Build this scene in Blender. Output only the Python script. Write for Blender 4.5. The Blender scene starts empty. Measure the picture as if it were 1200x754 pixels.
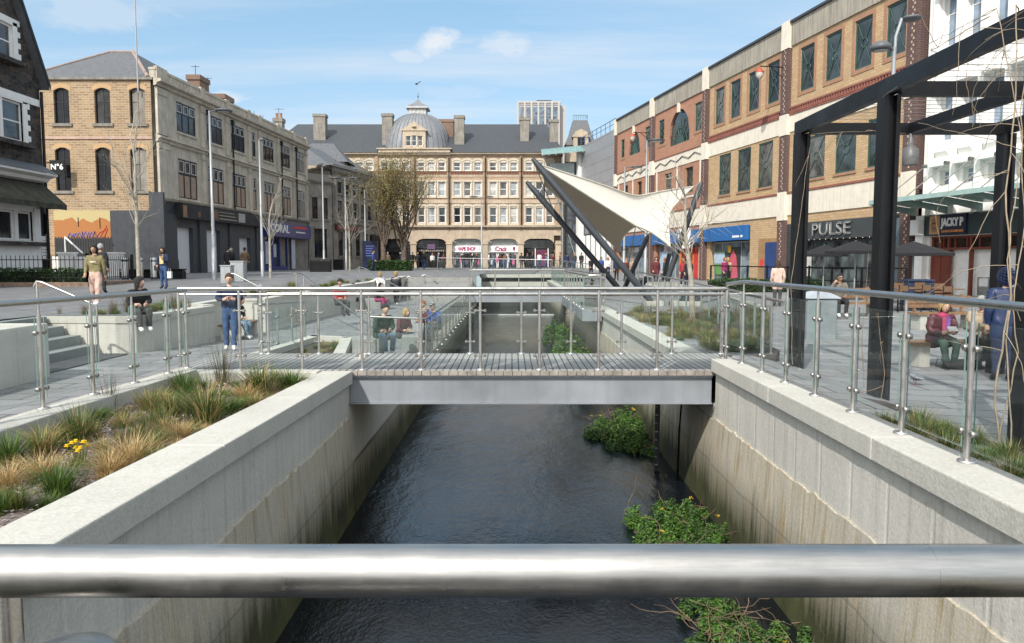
import bpy, bmesh, math, random
from mathutils import Vector, Matrix
R = math.radians
random.seed(7)
sc = bpy.context.scene
C = sc.collection
# ------------------------------------------------------------------ camera
FPX, PIT, EYE = 900.0, math.atan(71/900), 1.5
cd = bpy.data.cameras.new('camera'); cam = bpy.data.objects.new('camera', cd); C.objects.link(cam)
cam.location = (0, 0, EYE); cam.rotation_euler = (R(90)-PIT, 0, 0)
cd.sensor_width = 36; cd.lens = 27.0; cd.clip_start = 0.05; cd.clip_end = 3000
sc.camera = cam
def ray(px, py):
    u = (px-600)/FPX; v = (377-py)/FPX
    return Vector((u, math.cos(PIT)+v*math.sin(PIT), -math.sin(PIT)+v*math.cos(PIT)))
def atY(px, py, Y):
    r = ray(px, py); return Vector((0, 0, EYE)) + r*(Y/r.y)
def atZ(px, py, z):
    r = ray(px, py); return Vector((0, 0, EYE)) + r*((z-EYE)/r.z)
# ------------------------------------------------------------------ mesh helpers
class MB:
    def __init__(s): s.v = []; s.f = []; s.m = []; s.s = []; s.cuts = []
    def cut(s): s.cuts.append((len(s.v), len(s.f))); return s
    def pieces(s):
        c = [q for q in s.cuts if q[1] > 0]; c = [(0, 0)]+c+[(len(s.v), len(s.f))]; out = []
        for (v0, f0), (v1, f1) in zip(c, c[1:]):
            if f1 > f0:
                b = MB(); b.v = s.v[v0:v1]; b.f = [tuple(i-v0 for i in f) for f in s.f[f0:f1]]; b.m = s.m[f0:f1]; b.s = s.s[f0:f1]; out.append(b)
        return out
    def quad(s, a, b, c, d, m=0, sm=False):
        n = len(s.v); s.v += [tuple(a), tuple(b), tuple(c), tuple(d)]; s.f.append((n, n+1, n+2, n+3)); s.m.append(m); s.s.append(sm)
    def tri(s, a, b, c, m=0):
        n = len(s.v); s.v += [tuple(a), tuple(b), tuple(c)]; s.f.append((n, n+1, n+2)); s.m.append(m); s.s.append(False)
    def box(s, x0, x1, y0, y1, z0, z1, m=0):
        n = len(s.v)
        s.v += [(x0,y0,z0),(x1,y0,z0),(x1,y1,z0),(x0,y1,z0),(x0,y0,z1),(x1,y0,z1),(x1,y1,z1),(x0,y1,z1)]
        for f in ((0,3,2,1),(4,5,6,7),(0,1,5,4),(1,2,6,5),(2,3,7,6),(3,0,4,7)):
            s.f.append(tuple(n+i for i in f)); s.m.append(m); s.s.append(False)
        return s
    def poly(s, pts, m=0):
        n = len(s.v); s.v += [tuple(p) for p in pts]; s.f.append(tuple(range(n, n+len(pts)))); s.m.append(m); s.s.append(False)
    def prism(s, pts, z0, z1, m=0, mt=None):      # xy polygon extruded in z (z may be per-vertex lists)
        n = len(s.v); k = len(pts)
        za = z0 if isinstance(z0, (list, tuple)) else [z0]*k
        zb = z1 if isinstance(z1, (list, tuple)) else [z1]*k
        s.v += [(p[0], p[1], za[i]) for i, p in enumerate(pts)] + [(p[0], p[1], zb[i]) for i, p in enumerate(pts)]
        s.f.append(tuple(n+i for i in reversed(range(k)))); s.f.append(tuple(n+k+i for i in range(k)))
        s.m += [m, m if mt is None else mt]; s.s += [False, False]
        for i in range(k):
            j = (i+1) % k
            s.f.append((n+i, n+j, n+k+j, n+k+i)); s.m.append(m); s.s.append(False)
        return s
    def yprism(s, pts, y0, y1, m=0):               # xz polygon extruded in y
        n = len(s.v); k = len(pts)
        s.v += [(p[0], y0, p[1]) for p in pts] + [(p[0], y1, p[1]) for p in pts]
        s.f.append(tuple(n+i for i in range(k))); s.f.append(tuple(n+k+i for i in reversed(range(k))))
        s.m += [m, m]; s.s += [False, False]
        for i in range(k):
            j = (i+1) % k
            s.f.append((n+j, n+i, n+k+i, n+k+j)); s.m.append(m); s.s.append(False)
        return s
    def tube(s, path, r, n=10, m=0, caps=True, sm=True):
        path = [Vector(p) for p in path]; k = len(path)
        rr = r if isinstance(r, (list, tuple)) else [r]*k
        base = len(s.v); up = None
        for i, p in enumerate(path):
            t = (path[min(i+1, k-1)]-path[max(i-1, 0)])
            t = t.normalized() if t.length > 1e-9 else Vector((0, 0, 1))
            if up is None:
                up = Vector((0, 0, 1)) if abs(t.z) < .9 else Vector((1, 0, 0))
            a = t.cross(up)
            if a.length < 1e-6: a = t.cross(Vector((0, 1, 0.3)))
            a.normalize(); b = a.cross(t).normalized(); up = b
            for q in range(n):
                an = 2*math.pi*q/n
                s.v.append(tuple(p + (a*math.cos(an)+b*math.sin(an))*rr[i]))
        for i in range(k-1):
            for q in range(n):
                q2 = (q+1) % n
                s.f.append((base+i*n+q, base+i*n+q2, base+(i+1)*n+q2, base+(i+1)*n+q)); s.m.append(m); s.s.append(sm)
        if caps:
            e = len(s.v); s.v += s.v[base:base+n]+s.v[base+(k-1)*n:base+k*n]
            s.f.append(tuple(e+q for q in reversed(range(n)))); s.f.append(tuple(e+n+q for q in range(n)))
            s.m += [m, m]; s.s += [False, False]
        return s
    def lathe(s, prof, n=20, m=0, c=(0, 0, 0), sm=True, cap=True):   # prof [(r,z)]
        base = len(s.v); k = len(prof)
        for r, z in prof:
            for q in range(n):
                an = 2*math.pi*q/n; s.v.append((c[0]+r*math.cos(an), c[1]+r*math.sin(an), c[2]+z))
        for i in range(k-1):
            for q in range(n):
                q2 = (q+1) % n
                s.f.append((base+i*n+q, base+i*n+q2, base+(i+1)*n+q2, base+(i+1)*n+q)); s.m.append(m); s.s.append(sm)
        if cap:
            e = len(s.v); s.v += s.v[base:base+n]+s.v[base+(k-1)*n:base+k*n]
            s.f.append(tuple(e+q for q in reversed(range(n)))); s.f.append(tuple(e+n+q for q in range(n)))
            s.m += [m, m]; s.s += [False, False]
        return s
    def build(s, name, mats, parent=None, loc=(0, 0, 0), rot=0, bevel=0, **tags):
        if s.cuts:
            o = None
            for q in s.pieces(): o = q.build(name, mats, parent, loc, rot, bevel, **tags)
            return o
        me = bpy.data.meshes.new(name); me.from_pydata(s.v, [], s.f); 
        if not isinstance(mats, (list, tuple)): mats = [mats]
        for m in mats: me.materials.append(m)
        me.polygons.foreach_set('material_index', s.m); me.polygons.foreach_set('use_smooth', s.s); me.update()
        return link(name, me, parent, loc, rot, bevel, **tags)
def link(name, me, parent=None, loc=(0, 0, 0), rot=0, bevel=0, **tags):
    o = bpy.data.objects.new(name, me); C.objects.link(o); o.location = loc
    o.rotation_euler = rot if isinstance(rot, (tuple, list)) else (0, 0, rot)
    if parent is not None: o.parent = parent
    if bevel:
        b = o.modifiers.new('bevel', 'BEVEL'); b.width = bevel; b.segments = 2; b.limit_method = 'ANGLE'; b.angle_limit = R(40)
    tag(o, **tags)
    return o
def tag(o, label=None, cat=None, group=None, kind=None):
    if label: o['label'] = label
    if cat: o['category'] = cat
    if group: o['group'] = group
    if kind: o['kind'] = kind
    return o
def thing(name, label, cat, loc=(0, 0, 0), rot=0, group=None):
    o = bpy.data.objects.new(name, None); C.objects.link(o); o.location = loc; o.rotation_euler = (0, 0, rot)
    o.empty_display_size = .2
    return tag(o, label, cat, group)
def copy_tree(o, parent=None):
    c = o.copy(); C.objects.link(c)
    if parent is not None: c.parent = parent
    for ch in list(o.children): copy_tree(ch, c)
    return c
def text_mesh(body, size, depth=.02, bold=0.0, align='CENTER'):
    cu = bpy.data.curves.new('txt', 'FONT'); cu.body = body; cu.size = size; cu.extrude = depth; cu.offset = bold
    cu.align_x = align; cu.align_y = 'CENTER'; cu.resolution_u = 3
    o = bpy.data.objects.new('txt', cu); C.objects.link(o); bpy.context.view_layer.update()
    me = bpy.data.meshes.new_from_object(o.evaluated_get(bpy.context.evaluated_depsgraph_get()))
    bpy.data.objects.remove(o); bpy.data.curves.remove(cu)
    return me
def lettering(body, size, mat, parent, loc, depth=.02, bold=0.0, wid=None, align='CENTER', extra=0):
    """letters standing in the local xz plane, facing -y"""
    me = text_mesh(body, size, depth, bold, align)
    if wid:
        xs = [v.co.x for v in me.vertices]; k = wid/max(1e-6, max(xs)-min(xs))
        for v in me.vertices: v.co.x *= k
    me.materials.clear(); me.materials.append(mat)
    return link('lettering', me, parent, loc, (R(90), 0, extra))
# ------------------------------------------------------------------ materials
def nodes(name):
    m = bpy.data.materials.new(name); m.use_nodes = True
    nt = m.node_tree; bs = nt.nodes['Principled BSDF']
    return m, nt, bs
def N(nt, t, **kw):
    n = nt.nodes.new(t)
    for k, v in kw.items():
        if k in n.inputs: n.inputs[k].default_value = v
        else: setattr(n, k, v)
    return n
def L(nt, a, b): nt.links.new(a, b)
def rgba(c): return (c[0], c[1], c[2], 1)
def ramp(nt, stops, fac):
    r = nt.nodes.new('ShaderNodeValToRGB'); e = r.color_ramp.elements
    while len(e) < len(stops): e.new(.5)
    for i, (p, c) in enumerate(stops):
        e[i].position = p; e[i].color = rgba(c) if isinstance(c, (tuple, list)) else (c, c, c, 1)
    L(nt, fac, r.inputs[0]); return r
def mixc(nt, fac, a, b, mode='MIX'):
    m = nt.nodes.new('ShaderNodeMix'); m.data_type = 'RGBA'; m.blend_type = mode
    for s, val in ((m.inputs[0], fac), (m.inputs[6], a), (m.inputs[7], b)):
        if hasattr(val, 'is_linked') or hasattr(val, 'links'): L(nt, val, s)
        elif isinstance(val, (int, float)): s.default_value = val
        else: s.default_value = rgba(val)
    return m.outputs[2]
def math_(nt, op, a, b=None, clamp=False):
    m = nt.nodes.new('ShaderNodeMath'); m.operation = op; m.use_clamp = clamp
    for i, val in enumerate((a, b)):
        if val is None: continue
        if hasattr(val, 'links'): L(nt, val, m.inputs[i])
        else: m.inputs[i].default_value = val
    return m.outputs[0]
def coords(nt, kind='Object', scale=(1, 1, 1), rot=(0, 0, 0)):
    tc = nt.nodes.new('ShaderNodeTexCoord'); mp = nt.nodes.new('ShaderNodeMapping')
    mp.inputs['Scale'].default_value = scale; mp.inputs['Rotation'].default_value = rot
    if kind == 'World':
        g = nt.nodes.new('ShaderNodeNewGeometry'); L(nt, g.outputs['Position'], mp.inputs[0])
    else: L(nt, tc.outputs[kind], mp.inputs[0])
    return mp.outputs[0]
def noise(nt, vec, scale, detail=4, rough=.55):
    n = N(nt, 'ShaderNodeTexNoise', Scale=scale, Detail=detail, Roughness=rough); L(nt, vec, n.inputs['Vector']); return n.outputs['Fac']
def bump(nt, bs, h, strength=.3, dist=.01):
    b = N(nt, 'ShaderNodeBump', Strength=strength, Distance=dist); L(nt, h, b.inputs['Height']); L(nt, b.outputs[0], bs.inputs['Normal'])
_mc = {}
def M(name, col, rough=.7, metal=0.0, var=.18, scale=2.5, bmp=0.0, bscale=40, streak=0.0, spec=.5, tint=None):
    """plain painted / cloth / stone surface: colour broken up by noise, optional vertical streaks"""
    if name in _mc: return _mc[name]
    m, nt, bs = nodes(name); v = coords(nt, 'World')
    n1 = noise(nt, v, scale, 6, .62)
    d = tuple(max(0, c*(1-var)) for c in col); l = tuple(min(1, c*(1+var)) for c in (tint or col))
    c = ramp(nt, [(.3, d), (.7, l)], n1).outputs[0]
    if streak:
        v2 = coords(nt, 'World', (5, 5, .25)); n2 = noise(nt, v2, 1.6, 5, .6)
        c = mixc(nt, math_(nt, 'MULTIPLY', ramp(nt, [(.45, 0.0), (.75, 1.0)], n2).outputs[0], streak), c, tuple(x*.35 for x in col))
    L(nt, c, bs.inputs['Base Color'])
    bs.inputs['Roughness'].default_value = rough; bs.inputs['Metallic'].default_value = metal
    bs.inputs['Specular IOR Level'].default_value = spec
    if rough < .6:
        L(nt, ramp(nt, [(.3, rough*.75), (.7, min(1, rough*1.3))], n1).outputs[0], bs.inputs['Roughness'])
    if bmp: bump(nt, bs, noise(nt, v, bscale, 4), bmp, .01)
    _mc[name] = m; return m
def brick(name, c1, c2, mortar, w=.22, h=.075, size=.012, dirt=.35, axis='x'):
    if name in _mc: return _mc[name]
    m, nt, bs = nodes(name); tc = nt.nodes.new('ShaderNodeTexCoord'); sx = nt.nodes.new('ShaderNodeSeparateXYZ'); cx = nt.nodes.new('ShaderNodeCombineXYZ')
    L(nt, tc.outputs['Object'], sx.inputs[0])
    h1 = math_(nt, 'ADD', sx.outputs[0], sx.outputs[1]); L(nt, h1, cx.inputs[0]); L(nt, sx.outputs[2], cx.inputs[1])
    b = N(nt, 'ShaderNodeTexBrick', Scale=1.0); L(nt, cx.outputs[0], b.inputs['Vector'])
    b.inputs['Color1'].default_value = rgba(c1); b.inputs['Color2'].default_value = rgba(c2); b.inputs['Mortar'].default_value = rgba(mortar)
    b.inputs['Brick Width'].default_value = w; b.inputs['Row Height'].default_value = h; b.inputs['Mortar Size'].default_value = size
    b.inputs['Bias'].default_value = -.1
    v = coords(nt, 'World'); n1 = noise(nt, v, .9, 6, .65)
    c = mixc(nt, math_(nt, 'MULTIPLY', ramp(nt, [(.42, 0.0), (.72, 1.0)], n1).outputs[0], dirt), b.outputs['Color'], tuple(x*.45 for x in c1))
    L(nt, c, bs.inputs['Base Color']); bs.inputs['Roughness'].default_value = .88
    bump(nt, bs, math_(nt, 'SUBTRACT', 1.0, b.outputs['Fac']), .5, .008)
    _mc[name] = m; return m
def slabs(name, c1, c2, joint, w=.9, h=.45, rot=0, dirt=.35):
    if name in _mc: return _mc[name]
    m, nt, bs = nodes(name); v0 = coords(nt, 'World', (1, 1, 1), (0, 0, rot))
    b = N(nt, 'ShaderNodeTexBrick', Scale=1.0); L(nt, v0, b.inputs['Vector'])
    b.inputs['Color1'].default_value = rgba(c1); b.inputs['Color2'].default_value = rgba(c2); b.inputs['Mortar'].default_value = rgba(joint)
    b.inputs['Brick Width'].default_value = w; b.inputs['Row Height'].default_value = h; b.inputs['Mortar Size'].default_value = .015
    v = coords(nt, 'World'); n1 = noise(nt, v, .35, 7, .65); n2 = noise(nt, v, 60, 3)
    c = mixc(nt, math_(nt, 'MULTIPLY', ramp(nt, [(.45, 0.0), (.75, 1.0)], n1).outputs[0], dirt), b.outputs['Color'], tuple(x*.55 for x in c1))
    c = mixc(nt, .25, c, ramp(nt, [(.3, .02), (.7, .6)], n2).outputs[0], 'SOFT_LIGHT')
    gum = N(nt, 'ShaderNodeTexVoronoi', Scale=1.7); L(nt, v, gum.inputs['Vector'])
    c = mixc(nt, math_(nt, 'MULTIPLY', math_(nt, 'LESS_THAN', gum.outputs['Distance'], .045), .5), c, tuple(x*.35 for x in c1))
    st = noise(nt, v, 1.7, 7, .7); c = mixc(nt, math_(nt, 'MULTIPLY', ramp(nt, [(.55, 0.0), (.7, 1.0)], st).outputs[0], .35), c, tuple(x*.5 for x in c1))
    L(nt, c, bs.inputs['Base Color']); bs.inputs['Roughness'].default_value = .75
    bump(nt, bs, math_(nt, 'SUBTRACT', 1.0, b.outputs['Fac']), .35, .006)
    _mc[name] = m; return m
def steel(name, col=(.55, .54, .52), rough=.28):
    if name in _mc: return _mc[name]
    m, nt, bs = nodes(name); v = coords(nt, 'World', (4, 60, 60)); n1 = noise(nt, v, 4, 4)
    v2 = coords(nt, 'World'); n2 = noise(nt, v2, 7, 5, .7)
    L(nt, ramp(nt, [(.3, tuple(c*.88 for c in col)), (.7, tuple(min(1, c*1.1) for c in col))], n1).outputs[0], bs.inputs['Base Color'])
    L(nt, ramp(nt, [(.35, rough*.7), (.7, rough*1.35)], n2).outputs[0], bs.inputs['Roughness'])
    bs.inputs['Metallic'].default_value = 1.0
    _mc[name] = m; return m
def glass(name, tint=(.93, .965, .955), refl=.9):
    """thin clear sheet: transparent body, mirror by angle"""
    if name in _mc: return _mc[name]
    m, nt, bs = nodes(name); nt.nodes.remove(bs); out = nt.nodes['Material Output']
    t = N(nt, 'ShaderNodeBsdfTransparent'); t.inputs[0].default_value = rgba(tint)
    d = N(nt, 'ShaderNodeBsdfDiffuse'); d.inputs[0].default_value = (.45, .55, .53, 1)
    g = N(nt, 'ShaderNodeBsdfGlossy', Roughness=.02); g.inputs[0].default_value = (refl, refl, refl, 1)
    v = coords(nt, 'World'); n1 = noise(nt, v, 3.0, 6, .7)
    md = N(nt, 'ShaderNodeMixShader'); L(nt, ramp(nt, [(.4, .005), (.85, .05)], n1).outputs[0], md.inputs[0]); L(nt, t.outputs[0], md.inputs[1]); L(nt, d.outputs[0], md.inputs[2])
    f = N(nt, 'ShaderNodeFresnel', IOR=1.38); mx = N(nt, 'ShaderNodeMixShader')
    L(nt, f.outputs[0], mx.inputs[0]); L(nt, md.outputs[0], mx.inputs[1]); L(nt, g.outputs[0], mx.inputs[2]); L(nt, mx.outputs[0], out.inputs[0])
    _mc[name] = m; return m
def pane(name, col=(.015, .018, .022), rough=.06, var=.6, spec=.6):
    if name in _mc: return _mc[name]
    m, nt, bs = nodes(name); v = coords(nt, 'World'); n1 = noise(nt, v, 1.1, 3)
    L(nt, ramp(nt, [(.35, tuple(c*(1-var) for c in col)), (.65, tuple(min(1, c*(1+var)) for c in col))], n1).outputs[0], bs.inputs['Base Color'])
    bs.inputs['Roughness'].default_value = rough; bs.inputs['Specular IOR Level'].default_value = spec
    bump(nt, bs, noise(nt, v, 2.2, 2), .04, .02)
    _mc[name] = m; return m
def concrete(name, base=(.53, .51, .455), streak=(.24, .22, .17), boards=.62, old=False, top=-.68, water=-2.0):
    if name in _mc: return _mc[name]
    m, nt, bs = nodes(name); v = coords(nt, 'World')
    n1 = noise(nt, v, 1.3, 7, .65); n2 = noise(nt, v, 45, 3); vs = coords(nt, 'World', (6.5, 6.5, .2)); n3 = noise(nt, vs, 1.5, 6, .6)
    g = nt.nodes.new('ShaderNodeNewGeometry'); sp = nt.nodes.new('ShaderNodeSeparateXYZ'); L(nt, g.outputs['Position'], sp.inputs[0]); z = sp.outputs[2]
    if old:
        c = ramp(nt, [(.28, (.22, .17, .1)), (.4, (.36, .29, .18)), (.5, (.47, .43, .345)), (.58, (.4, .34, .245)), (.66, (.47, .43, .355)), (.76, (.32, .28, .22))], n3).outputs[0]
        c = mixc(nt, math_(nt, 'MULTIPLY', ramp(nt, [(.4, 0.0), (.65, 1.0)], n1).outputs[0], .6), c, (.42, .4, .36))
        # algae band above the water, with an uneven upper edge
        e = math_(nt, 'ADD', z, math_(nt, 'MULTIPLY', math_(nt, 'SUBTRACT', n3, .5), -1.1))
        a = ramp(nt, [(0, 1.0), (1, 0.0)], math_(nt, 'DIVIDE', math_(nt, 'SUBTRACT', e, water+.32), .65, True)).outputs[0]
        alg = ramp(nt, [(.35, (.015, .017, .006)), (.6, (.06, .065, .018)), (.75, (.09, .085, .03))], n1).outputs[0]
        c = mixc(nt, a, c, alg)
        # tide crack half way
        e2 = math_(nt, 'ABSOLUTE', math_(nt, 'ADD', math_(nt, 'SUBTRACT', z, -1.28), math_(nt, 'MULTIPLY', math_(nt, 'SUBTRACT', n1, .5), .12)))
        c = mixc(nt, math_(nt, 'MULTIPLY', ramp(nt, [(0, 1.0), (1, 0.0)], math_(nt, 'DIVIDE', e2, .022, True)).outputs[0], ramp(nt, [(.42, .1), (.6, .75)], n2).outputs[0]), c, (.06, .055, .045))
    else:
        c = ramp(nt, [(.3, tuple(x*.9 for x in base)), (.7, tuple(min(1, x*1.06) for x in base))], n1).outputs[0]
        c = mixc(nt, math_(nt, 'MULTIPLY', ramp(nt, [(.52, 0.0), (.78, 1.0)], n3).outputs[0], .55), c, streak)
        pits = ramp(nt, [(.70, 0.0), (.76, 1.0)], noise(nt, v, 11, 2)).outputs[0]
        c = mixc(nt, math_(nt, 'MULTIPLY', pits, .3), c, tuple(x*.4 for x in base))
    c = mixc(nt, .3, c, ramp(nt, [(.3, .15), (.7, .85)], n2).outputs[0], 'SOFT_LIGHT')
    L(nt, c, bs.inputs['Base Color']); bs.inputs['Roughness'].default_value = .85
    h = math_(nt, 'ADD', n2, math_(nt, 'MULTIPLY', n1, 3.0))
    if boards:
        w = N(nt, 'ShaderNodeTexWave', Scale=.314/boards, Distortion=0.0); w.bands_direction = 'Y'; L(nt, v, w.inputs['Vector'])
        h = math_(nt, 'ADD', h, math_(nt, 'MULTIPLY', ramp(nt, [(0, 0.0), (.02, 1.0)], w.outputs['Fac']).outputs[0], 1.6))
    bump(nt, bs, h, .35, .01)
    _mc[name] = m; return m
def leafm(name, c1, c2, trans=.25):
    if name in _mc: return _mc[name]
    m, nt, bs = nodes(name); nt_ = nt
    oi = nt.nodes.new('ShaderNodeNewGeometry')
    c = ramp(nt, [(0, c1), (1, c2)], oi.outputs['Random Per Island']).outputs[0]
    L(nt, c, bs.inputs['Base Color']); bs.inputs['Roughness'].default_value = .6
    t = N(nt, 'ShaderNodeBsdfTranslucent'); L(nt, c, t.inputs[0]); mx = N(nt, 'ShaderNodeMixShader'); mx.inputs[0].default_value = trans
    L(nt, bs.outputs[0], mx.inputs[1]); L(nt, t.outputs[0], mx.inputs[2]); L(nt, mx.outputs[0], nt.nodes['Material Output'].inputs[0])
    _mc[name] = m; return m
STEEL = steel('brushed_steel', (.56, .54, .51), .36)
RAILS = steel('worn_rail_steel', (.43, .42, .40), .36)
STEELD = steel('satin_steel', (.34, .33, .31), .45)
GLASS = glass('balustrade_glass')
CONC = concrete('new_concrete'); COPE = concrete('coping_concrete', (.47, .455, .405), (.36, .34, .28), boards=0)
OLDC = concrete('old_river_wall', old=True, boards=0)
PAVE = slabs('granite_paving', (.265, .268, .268), (.195, .198, .2), (.06, .06, .06), 1.1, .5)
PAVE2 = slabs('granite_paving_dark', (.205, .207, .21), (.15, .153, .157), (.045, .045, .045), .8, .4, R(90))
BLACK = M('black_paint', (.006, .0065, .008), .42, var=.3, spec=.3)
DGREY = M('charcoal_paint', (.045, .05, .058), .55, streak=.25)
WHITE = M('white_paint', (.78, .77, .74), .6, var=.06)
SHADEW = M('shutter_white', (.62, .63, .65), .55, var=.06, streak=.12)
GREYM = M('grey_cabinet_paint', (.33, .35, .36), .5, var=.08)
SLATE = M('roof_slate', (.1, .105, .112), .6, var=.25, scale=4, bmp=.4, bscale=9)
STONE = M('carved_stone', (.48, .43, .35), .85, var=.22, scale=1.2, streak=.55, bmp=.25, bscale=14)
STONEG = M('grey_stone', (.24, .22, .19), .88, var=.3, scale=1.2, streak=.6, bmp=.3, bscale=10)
YBRICK = brick('yellow_stock_brick', (.40, .265, .14), (.25, .15, .075), (.40, .35, .27), .42, .15, .022, dirt=.35)
PANE = pane('dark_glass', (.010, .012, .015), .06, .6, .32); PANEB = pane('sky_glass', (.05, .06, .07), .04)
PANEN = pane('net_curtain_glass', (.27, .29, .3), .12, .5)
WOODB = M('black_window_paint', (.015, .017, .022), .5, var=.3)
SOIL = M('dark_soil', (.05, .04, .032), .95, var=.5, scale=14, bmp=.8, bscale=30)
# ------------------------------------------------------------------ world and sun
SUN_EL, SUN_AZ = R(42), (-.42, -.9)      # direction TO the sun on the ground plan
w = bpy.data.worlds.new('World'); sc.world = w; w.use_nodes = True
nt = w.node_tree; bg = nt.nodes['Background']
sky = nt.nodes.new('ShaderNodeTexSky'); sky.sky_type = 'NISHITA'; sky.sun_disc = False
sky.sun_elevation = SUN_EL; sky.sun_rotation = math.atan2(SUN_AZ[0], SUN_AZ[1]); sky.air_density = 1.0; sky.dust_density = .6; sky.ozone_density = 1.6
tc = nt.nodes.new('ShaderNodeTexCoord'); sp = nt.nodes.new('ShaderNodeSeparateXYZ'); L(nt, tc.outputs['Generated'], sp.inputs[0])
zz = math_(nt, 'ADD', math_(nt, 'MAXIMUM', sp.outputs[2], 0.0), .12)
cx = nt.nodes.new('ShaderNodeCombineXYZ'); L(nt, math_(nt, 'DIVIDE', sp.outputs[0], zz), cx.inputs[0]); L(nt, math_(nt, 'DIVIDE', sp.outputs[1], zz), cx.inputs[1])
def mapped(scale, rot, loc=(0, 0, 0)):
    mp = nt.nodes.new('ShaderNodeMapping'); mp.inputs['Scale'].default_value = scale; mp.inputs['Rotation'].default_value = (0, 0, rot); mp.inputs['Location'].default_value = loc
    L(nt, cx.outputs[0], mp.inputs[0]); return mp.outputs[0]
wisp = noise(nt, mapped((.28, 1.5, 1), R(-14)), 1.1, 9, .62)
wide = noise(nt, mapped((.5, .7, 1), R(20), (3.1, 1.7, 0)), .8, 5, .6)
puff = noise(nt, mapped((1.1, 1.1, 1), 0, (5.3, .4, 0)), 1.4, 6, .55)
k = math_(nt, 'MULTIPLY', ramp(nt, [(.4, 0.0), (.68, 1.0)], wisp).outputs[0], ramp(nt, [(.3, .35), (.65, 1.0)], wide).outputs[0])
k = math_(nt, 'MAXIMUM', math_(nt, 'MULTIPLY', k, .85), math_(nt, 'MULTIPLY', ramp(nt, [(.6, 0.0), (.68, 1.0)], puff).outputs[0], .75))
k = math_(nt, 'MAXIMUM', k, math_(nt, 'MULTIPLY', math_(nt, 'SUBTRACT', 1.0, math_(nt, 'MULTIPLY', sp.outputs[2], 3.2), True), .3))
nz = noise(nt, coords(nt, 'Generated', (1, 1, 2.2)), 16, 6, .6)
def puffy(px, py, rx, rz, gain):
    dv = ray(px, py).normalized(); v1 = nt.nodes.new('ShaderNodeVectorMath'); v1.operation = 'SUBTRACT'; L(nt, tc.outputs['Generated'], v1.inputs[0]); v1.inputs[1].default_value = dv
    v2 = nt.nodes.new('ShaderNodeVectorMath'); v2.operation = 'MULTIPLY'; L(nt, v1.outputs[0], v2.inputs[0]); v2.inputs[1].default_value = (1/rx, 1/rx, 1/rz)
    v3 = nt.nodes.new('ShaderNodeVectorMath'); v3.operation = 'LENGTH'; L(nt, v2.outputs[0], v3.inputs[0])
    q = math_(nt, 'ADD', math_(nt, 'SUBTRACT', 1.0, v3.outputs['Value']), math_(nt, 'MULTIPLY', math_(nt, 'SUBTRACT', nz, .5), 2.6))
    return math_(nt, 'MULTIPLY', ramp(nt, [(.1, 0.0), (.75, 1.0)], q).outputs[0], gain)
for a in ((510, 48, .035, .022, .85), (594, 54, .055, .018, .6), (476, 68, .025, .012, .55), (105, 8, .11, .035, .4), (520, 108, .09, .02, .25)): k = math_(nt, 'MAXIMUM', k, puffy(*a))
base_ = mixc(nt, .68, sky.outputs[0], (1.15, 2.1, 2.85))
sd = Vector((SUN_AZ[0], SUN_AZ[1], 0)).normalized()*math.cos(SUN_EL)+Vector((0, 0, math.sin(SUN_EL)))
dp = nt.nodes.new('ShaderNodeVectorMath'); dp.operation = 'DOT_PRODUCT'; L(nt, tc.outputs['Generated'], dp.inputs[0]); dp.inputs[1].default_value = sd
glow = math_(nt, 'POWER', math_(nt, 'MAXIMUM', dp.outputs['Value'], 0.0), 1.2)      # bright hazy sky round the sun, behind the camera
sk_ = mixc(nt, k, base_, (3.5, 3.62, 3.8))
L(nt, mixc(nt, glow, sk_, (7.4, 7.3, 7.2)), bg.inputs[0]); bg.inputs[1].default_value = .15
sun = bpy.data.lights.new('sun', 'SUN'); sun.energy = 2.75; sun.angle = R(.6); sun.color = (1, .955, .89)
so = bpy.data.objects.new('sun', sun); C.objects.link(so); so.location = (-20, -20, 30)
d = Vector((SUN_AZ[0], SUN_AZ[1], 0)).normalized()*math.cos(SUN_EL) + Vector((0, 0, math.sin(SUN_EL)))
so.rotation_euler = (-d).to_track_quat('-Z', 'Y').to_euler()
sc.view_settings.view_transform = 'Standard'; sc.view_settings.look = 'None'; sc.view_settings.gamma = 1; sc.view_settings.exposure = 0.74
sc.cycles.use_denoising = True; sc.cycles.max_bounces = 6; sc.cycles.diffuse_bounces = 3; sc.cycles.glossy_bounces = 4
sc.cycles.transparent_max_bounces = 32; sc.cycles.transmission_bounces = 4; sc.cycles.caustics_reflective = False; sc.cycles.caustics_refractive = False
sc.cycles.sample_clamp_indirect = 6
# ------------------------------------------------------------------ ground, river, paving
def sstep(t): t = max(0, min(1, t)); return t*t*(3-2*t)
def lerp(a, b, t): return a+(b-a)*t
def interp(tab, y):
    if y <= tab[0][0]: return tab[0][1]
    for (a, va), (b, vb) in zip(tab, tab[1:]):
        if y <= b: return va+(vb-va)*(y-a)/(b-a)
    return tab[-1][1]
def sheet(name, rows, xl, xr, zf, n, mat, label, cat):
    mb = MB(); vs = []
    for Y in rows:
        a, b = xl(Y), xr(Y)
        vs.append([(lerp(a, b, i/n), Y, zf(lerp(a, b, i/n), Y)) for i in range(n+1)])
    for r0, r1 in zip(vs, vs[1:]):
        for i in range(n): mb.quad(r0[i], r0[i+1], r1[i+1], r1[i], 0, True)
    o = mb.build(name, mat); return tag(o, label, cat, kind='structure')
frange = lambda a, b, s: [a+i*s for i in range(int((b-a)/s+1e-6)+1)]
WATER = -2.0
def plaza_z(Y): return interp([(0, .42), (14, .34), (20, .27), (26, .3), (50, .64), (96, .66)], Y)
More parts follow.
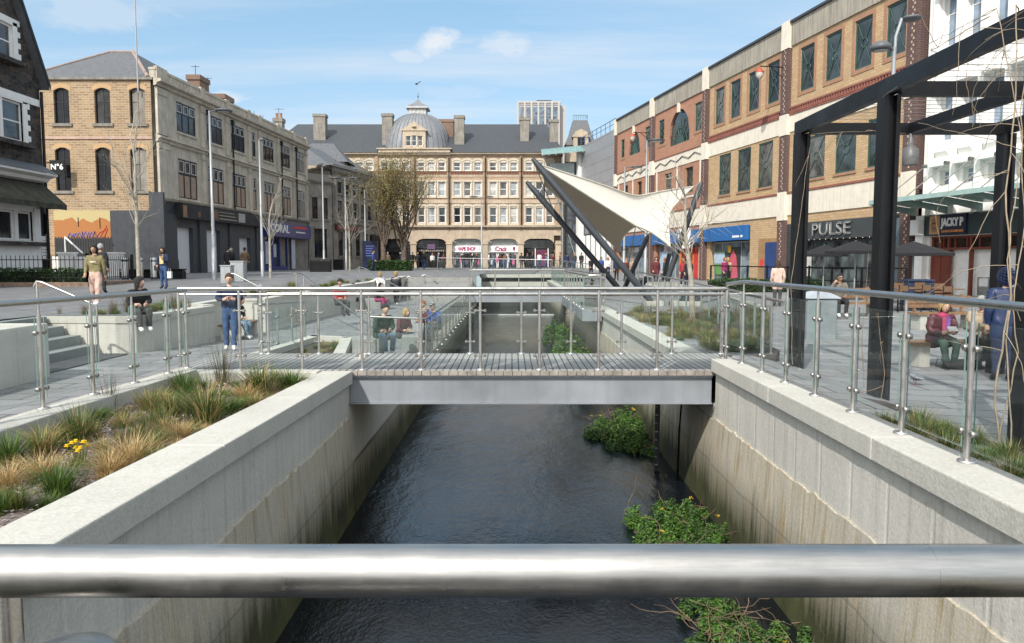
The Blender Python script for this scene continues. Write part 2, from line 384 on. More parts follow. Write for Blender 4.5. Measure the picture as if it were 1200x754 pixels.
def terr_z(X, Y):
    a = -.5*sstep((-4.9-X)/2.2) if Y < 12.4 else -.5*max(sstep((-4.9-X)/2.2), sstep((Y-12.4)/2.6))
    return a-.006-.16*sstep((Y-16)/5)-.34*sstep((X+5)/2)*sstep((Y-13)/5)
def right_z(X, Y):
    near = -.006-.36*sstep((X-3.5)/1.9)
    far = interp([(0, -.1), (24, -.1), (36, -.02), (60, .0), (80, .3), (92, .66)], Y)
    return lerp(near, far, sstep((Y-15)/14)) if Y < 29 else far
base = MB(); base.quad((-900, 110, -.6), (900, 110, -.6), (900, 1500, -.6), (-900, 1500, -.6)); base.quad((-900, -60, -2.7), (900, -60, -2.7), (900, 112, -2.7), (-900, 112, -2.7))
base.build('ground', M('earth', (.12, .11, .1), .95), label='bare ground far beyond the streets', cat='ground', kind='structure')
PL = [(-30, -8.5), (13, -8.5), (13.01, -10.3), (16.75, -10.3), (16.76, -8.5), (17.2, -8.15), (20.5, -8.05), (21, -8.6), (23.4, -8.6), (23.41, -7.6), (32, -7.2), (41, -6.2), (41.01, -6.2), (44.9, -6.2), (44.91, -2.1), (60, -2.1), (60.01, 0.6), (96, 4.0)]
sheet('plaza_paving', sorted(set(frange(-30, 96, 1.5)+[13, 13.01, 16.75, 16.76, 17.2, 20.5, 21, 23.4, 23.41, 32, 41, 41.01, 44.9, 44.91, 60, 60.01])), lambda Y: -60, lambda Y: interp(PL, Y), lambda X, Y: plaza_z(Y), 6, PAVE2, 'grey granite slab paving of the upper plaza on the left', 'paving')
sheet('terrace_paving', frange(-6, 12.5, .5), lambda Y: -11, lambda Y: -4.72, terr_z, 16, PAVE, 'pale granite paving of the near sunken terrace', 'paving')
sheet('terrace_paving', frange(12.5, 46, .5), lambda Y: -11, lambda Y: -2.3, terr_z, 22, PAVE, 'pale granite paving of the sunken terrace beyond the footbridge', 'paving')
sheet('plaza_paving', frange(-30, 96, 1.0), lambda Y: interp([(-30, 3.05), (60, 3.05), (60.01, .55), (96, 3.95)], Y), lambda Y: 60, right_z, 60, PAVE, 'pale granite slab paving of the square in front of the brick shops', 'paving')
# water
m, nt, bs = nodes('river_water'); v = coords(nt, 'World', (1, .55, 1)); n1 = noise(nt, v, 4.2, 5, .62); n2 = noise(nt, v, 1.1, 3); n3 = noise(nt, coords(nt, 'World', (1.4, 1, 1)), 15, 3, .6)
L(nt, ramp(nt, [(.3, (.003, .005, .008)), (.7, (.006, .008, .011))], n2).outputs[0], bs.inputs['Base Color']); bs.inputs['Roughness'].default_value = .13; bs.inputs['IOR'].default_value = 1.6
bs.inputs['Specular IOR Level'].default_value = .5
calm = ramp(nt, [(.35, .3), (.65, 1.0)], noise(nt, coords(nt, 'World', (.9, .35, 1)), .8, 3)).outputs[0]
bump(nt, bs, math_(nt, 'MULTIPLY', math_(nt, 'ADD', math_(nt, 'ADD', n1, math_(nt, 'MULTIPLY', n2, 1.0)), math_(nt, 'MULTIPLY', n3, .4)), calm), .34, .085)
wm = MB(); wm.quad((-2.6, -8, WATER), (3.4, -8, WATER), (3.4, 61, WATER), (-2.6, 61, WATER))
wm.build('river_water', m, label='dark rippled water of the canal under the footbridges', cat='water', kind='structure')
# the river weir line far off
wr = MB(); wr.tube([(-1.9, 49.5, WATER+.01), (2.7, 49.5, WATER+.01)], .07, 8)
wr.build('water_weir', M('weir_concrete', (.35, .36, .35), .6), label='low pale weir across the canal beneath the far bridge', cat='weir', kind='structure')
# ------------------------------------------------------------------ river walls (coping is a part)
def river_wall(x_face, y0, y1, s, label, z0=0.0, z1=None, cop_w=.42, cop_h=.18, proud=.07, crack=-.66):
    """s=-1: wall on the left bank (its face looks +X)"""
    z1 = z0 if z1 is None else z1
    t = thing('river_wall', label, 'wall')
    n = max(2, int((y1-y0)/.12)); mb = MB(); lo = MB(); rnd = random.Random(int(y0*10)+s)
    ze = [crack+rnd.uniform(-.012, .012)+(.025 if rnd.random() < .1 else 0)+.012*math.sin(i*.09) for i in range(n+1)]
    xs = [x_face+rnd.uniform(-.004, .004) for i in range(n+1)]
    zt = lambda y: lerp(z0, z1, (y-y0)/(y1-y0))-cop_h
    off = [.016+rnd.uniform(0, .012) for _ in range(n+1)]
    for i in range(n):
        ya, yb = lerp(y0, y1, i/n), lerp(y0, y1, (i+1)/n)
        mb.quad((xs[i], ya, zt(ya)), (xs[i+1], yb, zt(yb)), (xs[i+1], yb, ze[i+1]), (xs[i], ya, ze[i]))
        mb.quad((xs[i], ya, ze[i]), (xs[i+1], yb, ze[i+1]), (x_face+s*.2, yb, ze[i+1]), (x_face+s*.2, ya, ze[i]))
        a, a2, b = x_face-s*off[i], x_face-s*off[i+1], x_face-s*.06
        lo.quad((a, ya, ze[i]+.012), (a2, yb, ze[i+1]+.012), (b, yb, -1.3), (b, ya, -1.3)); lo.quad((b, ya, -1.3), (b, yb, -1.3), (b-s*.03, yb, WATER-.6), (b-s*.03, ya, WATER-.6))
        lo.quad((a, ya, ze[i]+.012), (a2, yb, ze[i+1]+.012), (x_face+s*.06, yb, ze[i+1]+.02), (x_face+s*.06, ya, ze[i]+.02))
    q = [(x_face+s*.012, y0+.002), (x_face+s*.012, y1-.002), (x_face+s*.35, y1-.002), (x_face+s*.35, y0+.002)]
    if s > 0: q.reverse()
    mb.prism(q, -2.6, [zt(p[1])-.002 for p in q])
    mb.build('upper_face', CONC, t); lo.build('lower_face', OLDC, t, label='stained old wall face above the water')
    cp = MB(); k = max(1, round((y1-y0)/2.4))
    for i in range(k):
        a, b = lerp(y0, y1, i/k)+.003, lerp(y0, y1, (i+1)/k)-.003
        xa, xb = sorted((x_face-s*proud, x_face-s*proud+s*cop_w))
        cp.prism([(xa, a), (xb, a), (xb, b), (xa, b)], [zt(a), zt(a), zt(b), zt(b)], [zt(a)+cop_h, zt(a)+cop_h, zt(b)+cop_h, zt(b)+cop_h])
    cp.build('coping', COPE, t, bevel=.012)
    return t
river_wall(-2.25, -6, 10.42, -1, 'board marked concrete river wall beside the grass planter, left bank in front of the footbridge', .38, .0)
river_wall(2.79, -6, 10.42, 1, 'pale concrete river wall under the glass fence, right bank in front of the footbridge', .17)
river_wall(-2.25, 18.6, 44.9, -1, 'concrete river wall along the sunken terrace beyond the footbridge', -1.0, crack=-1.45, proud=.05)
river_wall(-2.25, 10.44, 18.59, -1, 'sloping river wall under and just beyond the left end of the footbridge', -.02, -1.0, crack=-1.45, proud=.0)
river_wall(2.82, 10.44, 12.42, 1, 'short river wall under the right end of the footbridge', -.5, crack=-.72, proud=.0, cop_h=.06)
river_wall(2.79, 12.43, 60, 1, 'stained river wall along the grass bed beyond the footbridge, right bank', .0, crack=-.72)
ew = thing('canal_end_wall', 'pale concrete end wall closing the canal far beyond the bridges', 'wall')
MB().box(-2.4, 3.2, 60, 60.4, -2.6, -.35).box(-2.4, 3.2, 60.1, 60.4, -.35, .2).build('shaded_face', M('end_wall_shaded', (.035, .035, .033), .9, streak=.5), ew)  # near-black colour paints in the shadow seen under the far bridge
MB().box(-2.5, 3.3, 59.85, 60.5, .2, .45).build('coping', COPE, ew, bevel=.01); MB().box(-2.4, 3.2, 59.93, 60.1, -.5, -.12).build('ledge', COPE, ew)
pw = MB(); pw.box(-6.3, -2.1, 44.9, 45.3, -1.2, .56); 
tag(pw.build('retaining_wall', M('far_wall_grey', (.27, .27, .255), .88, var=.15, streak=.4)), 'concrete retaining wall at the far end of the sunken terrace', 'wall')
# ------------------------------------------------------------------ near planter: kerb, soil, slate chips
kb = thing('planter_kerb', 'low pale concrete kerb round the grass planter, carrying the glass fence', 'kerb')
k = MB()
pts_o = [(-4.86, -6), (-4.66, 7.41), (-4.5, 10.42)]; pts_i = [(-4.52, -6), (-4.33, 7.41), (-4.2, 10.16)]
for i in range(2):
    k.prism([pts_o[i], pts_i[i], pts_i[i+1], pts_o[i+1]], -.7, .06)
k.prism([(-4.5, 10.424), (-4.2, 10.164), (-2.606, 10.164), (-2.606, 10.424)], -.7, .02)
k.build('kerb_stone', COPE, kb, bevel=.012)
so_ = MB(); rnd = random.Random(5)
rows = frange(-6, 10.2, .3)
g = [[(lerp(-4.55 if Y < 7 else -4.4, -2.5, i/12), Y, -.13+.05*math.sin(i*1.3+Y*2)+rnd.uniform(-.015, .015)) for i in range(13)] for Y in rows]
for r0, r1 in zip(g, g[1:]):
    for i in range(12): so_.quad(r0[i], r0[i+1], r1[i+1], r1[i], 0, True)
so_.build('planter_soil', M('mulch', (.17, .14, .125), .95, var=.45, scale=9, bmp=.9, bscale=35), label='dark mulch soil of the long grass planter', cat='soil', kind='structure')
ch = MB()
for _ in range(13000):
    x, y = rnd.uniform(-4.4, -2.62), rnd.uniform(2.8, 10.1); z = -.085+rnd.uniform(-.03, .02); a = rnd.uniform(0, 6.3); l, w_ = rnd.uniform(.006, .017), rnd.uniform(.004, .009)
    c, s = math.cos(a), math.sin(a); t1, t2 = rnd.uniform(-.007, .007), rnd.uniform(-.007, .007)
    P = [(x+c*l-s*w_, y+s*l+c*w_, z+t1), (x-c*l-s*w_, y-s*l+c*w_, z+t2), (x-c*l+s*w_, y-s*l-c*w_, z-t1), (x+c*l+s*w_, y+s*l-c*w_, z-t2)]
    ch.quad(*P, rnd.choice((0, 0, 1, 2)))
ch.build('slate_chips', [M('chip_plum', (.21, .165, .165), .8), M('chip_grey', (.33, .3, .29), .8), M('chip_brown', (.15, .1, .075), .85)], label='plum and grey slate chips covering the planter soil', cat='slate chips', kind='stuff')
# ------------------------------------------------------------------ footbridge
DECK = None
m, nt, bs = nodes('bridge_planks'); v = coords(nt, 'World'); w_ = N(nt, 'ShaderNodeTexBrick', Scale=1.0)
L(nt, coords(nt, 'World', (1, 1, 1), (0, 0, R(90))), w_.inputs['Vector']); w_.offset = .0
for kk, vv in (('Color1', (.32, .315, .3, 1)), ('Color2', (.25, .245, .235, 1)), ('Mortar', (.03, .03, .03, 1)), ('Brick Width', 30.), ('Row Height', .095), ('Mortar Size', .009)): w_.inputs[kk].default_value = vv
n1 = noise(nt, coords(nt, 'World', (30, 1.2, 1)), 2, 5); n2 = noise(nt, v, 2.2, 5)
c = mixc(nt, .4, w_.outputs['Color'], ramp(nt, [(.3, .3), (.7, .7)], n1).outputs[0], 'OVERLAY'); c = mixc(nt, math_(nt, 'MULTIPLY', ramp(nt, [(.45, 0.0), (.7, 1.0)], n2).outputs[0], .35), c, (.31, .31, .3))
L(nt, c, bs.inputs['Base Color']); bs.inputs['Roughness'].default_value = .7; bump(nt, bs, math_(nt, 'SUBTRACT', 1.0, w_.outputs['Fac']), .8, .012); DECK = m
BEAM = M('galvanised_beam', (.27, .29, .315), .5, metal=.25, var=.16, scale=1.1, streak=.2)
def footbridge(label, x0, x1, y0, y1, z, beam_h=.42, xa=None, xb=None):
    t = thing('footbridge', label, 'bridge')
    xa = xa or x0; xb = xb or x1
    d = MB(); d.box(x0, x1, y0, y1, z-.07, z); d.build('deck', DECK, t)
    e = MB()
    n = int((xb-xa)/.125)
    for i in range(n): e.box(xa+i*.125+.004, xa+(i+1)*.125-.004, y0-.03, y0-.001, z-.068, z-.004+.003*(i % 3))
    e.build('deck_edge', M('plank_ends', (.27, .24, .21), .8, var=.35, scale=8), t)
    for yy, s in ((y0+.02, 1), (y1-.12, -1)):
        b = MB(); b.box(xa, xb, yy+.03, yy+.05, z-.07-beam_h+.02, z-.095); b.box(xa, xb, yy-.02, yy+.12, z-.07-beam_h, z-.07-beam_h+.02); b.box(xa, xb, yy-.025, yy+.12, z-.095, z-.073)
        b.build('beam', BEAM, t)
    c = MB()
    for i in range(5):
        x = lerp(xa, xb, (i+.5)/5); c.box(x-.05, x+.05, y0+.09, y1-.13, z-.07-beam_h+.05, z-.1)
    c.build('cross_beam', BEAM, t)
    return t
footbridge('timber decked steel footbridge crossing the canal in the middle of the view', -4.73, 3.5, 10.47, 12.42, 0.0, .4, -2.24, 2.76)
footbridge('far low steel bridge over the canal by the tensile canopy', -2.3, 2.9, 38.2, 41.2, -.06, .42)
# gauge post hanging from the beam into the water
gp = MB(); gp.box(-.04, .04, -.02, .02, 0, 1.45); gp.box(-.05, .05, -.03, -.0201, .02, .03)
for i in range(9): gp.box(-.038, -.01 if i % 2 else .01, -.024, -.0205, .1+i*.14, .115+i*.14, 1)
tag(gp.build('depth_gauge', [DGREY, M('gauge_marks', (.5, .5, .48))], loc=(2.42, 12.62, -2.0)), 'dark upright depth gauge post standing in the water beside the weeds', 'gauge')
# ------------------------------------------------------------------ balustrades
def _post_mesh(h, r, stem=True):
    mb = MB()
    if stem:
        mb.tube([(0, 0, 0), (0, 0, h-.13)], r, 14); mb.tube([(0, 0, h-.13), (0, 0, h-.01)], .012, 8)
    else: mb.tube([(0, 0, 0), (0, 0, h-.015)], r, 14)
    return mb
_pc = {}
def cached(key, mk, mats):
    if key not in _pc:
        o = mk().build('tmp', mats); _pc[key] = o.data; bpy.data.objects.remove(o)
    return _pc[key]
def _clamp():
    mb = MB(); mb.tube([(-.06, 0, 0), (.06, 0, 0)], .009, 8)
    for sx in (-.064, .064): mb.tube([(sx, -.022, 0), (sx, -.016, 0), (sx, .016, 0), (sx, .022, 0)], [.017, .023, .023, .017], 12)
    return mb
def _plate(): return MB().lathe([(.058, 0), (.058, .014), (.052, .018), (.03, .018)], 20)
def balustrade(label, pts, posts, h=1.1, detail=2, stem=True, mid=False, rr=.028, pr=.0205, group=None, glass_top=None, rail=True, ends=(0, 0)):
    """pts: base polyline [(x,y,z)]; posts: spacing in metres or list of distances along it"""
    P = [Vector(p) for p in pts]; seg = [(b-a).length for a, b in zip(P, P[1:])]; T = sum(seg)
    def at(s):
        s = max(0, min(T, s))
        for i, l in enumerate(seg):
            if s <= l+1e-6 or i == len(seg)-1: return P[i].lerp(P[i+1], s/l if l else 0), (P[i+1]-P[i]).normalized()
            s -= l
    if isinstance(posts, (int, float)):
        n = max(1, round(T/posts)); posts = [T*i/n for i in range(n+1)]
    t = thing('glass_balustrade', label, 'balustrade', group=group)
    if rail:
        mb = MB(); path = []
        for i, p in enumerate(P):
            if 0 < i < len(P)-1:
                a = (P[i-1]-p).normalized()*min(.12, seg[i-1]*.3); b = (P[i+1]-p).normalized()*min(.12, seg[i]*.3)
                path += [p+a, p+(a+b)*.28, p+b]
            else: path.append(p)
        up = Vector((0, 0, h)); path = [p+up for p in path]
        mb.tube(path, rr, 16 if detail > 1 else 8); mb.build('handrail', RAILS, t)
        if mid:
            mb = MB(); mb.tube([p-Vector((0, 0, .075)) for p in path], .012, 8); mb.build('lower_rail', RAILS, t)
    for s in posts:
        p, d = at(s); a = math.atan2(d.y, d.x)
        o = link('post', cached(('post', h, pr, stem, detail), lambda: _post_mesh(h, pr, stem), [STEEL]), t, p, a)
        if detail > 0: link('base_plate', cached('plate', _plate, [STEEL]), o)
        if detail > 1:
            for zc in (.2, h-.3): link('glass_clamp', cached('clamp', _clamp, [STEELD]), o, (0, 0, zc))
    gt = glass_top or h-.13
    for s0, s1 in zip(posts, posts[1:]):
        p0, d0 = at(s0+.001); p1, d1 = at(s1-.001); d = (p1-p0); l = d.length
        if l < .2: continue
        d /= l; nrm = Vector((-d.y, d.x, 0)).normalized()*.005; a = p0+d*.065; b = p1-d*.065; g = MB()
        zb, zt_ = Vector((0, 0, .09)), Vector((0, 0, gt))
        v = [a-nrm+zb, b-nrm+zb, b+nrm+zb, a+nrm+zb, a-nrm+zt_, b-nrm+zt_, b+nrm+zt_, a+nrm+zt_]
        for f, mm in (((4, 5, 6, 7), 1), ((0, 1, 5, 4), 0), ((1, 2, 6, 5), 1), ((3, 0, 4, 7), 1), ((0, 3, 2, 1), 1)):
            g.quad(*[v[i] for i in f], mm)
        g.build('glass_panel', [GLASS, GEDGE], t)
    return t
GEDGE = M('glass_edge', (.16, .28, .25), .15)
def onpath(pxs, y):  return [(px-600)/900*(y*.997+.118) for px in pxs]
balustrade('glass fence with steel posts along the left kerb of the grass planter', [(-4.83, 3.4, .06), (-4.58, 7.41, .06), (-4.38, 10.3, .06)], [0.02, .82, 1.62, 2.42, 3.22, 4.02, 4.83, 5.62, 6.4, 6.9], h=1.05)
X = onpath([213, 283, 355, 425, 494, 563, 632, 701, 769.5, 850], 10.53)
balustrade('glass balustrade on the near edge of the footbridge, in front of its timber deck', [(X[0], 10.5, 0), (X[-1], 10.53, 0)], [x-X[0] for x in X], h=1.12, stem=False, mid=True)
X = onpath([315, 374, 433, 492, 551, 611, 669, 728, 787, 846], 12.36)
balustrade('glass balustrade on the far edge of the footbridge deck', [(X[0], 12.36, 0), (X[-1], 12.36, 0)], [x-X[0] for x in X], h=.97, stem=True)
yr = [10.53, 9.9, 9.12, 8.34, 7.52, 6.69, 5.85, 5.0, 4.2, 3.4]
balustrade('glass fence with round steel posts on the coping of the right river wall', [(2.95, 10.53, .12), (2.99, 9.9, .17), (3.02, 3.4, .17)], [0]+[.63+9.9-y for y in yr[1:]], h=1.06)
tz = lambda x, y, dz=0: (x, y, terr_z(x, y)+dz)
balustrade('glass fence beside the ramp at the left end of the footbridge', [(-4.05, 12.36, 0), tz(-5.3, 16), tz(-5.2, 19.2)], 1.0, h=1.1)
balustrade('glass fence along the water edge of the sunken terrace', [(-3.5, 18.6, -.95), (-2.1, 18.6, -1.0), (-2.1, 44.5, -1.0)], 1.45, h=1.1, detail=1)
balustrade('near glass railing of the far low bridge', [(-2.1, 38.3, -.06), (2.8, 38.3, -.06)], 1.2, h=1.1, detail=1)
balustrade('rear glass railing of the far low bridge', [(-2.1, 41.0, -.06), (2.8, 41.0, -.06)], 1.2, h=1.1, detail=1)
balustrade('distant glass railing above the canal end wall', [(-5.9, 61, .66), (3.2, 61, .5), (5.2, 52, .2)], 1.3, h=1.08, detail=1)
balustrade('glass fence on the paving side of the grass bed beyond the footbridge', [(3.38, 12.36, 0), (4.7, 13.2, right_z(4.7, 13.2)), (5.45, 23.5, right_z(5.45, 23.5)), (5.6, 34, right_z(5.6, 34))], 1.25, h=1.05, detail=1)
balustrade('glass railing along the right bank towards the tensile canopy', [(2.86, 23.6, -.0), (2.86, 38, -.02)], 1.1, h=1.08, detail=1)
balustrade('glass railing beside the far canal bank under the canopy masts', [(2.95, 41.2, -.0), (3.05, 59.5, .0)], 1.5, h=1.08, detail=1)
# cantilevered steel platform edge on the right bank
pf = thing('viewing_platform', 'grey steel platform edge overhanging the water on the right bank', 'platform')
MB().box(2.2, 3.0, 23.5, 33, -.12, -.02).build('deck', DECK, pf); MB().box(2.15, 2.2, 23.45, 33, -.34, -.0).box(2.2, 2.75, 23.45, 23.5, -.34, -.0).build('edge_beam', BEAM, pf)
balustrade('glass railing round the overhanging steel platform', [(2.72, 23.58, -.02), (2.26, 23.6, -.02), (2.26, 32.9, -.02)], 1.3, h=1.08, detail=1)
# foreground handrail right in front of the camera
fh = thing('handrail', 'thick brushed steel handrail running right across the foreground', 'handrail')
MB().tube([(-3, .874, 1.137), (.4875, .878, 1.137)], .0302, 40).build('rail', RAILS, fh)
MB().tube([(.4878, .878, 1.137), (3, .8809, 1.137)], .0302, 40).build('rail', RAILS, fh)
MB().tube([(.485, .878, 1.137), (.491, .878, 1.137)], .0298, 40).build('rail_joint', STEELD, fh)
for px in (-.593, 1.25):
    o = MB().tube([(0, 0, .2), (0, 0, 1.11)], .0135, 20).tube([(0, 0, -.1), (0, 0, 1.0)], .0135, 20).build('stem', STEEL, fh, (px, .877, 0))
    MB().lathe([(.0, 1.029), (.03, 1.028), (.052, 1.022), (.06, 1.014), (.06, .99), (.05, .98)], 28).build('post_cap', STEELD, o, (.045, .03, 0))
# ------------------------------------------------------------------ walls, stairs and planters of the sunken terrace
rb = MB(); rb.box(-12, -8.0, 2, 13.2, -.8, .43); 
tag(rb.build('retaining_block', CONC, bevel=.02), 'big plain concrete retaining block left of the steps', 'retaining wall')
stp = thing('plaza_steps', 'short flight of grey stone steps between concrete walls, up to the left plaza', 'steps')
for i in range(4):
    x1 = -9.0-.36*i
    b = MB(); b.box(-10.6, x1, 13.22, 16.6, -.6+.0*i, -.5+.2*(i+1)-.005); b.build('step', M('step_granite', (.21, .225, .22), .8, var=.12), stp, bevel=.008)
tact = MB()
for i in range(8): tact.box(-8.9+.085*i, -8.85+.085*i, 13.3, 16.4, -.505, -.478)
tag(tact.build('tactile_strip', M('tactile_dark', (.1, .105, .11), .8)), 'dark ribbed warning strip on the paving at the foot of the steps', 'warning strip')
pwl = thing('seat_wall', 'curved pale concrete planter wall people sit on, right of the steps', 'wall')
P_ = [(-10.5, 16.68), (-8.62, 16.62), (-8.25, 16.8), (-8.1, 17.3), (-8.0, 20.6)]; Q_ = [(-10.5, 17.1), (-8.75, 17.02), (-8.5, 17.15), (-8.48, 17.5), (-8.4, 20.6)]
a, b = MB(), MB()
for i in range(4):
    a.prism([P_[i], P_[i+1], Q_[i+1], Q_[i]], -1.0, .15); b.prism([(P_[i][0]+.02, P_[i][1]-.02), (P_[i+1][0]+.02, P_[i+1][1]-.02), Q_[i+1], Q_[i]], .152, .3)
a.build('wall_face', CONC, pwl); b.build('coping', COPE, pwl)
# wall with timber bench further along the plaza edge
bw = thing('bench_wall', 'concrete plaza edge wall behind the timber seat, further along the terrace', 'wall')
E_ = [(-8.0, 20.62), (-8.55, 21.0), (-8.6, 23.4), (-7.55, 23.45), (-7.15, 32), (-6.15, 41), (-6.15, 44.9)]
a, b = MB(), MB()
for p, q in zip(E_, E_[1:]):
    n_ = Vector((q[1]-p[1], -(q[0]-p[0]), 0)).normalized()*-.35
    z0, z1 = plaza_z(p[1])+.06, plaza_z(q[1])+.06
    a.prism([p, q, (q[0]+n_.x, q[1]+n_.y), (p[0]+n_.x, p[1]+n_.y)], -1.2, [z0-.16, z1-.16, z1-.16, z0-.16]); b.prism([p, q, (q[0]+n_.x, q[1]+n_.y), (p[0]+n_.x, p[1]+n_.y)], [z0-.158, z1-.158, z1-.158, z0-.158], [z0, z1, z1, z0])
a.build('wall_face', CONC, bw); b.build('coping', COPE, bw)
def timber_bench(label, loc, rot, l=2.0, back=False, group=None):
    t = thing('timber_bench', label, 'bench', loc, rot, group)
    MB().box(-l/2+.1, -l/2+.3, -.2, .2, 0, .38).build('concrete_leg', COPE, t); MB().box(l/2-.3, l/2-.1, -.2, .2, 0, .38).build('concrete_leg', COPE, t)
    s = MB()
    for i in range(6): s.box(-l/2, l/2, -.25+i*.085, -.175+i*.085, .385, .435)
    s.build('seat', M('bench_timber', (.2, .115, .06), .6, var=.3, scale=6), t)
    if back:
        bb = MB()
        for i in range(3): bb.box(-l/2, l/2, .24, .28, .55+i*.11, .64+i*.11)
        bb.box(-l/2+.2, -l/2+.26, .25, .3, .4, .9); bb.box(l/2-.26, l/2-.2, .25, .3, .4, .9)
        bb.build('backrest', M('bench_timber', (.3, .16, .075)), t)
    return t
timber_bench('timber seat against the plaza wall beside the leaning man in navy', (-7.68, 21.6, -.66), R(90), 2.0)
# lower triangular planter and concrete seating blocks behind the footbridge
lp = thing('low_planter', 'low triangular concrete planter with grass just behind the footbridge', 'planter')
T_ = [(-4.9, 13.4), (-2.9, 13.0), (-3.6, 17.2), (-4.6, 17.6)]
a = MB(); 
for p, q in zip(T_, T_[1:]+T_[:1]):
    d = (Vector(q)-Vector(p)).normalized(); n_ = Vector((-d.y, d.x))*.22
    a.prism([p, q, (q[0]+n_.x, q[1]+n_.y), (p[0]+n_.x, p[1]+n_.y)], -1.2, -.2)
a.build('wall_face', COPE, lp); MB().prism(T_, -1.1, -.32).build('soil', SOIL, lp)
SGR = M('seat_granite', (.26, .265, .255), .85, var=.16, streak=.2, bmp=.2)
def block(label, x0, x1, y0, y1, z0, z1, rot=0):
    cx_, cy_ = (x0+x1)/2, (y0+y1)/2
    return tag(MB().box(x0-cx_, x1-cx_, y0-cy_, y1-cy_, z0, z1).build('seating_block', SGR, loc=(cx_, cy_, 0), rot=rot, bevel=.015), label, 'seat')
block('long angled concrete seating block with the couple, near the water edge', -3.3, -2.75, 20.2, 27.5, -1.1, -.5, R(6))
block('square concrete block under the man in dark green', -4.1, -3.2, 18.9, 19.7, -1.1, -.42)
block('low concrete bench where the two women sit beneath the plaza wall', -7.6, -5.6, 34.5, 35.2, -.9, -.2)
st2 = thing('far_steps', 'flight of pale steps up to the plaza at the far end of the terrace', 'steps')
for i in range(7): MB().box(-6.1, -2.3, 42+.36*i, 45.2, -.95+.0*i, -.72+.18*i).build('step', SGR, st2)
def tube_rail(label, path, posts, group=None):
    t = thing('stair_handrail', label, 'handrail', group=group)
    P = [Vector(p) for p in path]; MB().tube(P, .024, 12).build('rail', RAILS, t)
    for i, zb in posts:
        p = P[i]; MB().tube([(p.x, p.y, zb), (p.x, p.y, p.z-.01)], .022, 12).build('post', STEEL, t)
    return t
def hr(pxs, Ys): return [atY(x, y, Y) for (x, y), Y in zip(pxs, Ys)]
tube_rail('bent steel handrail on the far side of the plaza steps', hr([(40, 336), (43, 330), (49, 331), (105, 355), (113, 359), (110, 366)], [15.2]*6), [(1, .3), (4, -.5)])
tube_rail('bent steel handrail on the near side of the plaza steps, at the left edge', hr([(-60, 368), (-40, 362), (4, 386), (12, 387), (14, 392)], [12.6]*5), [(1, .4), (3, .43)])
tube_rail('steel handrail on the plaza edge behind the leaning man', hr([(265, 327), (266, 321), (274, 321), (306, 338), (312, 341)], [22.5]*5), [(1, .25), (3, -.6)])
tube_rail('long steel handrail sloping down to the sunken terrace', hr([(344, 323), (347, 319), (356, 322), (437, 384), (444, 388)], [27, 27, 26.5, 20, 19.8]), [(1, .3), (2, .3), (3, -.9)])
tube_rail('second long steel handrail sloping down beside the seated women', hr([(418, 316), (421, 313), (428, 315), (478, 343), (484, 345)], [38, 38, 37.7, 33, 32.8]), [(1, .4), (3, -.95)])
tube_rail('far steel handrail beside the two women walking away, nearer the water', hr([(476, 327), (478, 324), (484, 326), (508, 341), (512, 342)], [42]*5), [(1, -.3), (3, -.9)])
tube_rail('far steel handrail up to the street, behind the walking women', hr([(494, 324), (497, 322), (503, 324), (523, 338), (527, 339)], [44]*5), [(1, -.1), (3, -.8)])
rw = MB(); ys = frange(10.6, 18.6, .5)
for a, b in zip(ys, ys[1:]): rw.prism([(-2.42, a), (-2.27, a), (-2.27, b), (-2.42, b)], -1.6, [terr_z(-2.25, a)+.02]*2+[terr_z(-2.25, b)+.02]*2)
tag(rw.build('ramp_wall', CONC), 'short concrete side wall of the ramp just beyond the left end of the footbridge', 'wall')
# ------------------------------------------------------------------ facade tools
WR = random.Random(77); PANE2 = pane('dim_room_glass', (.03, .03, .029), .07, .8, .4); PANE3 = pane('blind_glass', (.11, .105, .095), .1, .6, .45); PANEN2 = pane('pale_blind_glass', (.36, .35, .32), .14, .4)
class Fac:
    def __init__(s, root_parent, p0, p1, zb, root=None):
        s.p0 = Vector((p0[0], p0[1])); d = Vector((p1[0]-p0[0], p1[1]-p0[1])); s.L = d.length; s.d = d/s.L; s.ang = math.atan2(d.y, d.x); s.zb = zb
        s.root = root_parent
        s.mat = Matrix.Translation((p0[0], p0[1], zb)) @ Matrix.Rotation(s.ang, 4, 'Z')
        if root is not None: s.rel = root.inverted() @ s.mat
        else: s.rel = Matrix.Identity(4); root_parent.rotation_euler = (0, 0, s.ang)
    def put(s, mb, name, mats, parent=None, loc=(0, 0, 0), **k):
        """build in facade coordinates (x along, -y outwards, z up); direct parts get the facade's place under the root"""
        if mb.cuts:
            cs = mb.pieces(); mb.cuts = []
            for q in cs: o = s.put(q, name, mats, parent, loc, **k)
            return o
        if parent is None:
            o = mb.build(name, mats, s.root, **k); o.matrix_local = s.rel @ Matrix.Translation(loc)
        else: o = mb.build(name, mats, parent, loc, **k)
        return o
    def letters(s, body, size, mat, parent, x, z, y=-.05, **k):
        if parent is None:
            o = lettering(body, size, mat, s.root, (0, 0, 0), **k); o.matrix_local = s.rel @ Matrix.Translation((x, y, z)) @ Matrix.Rotation(R(90), 4, 'X'); return o
        return lettering(body, size, mat, parent, (x, y, z), **k)
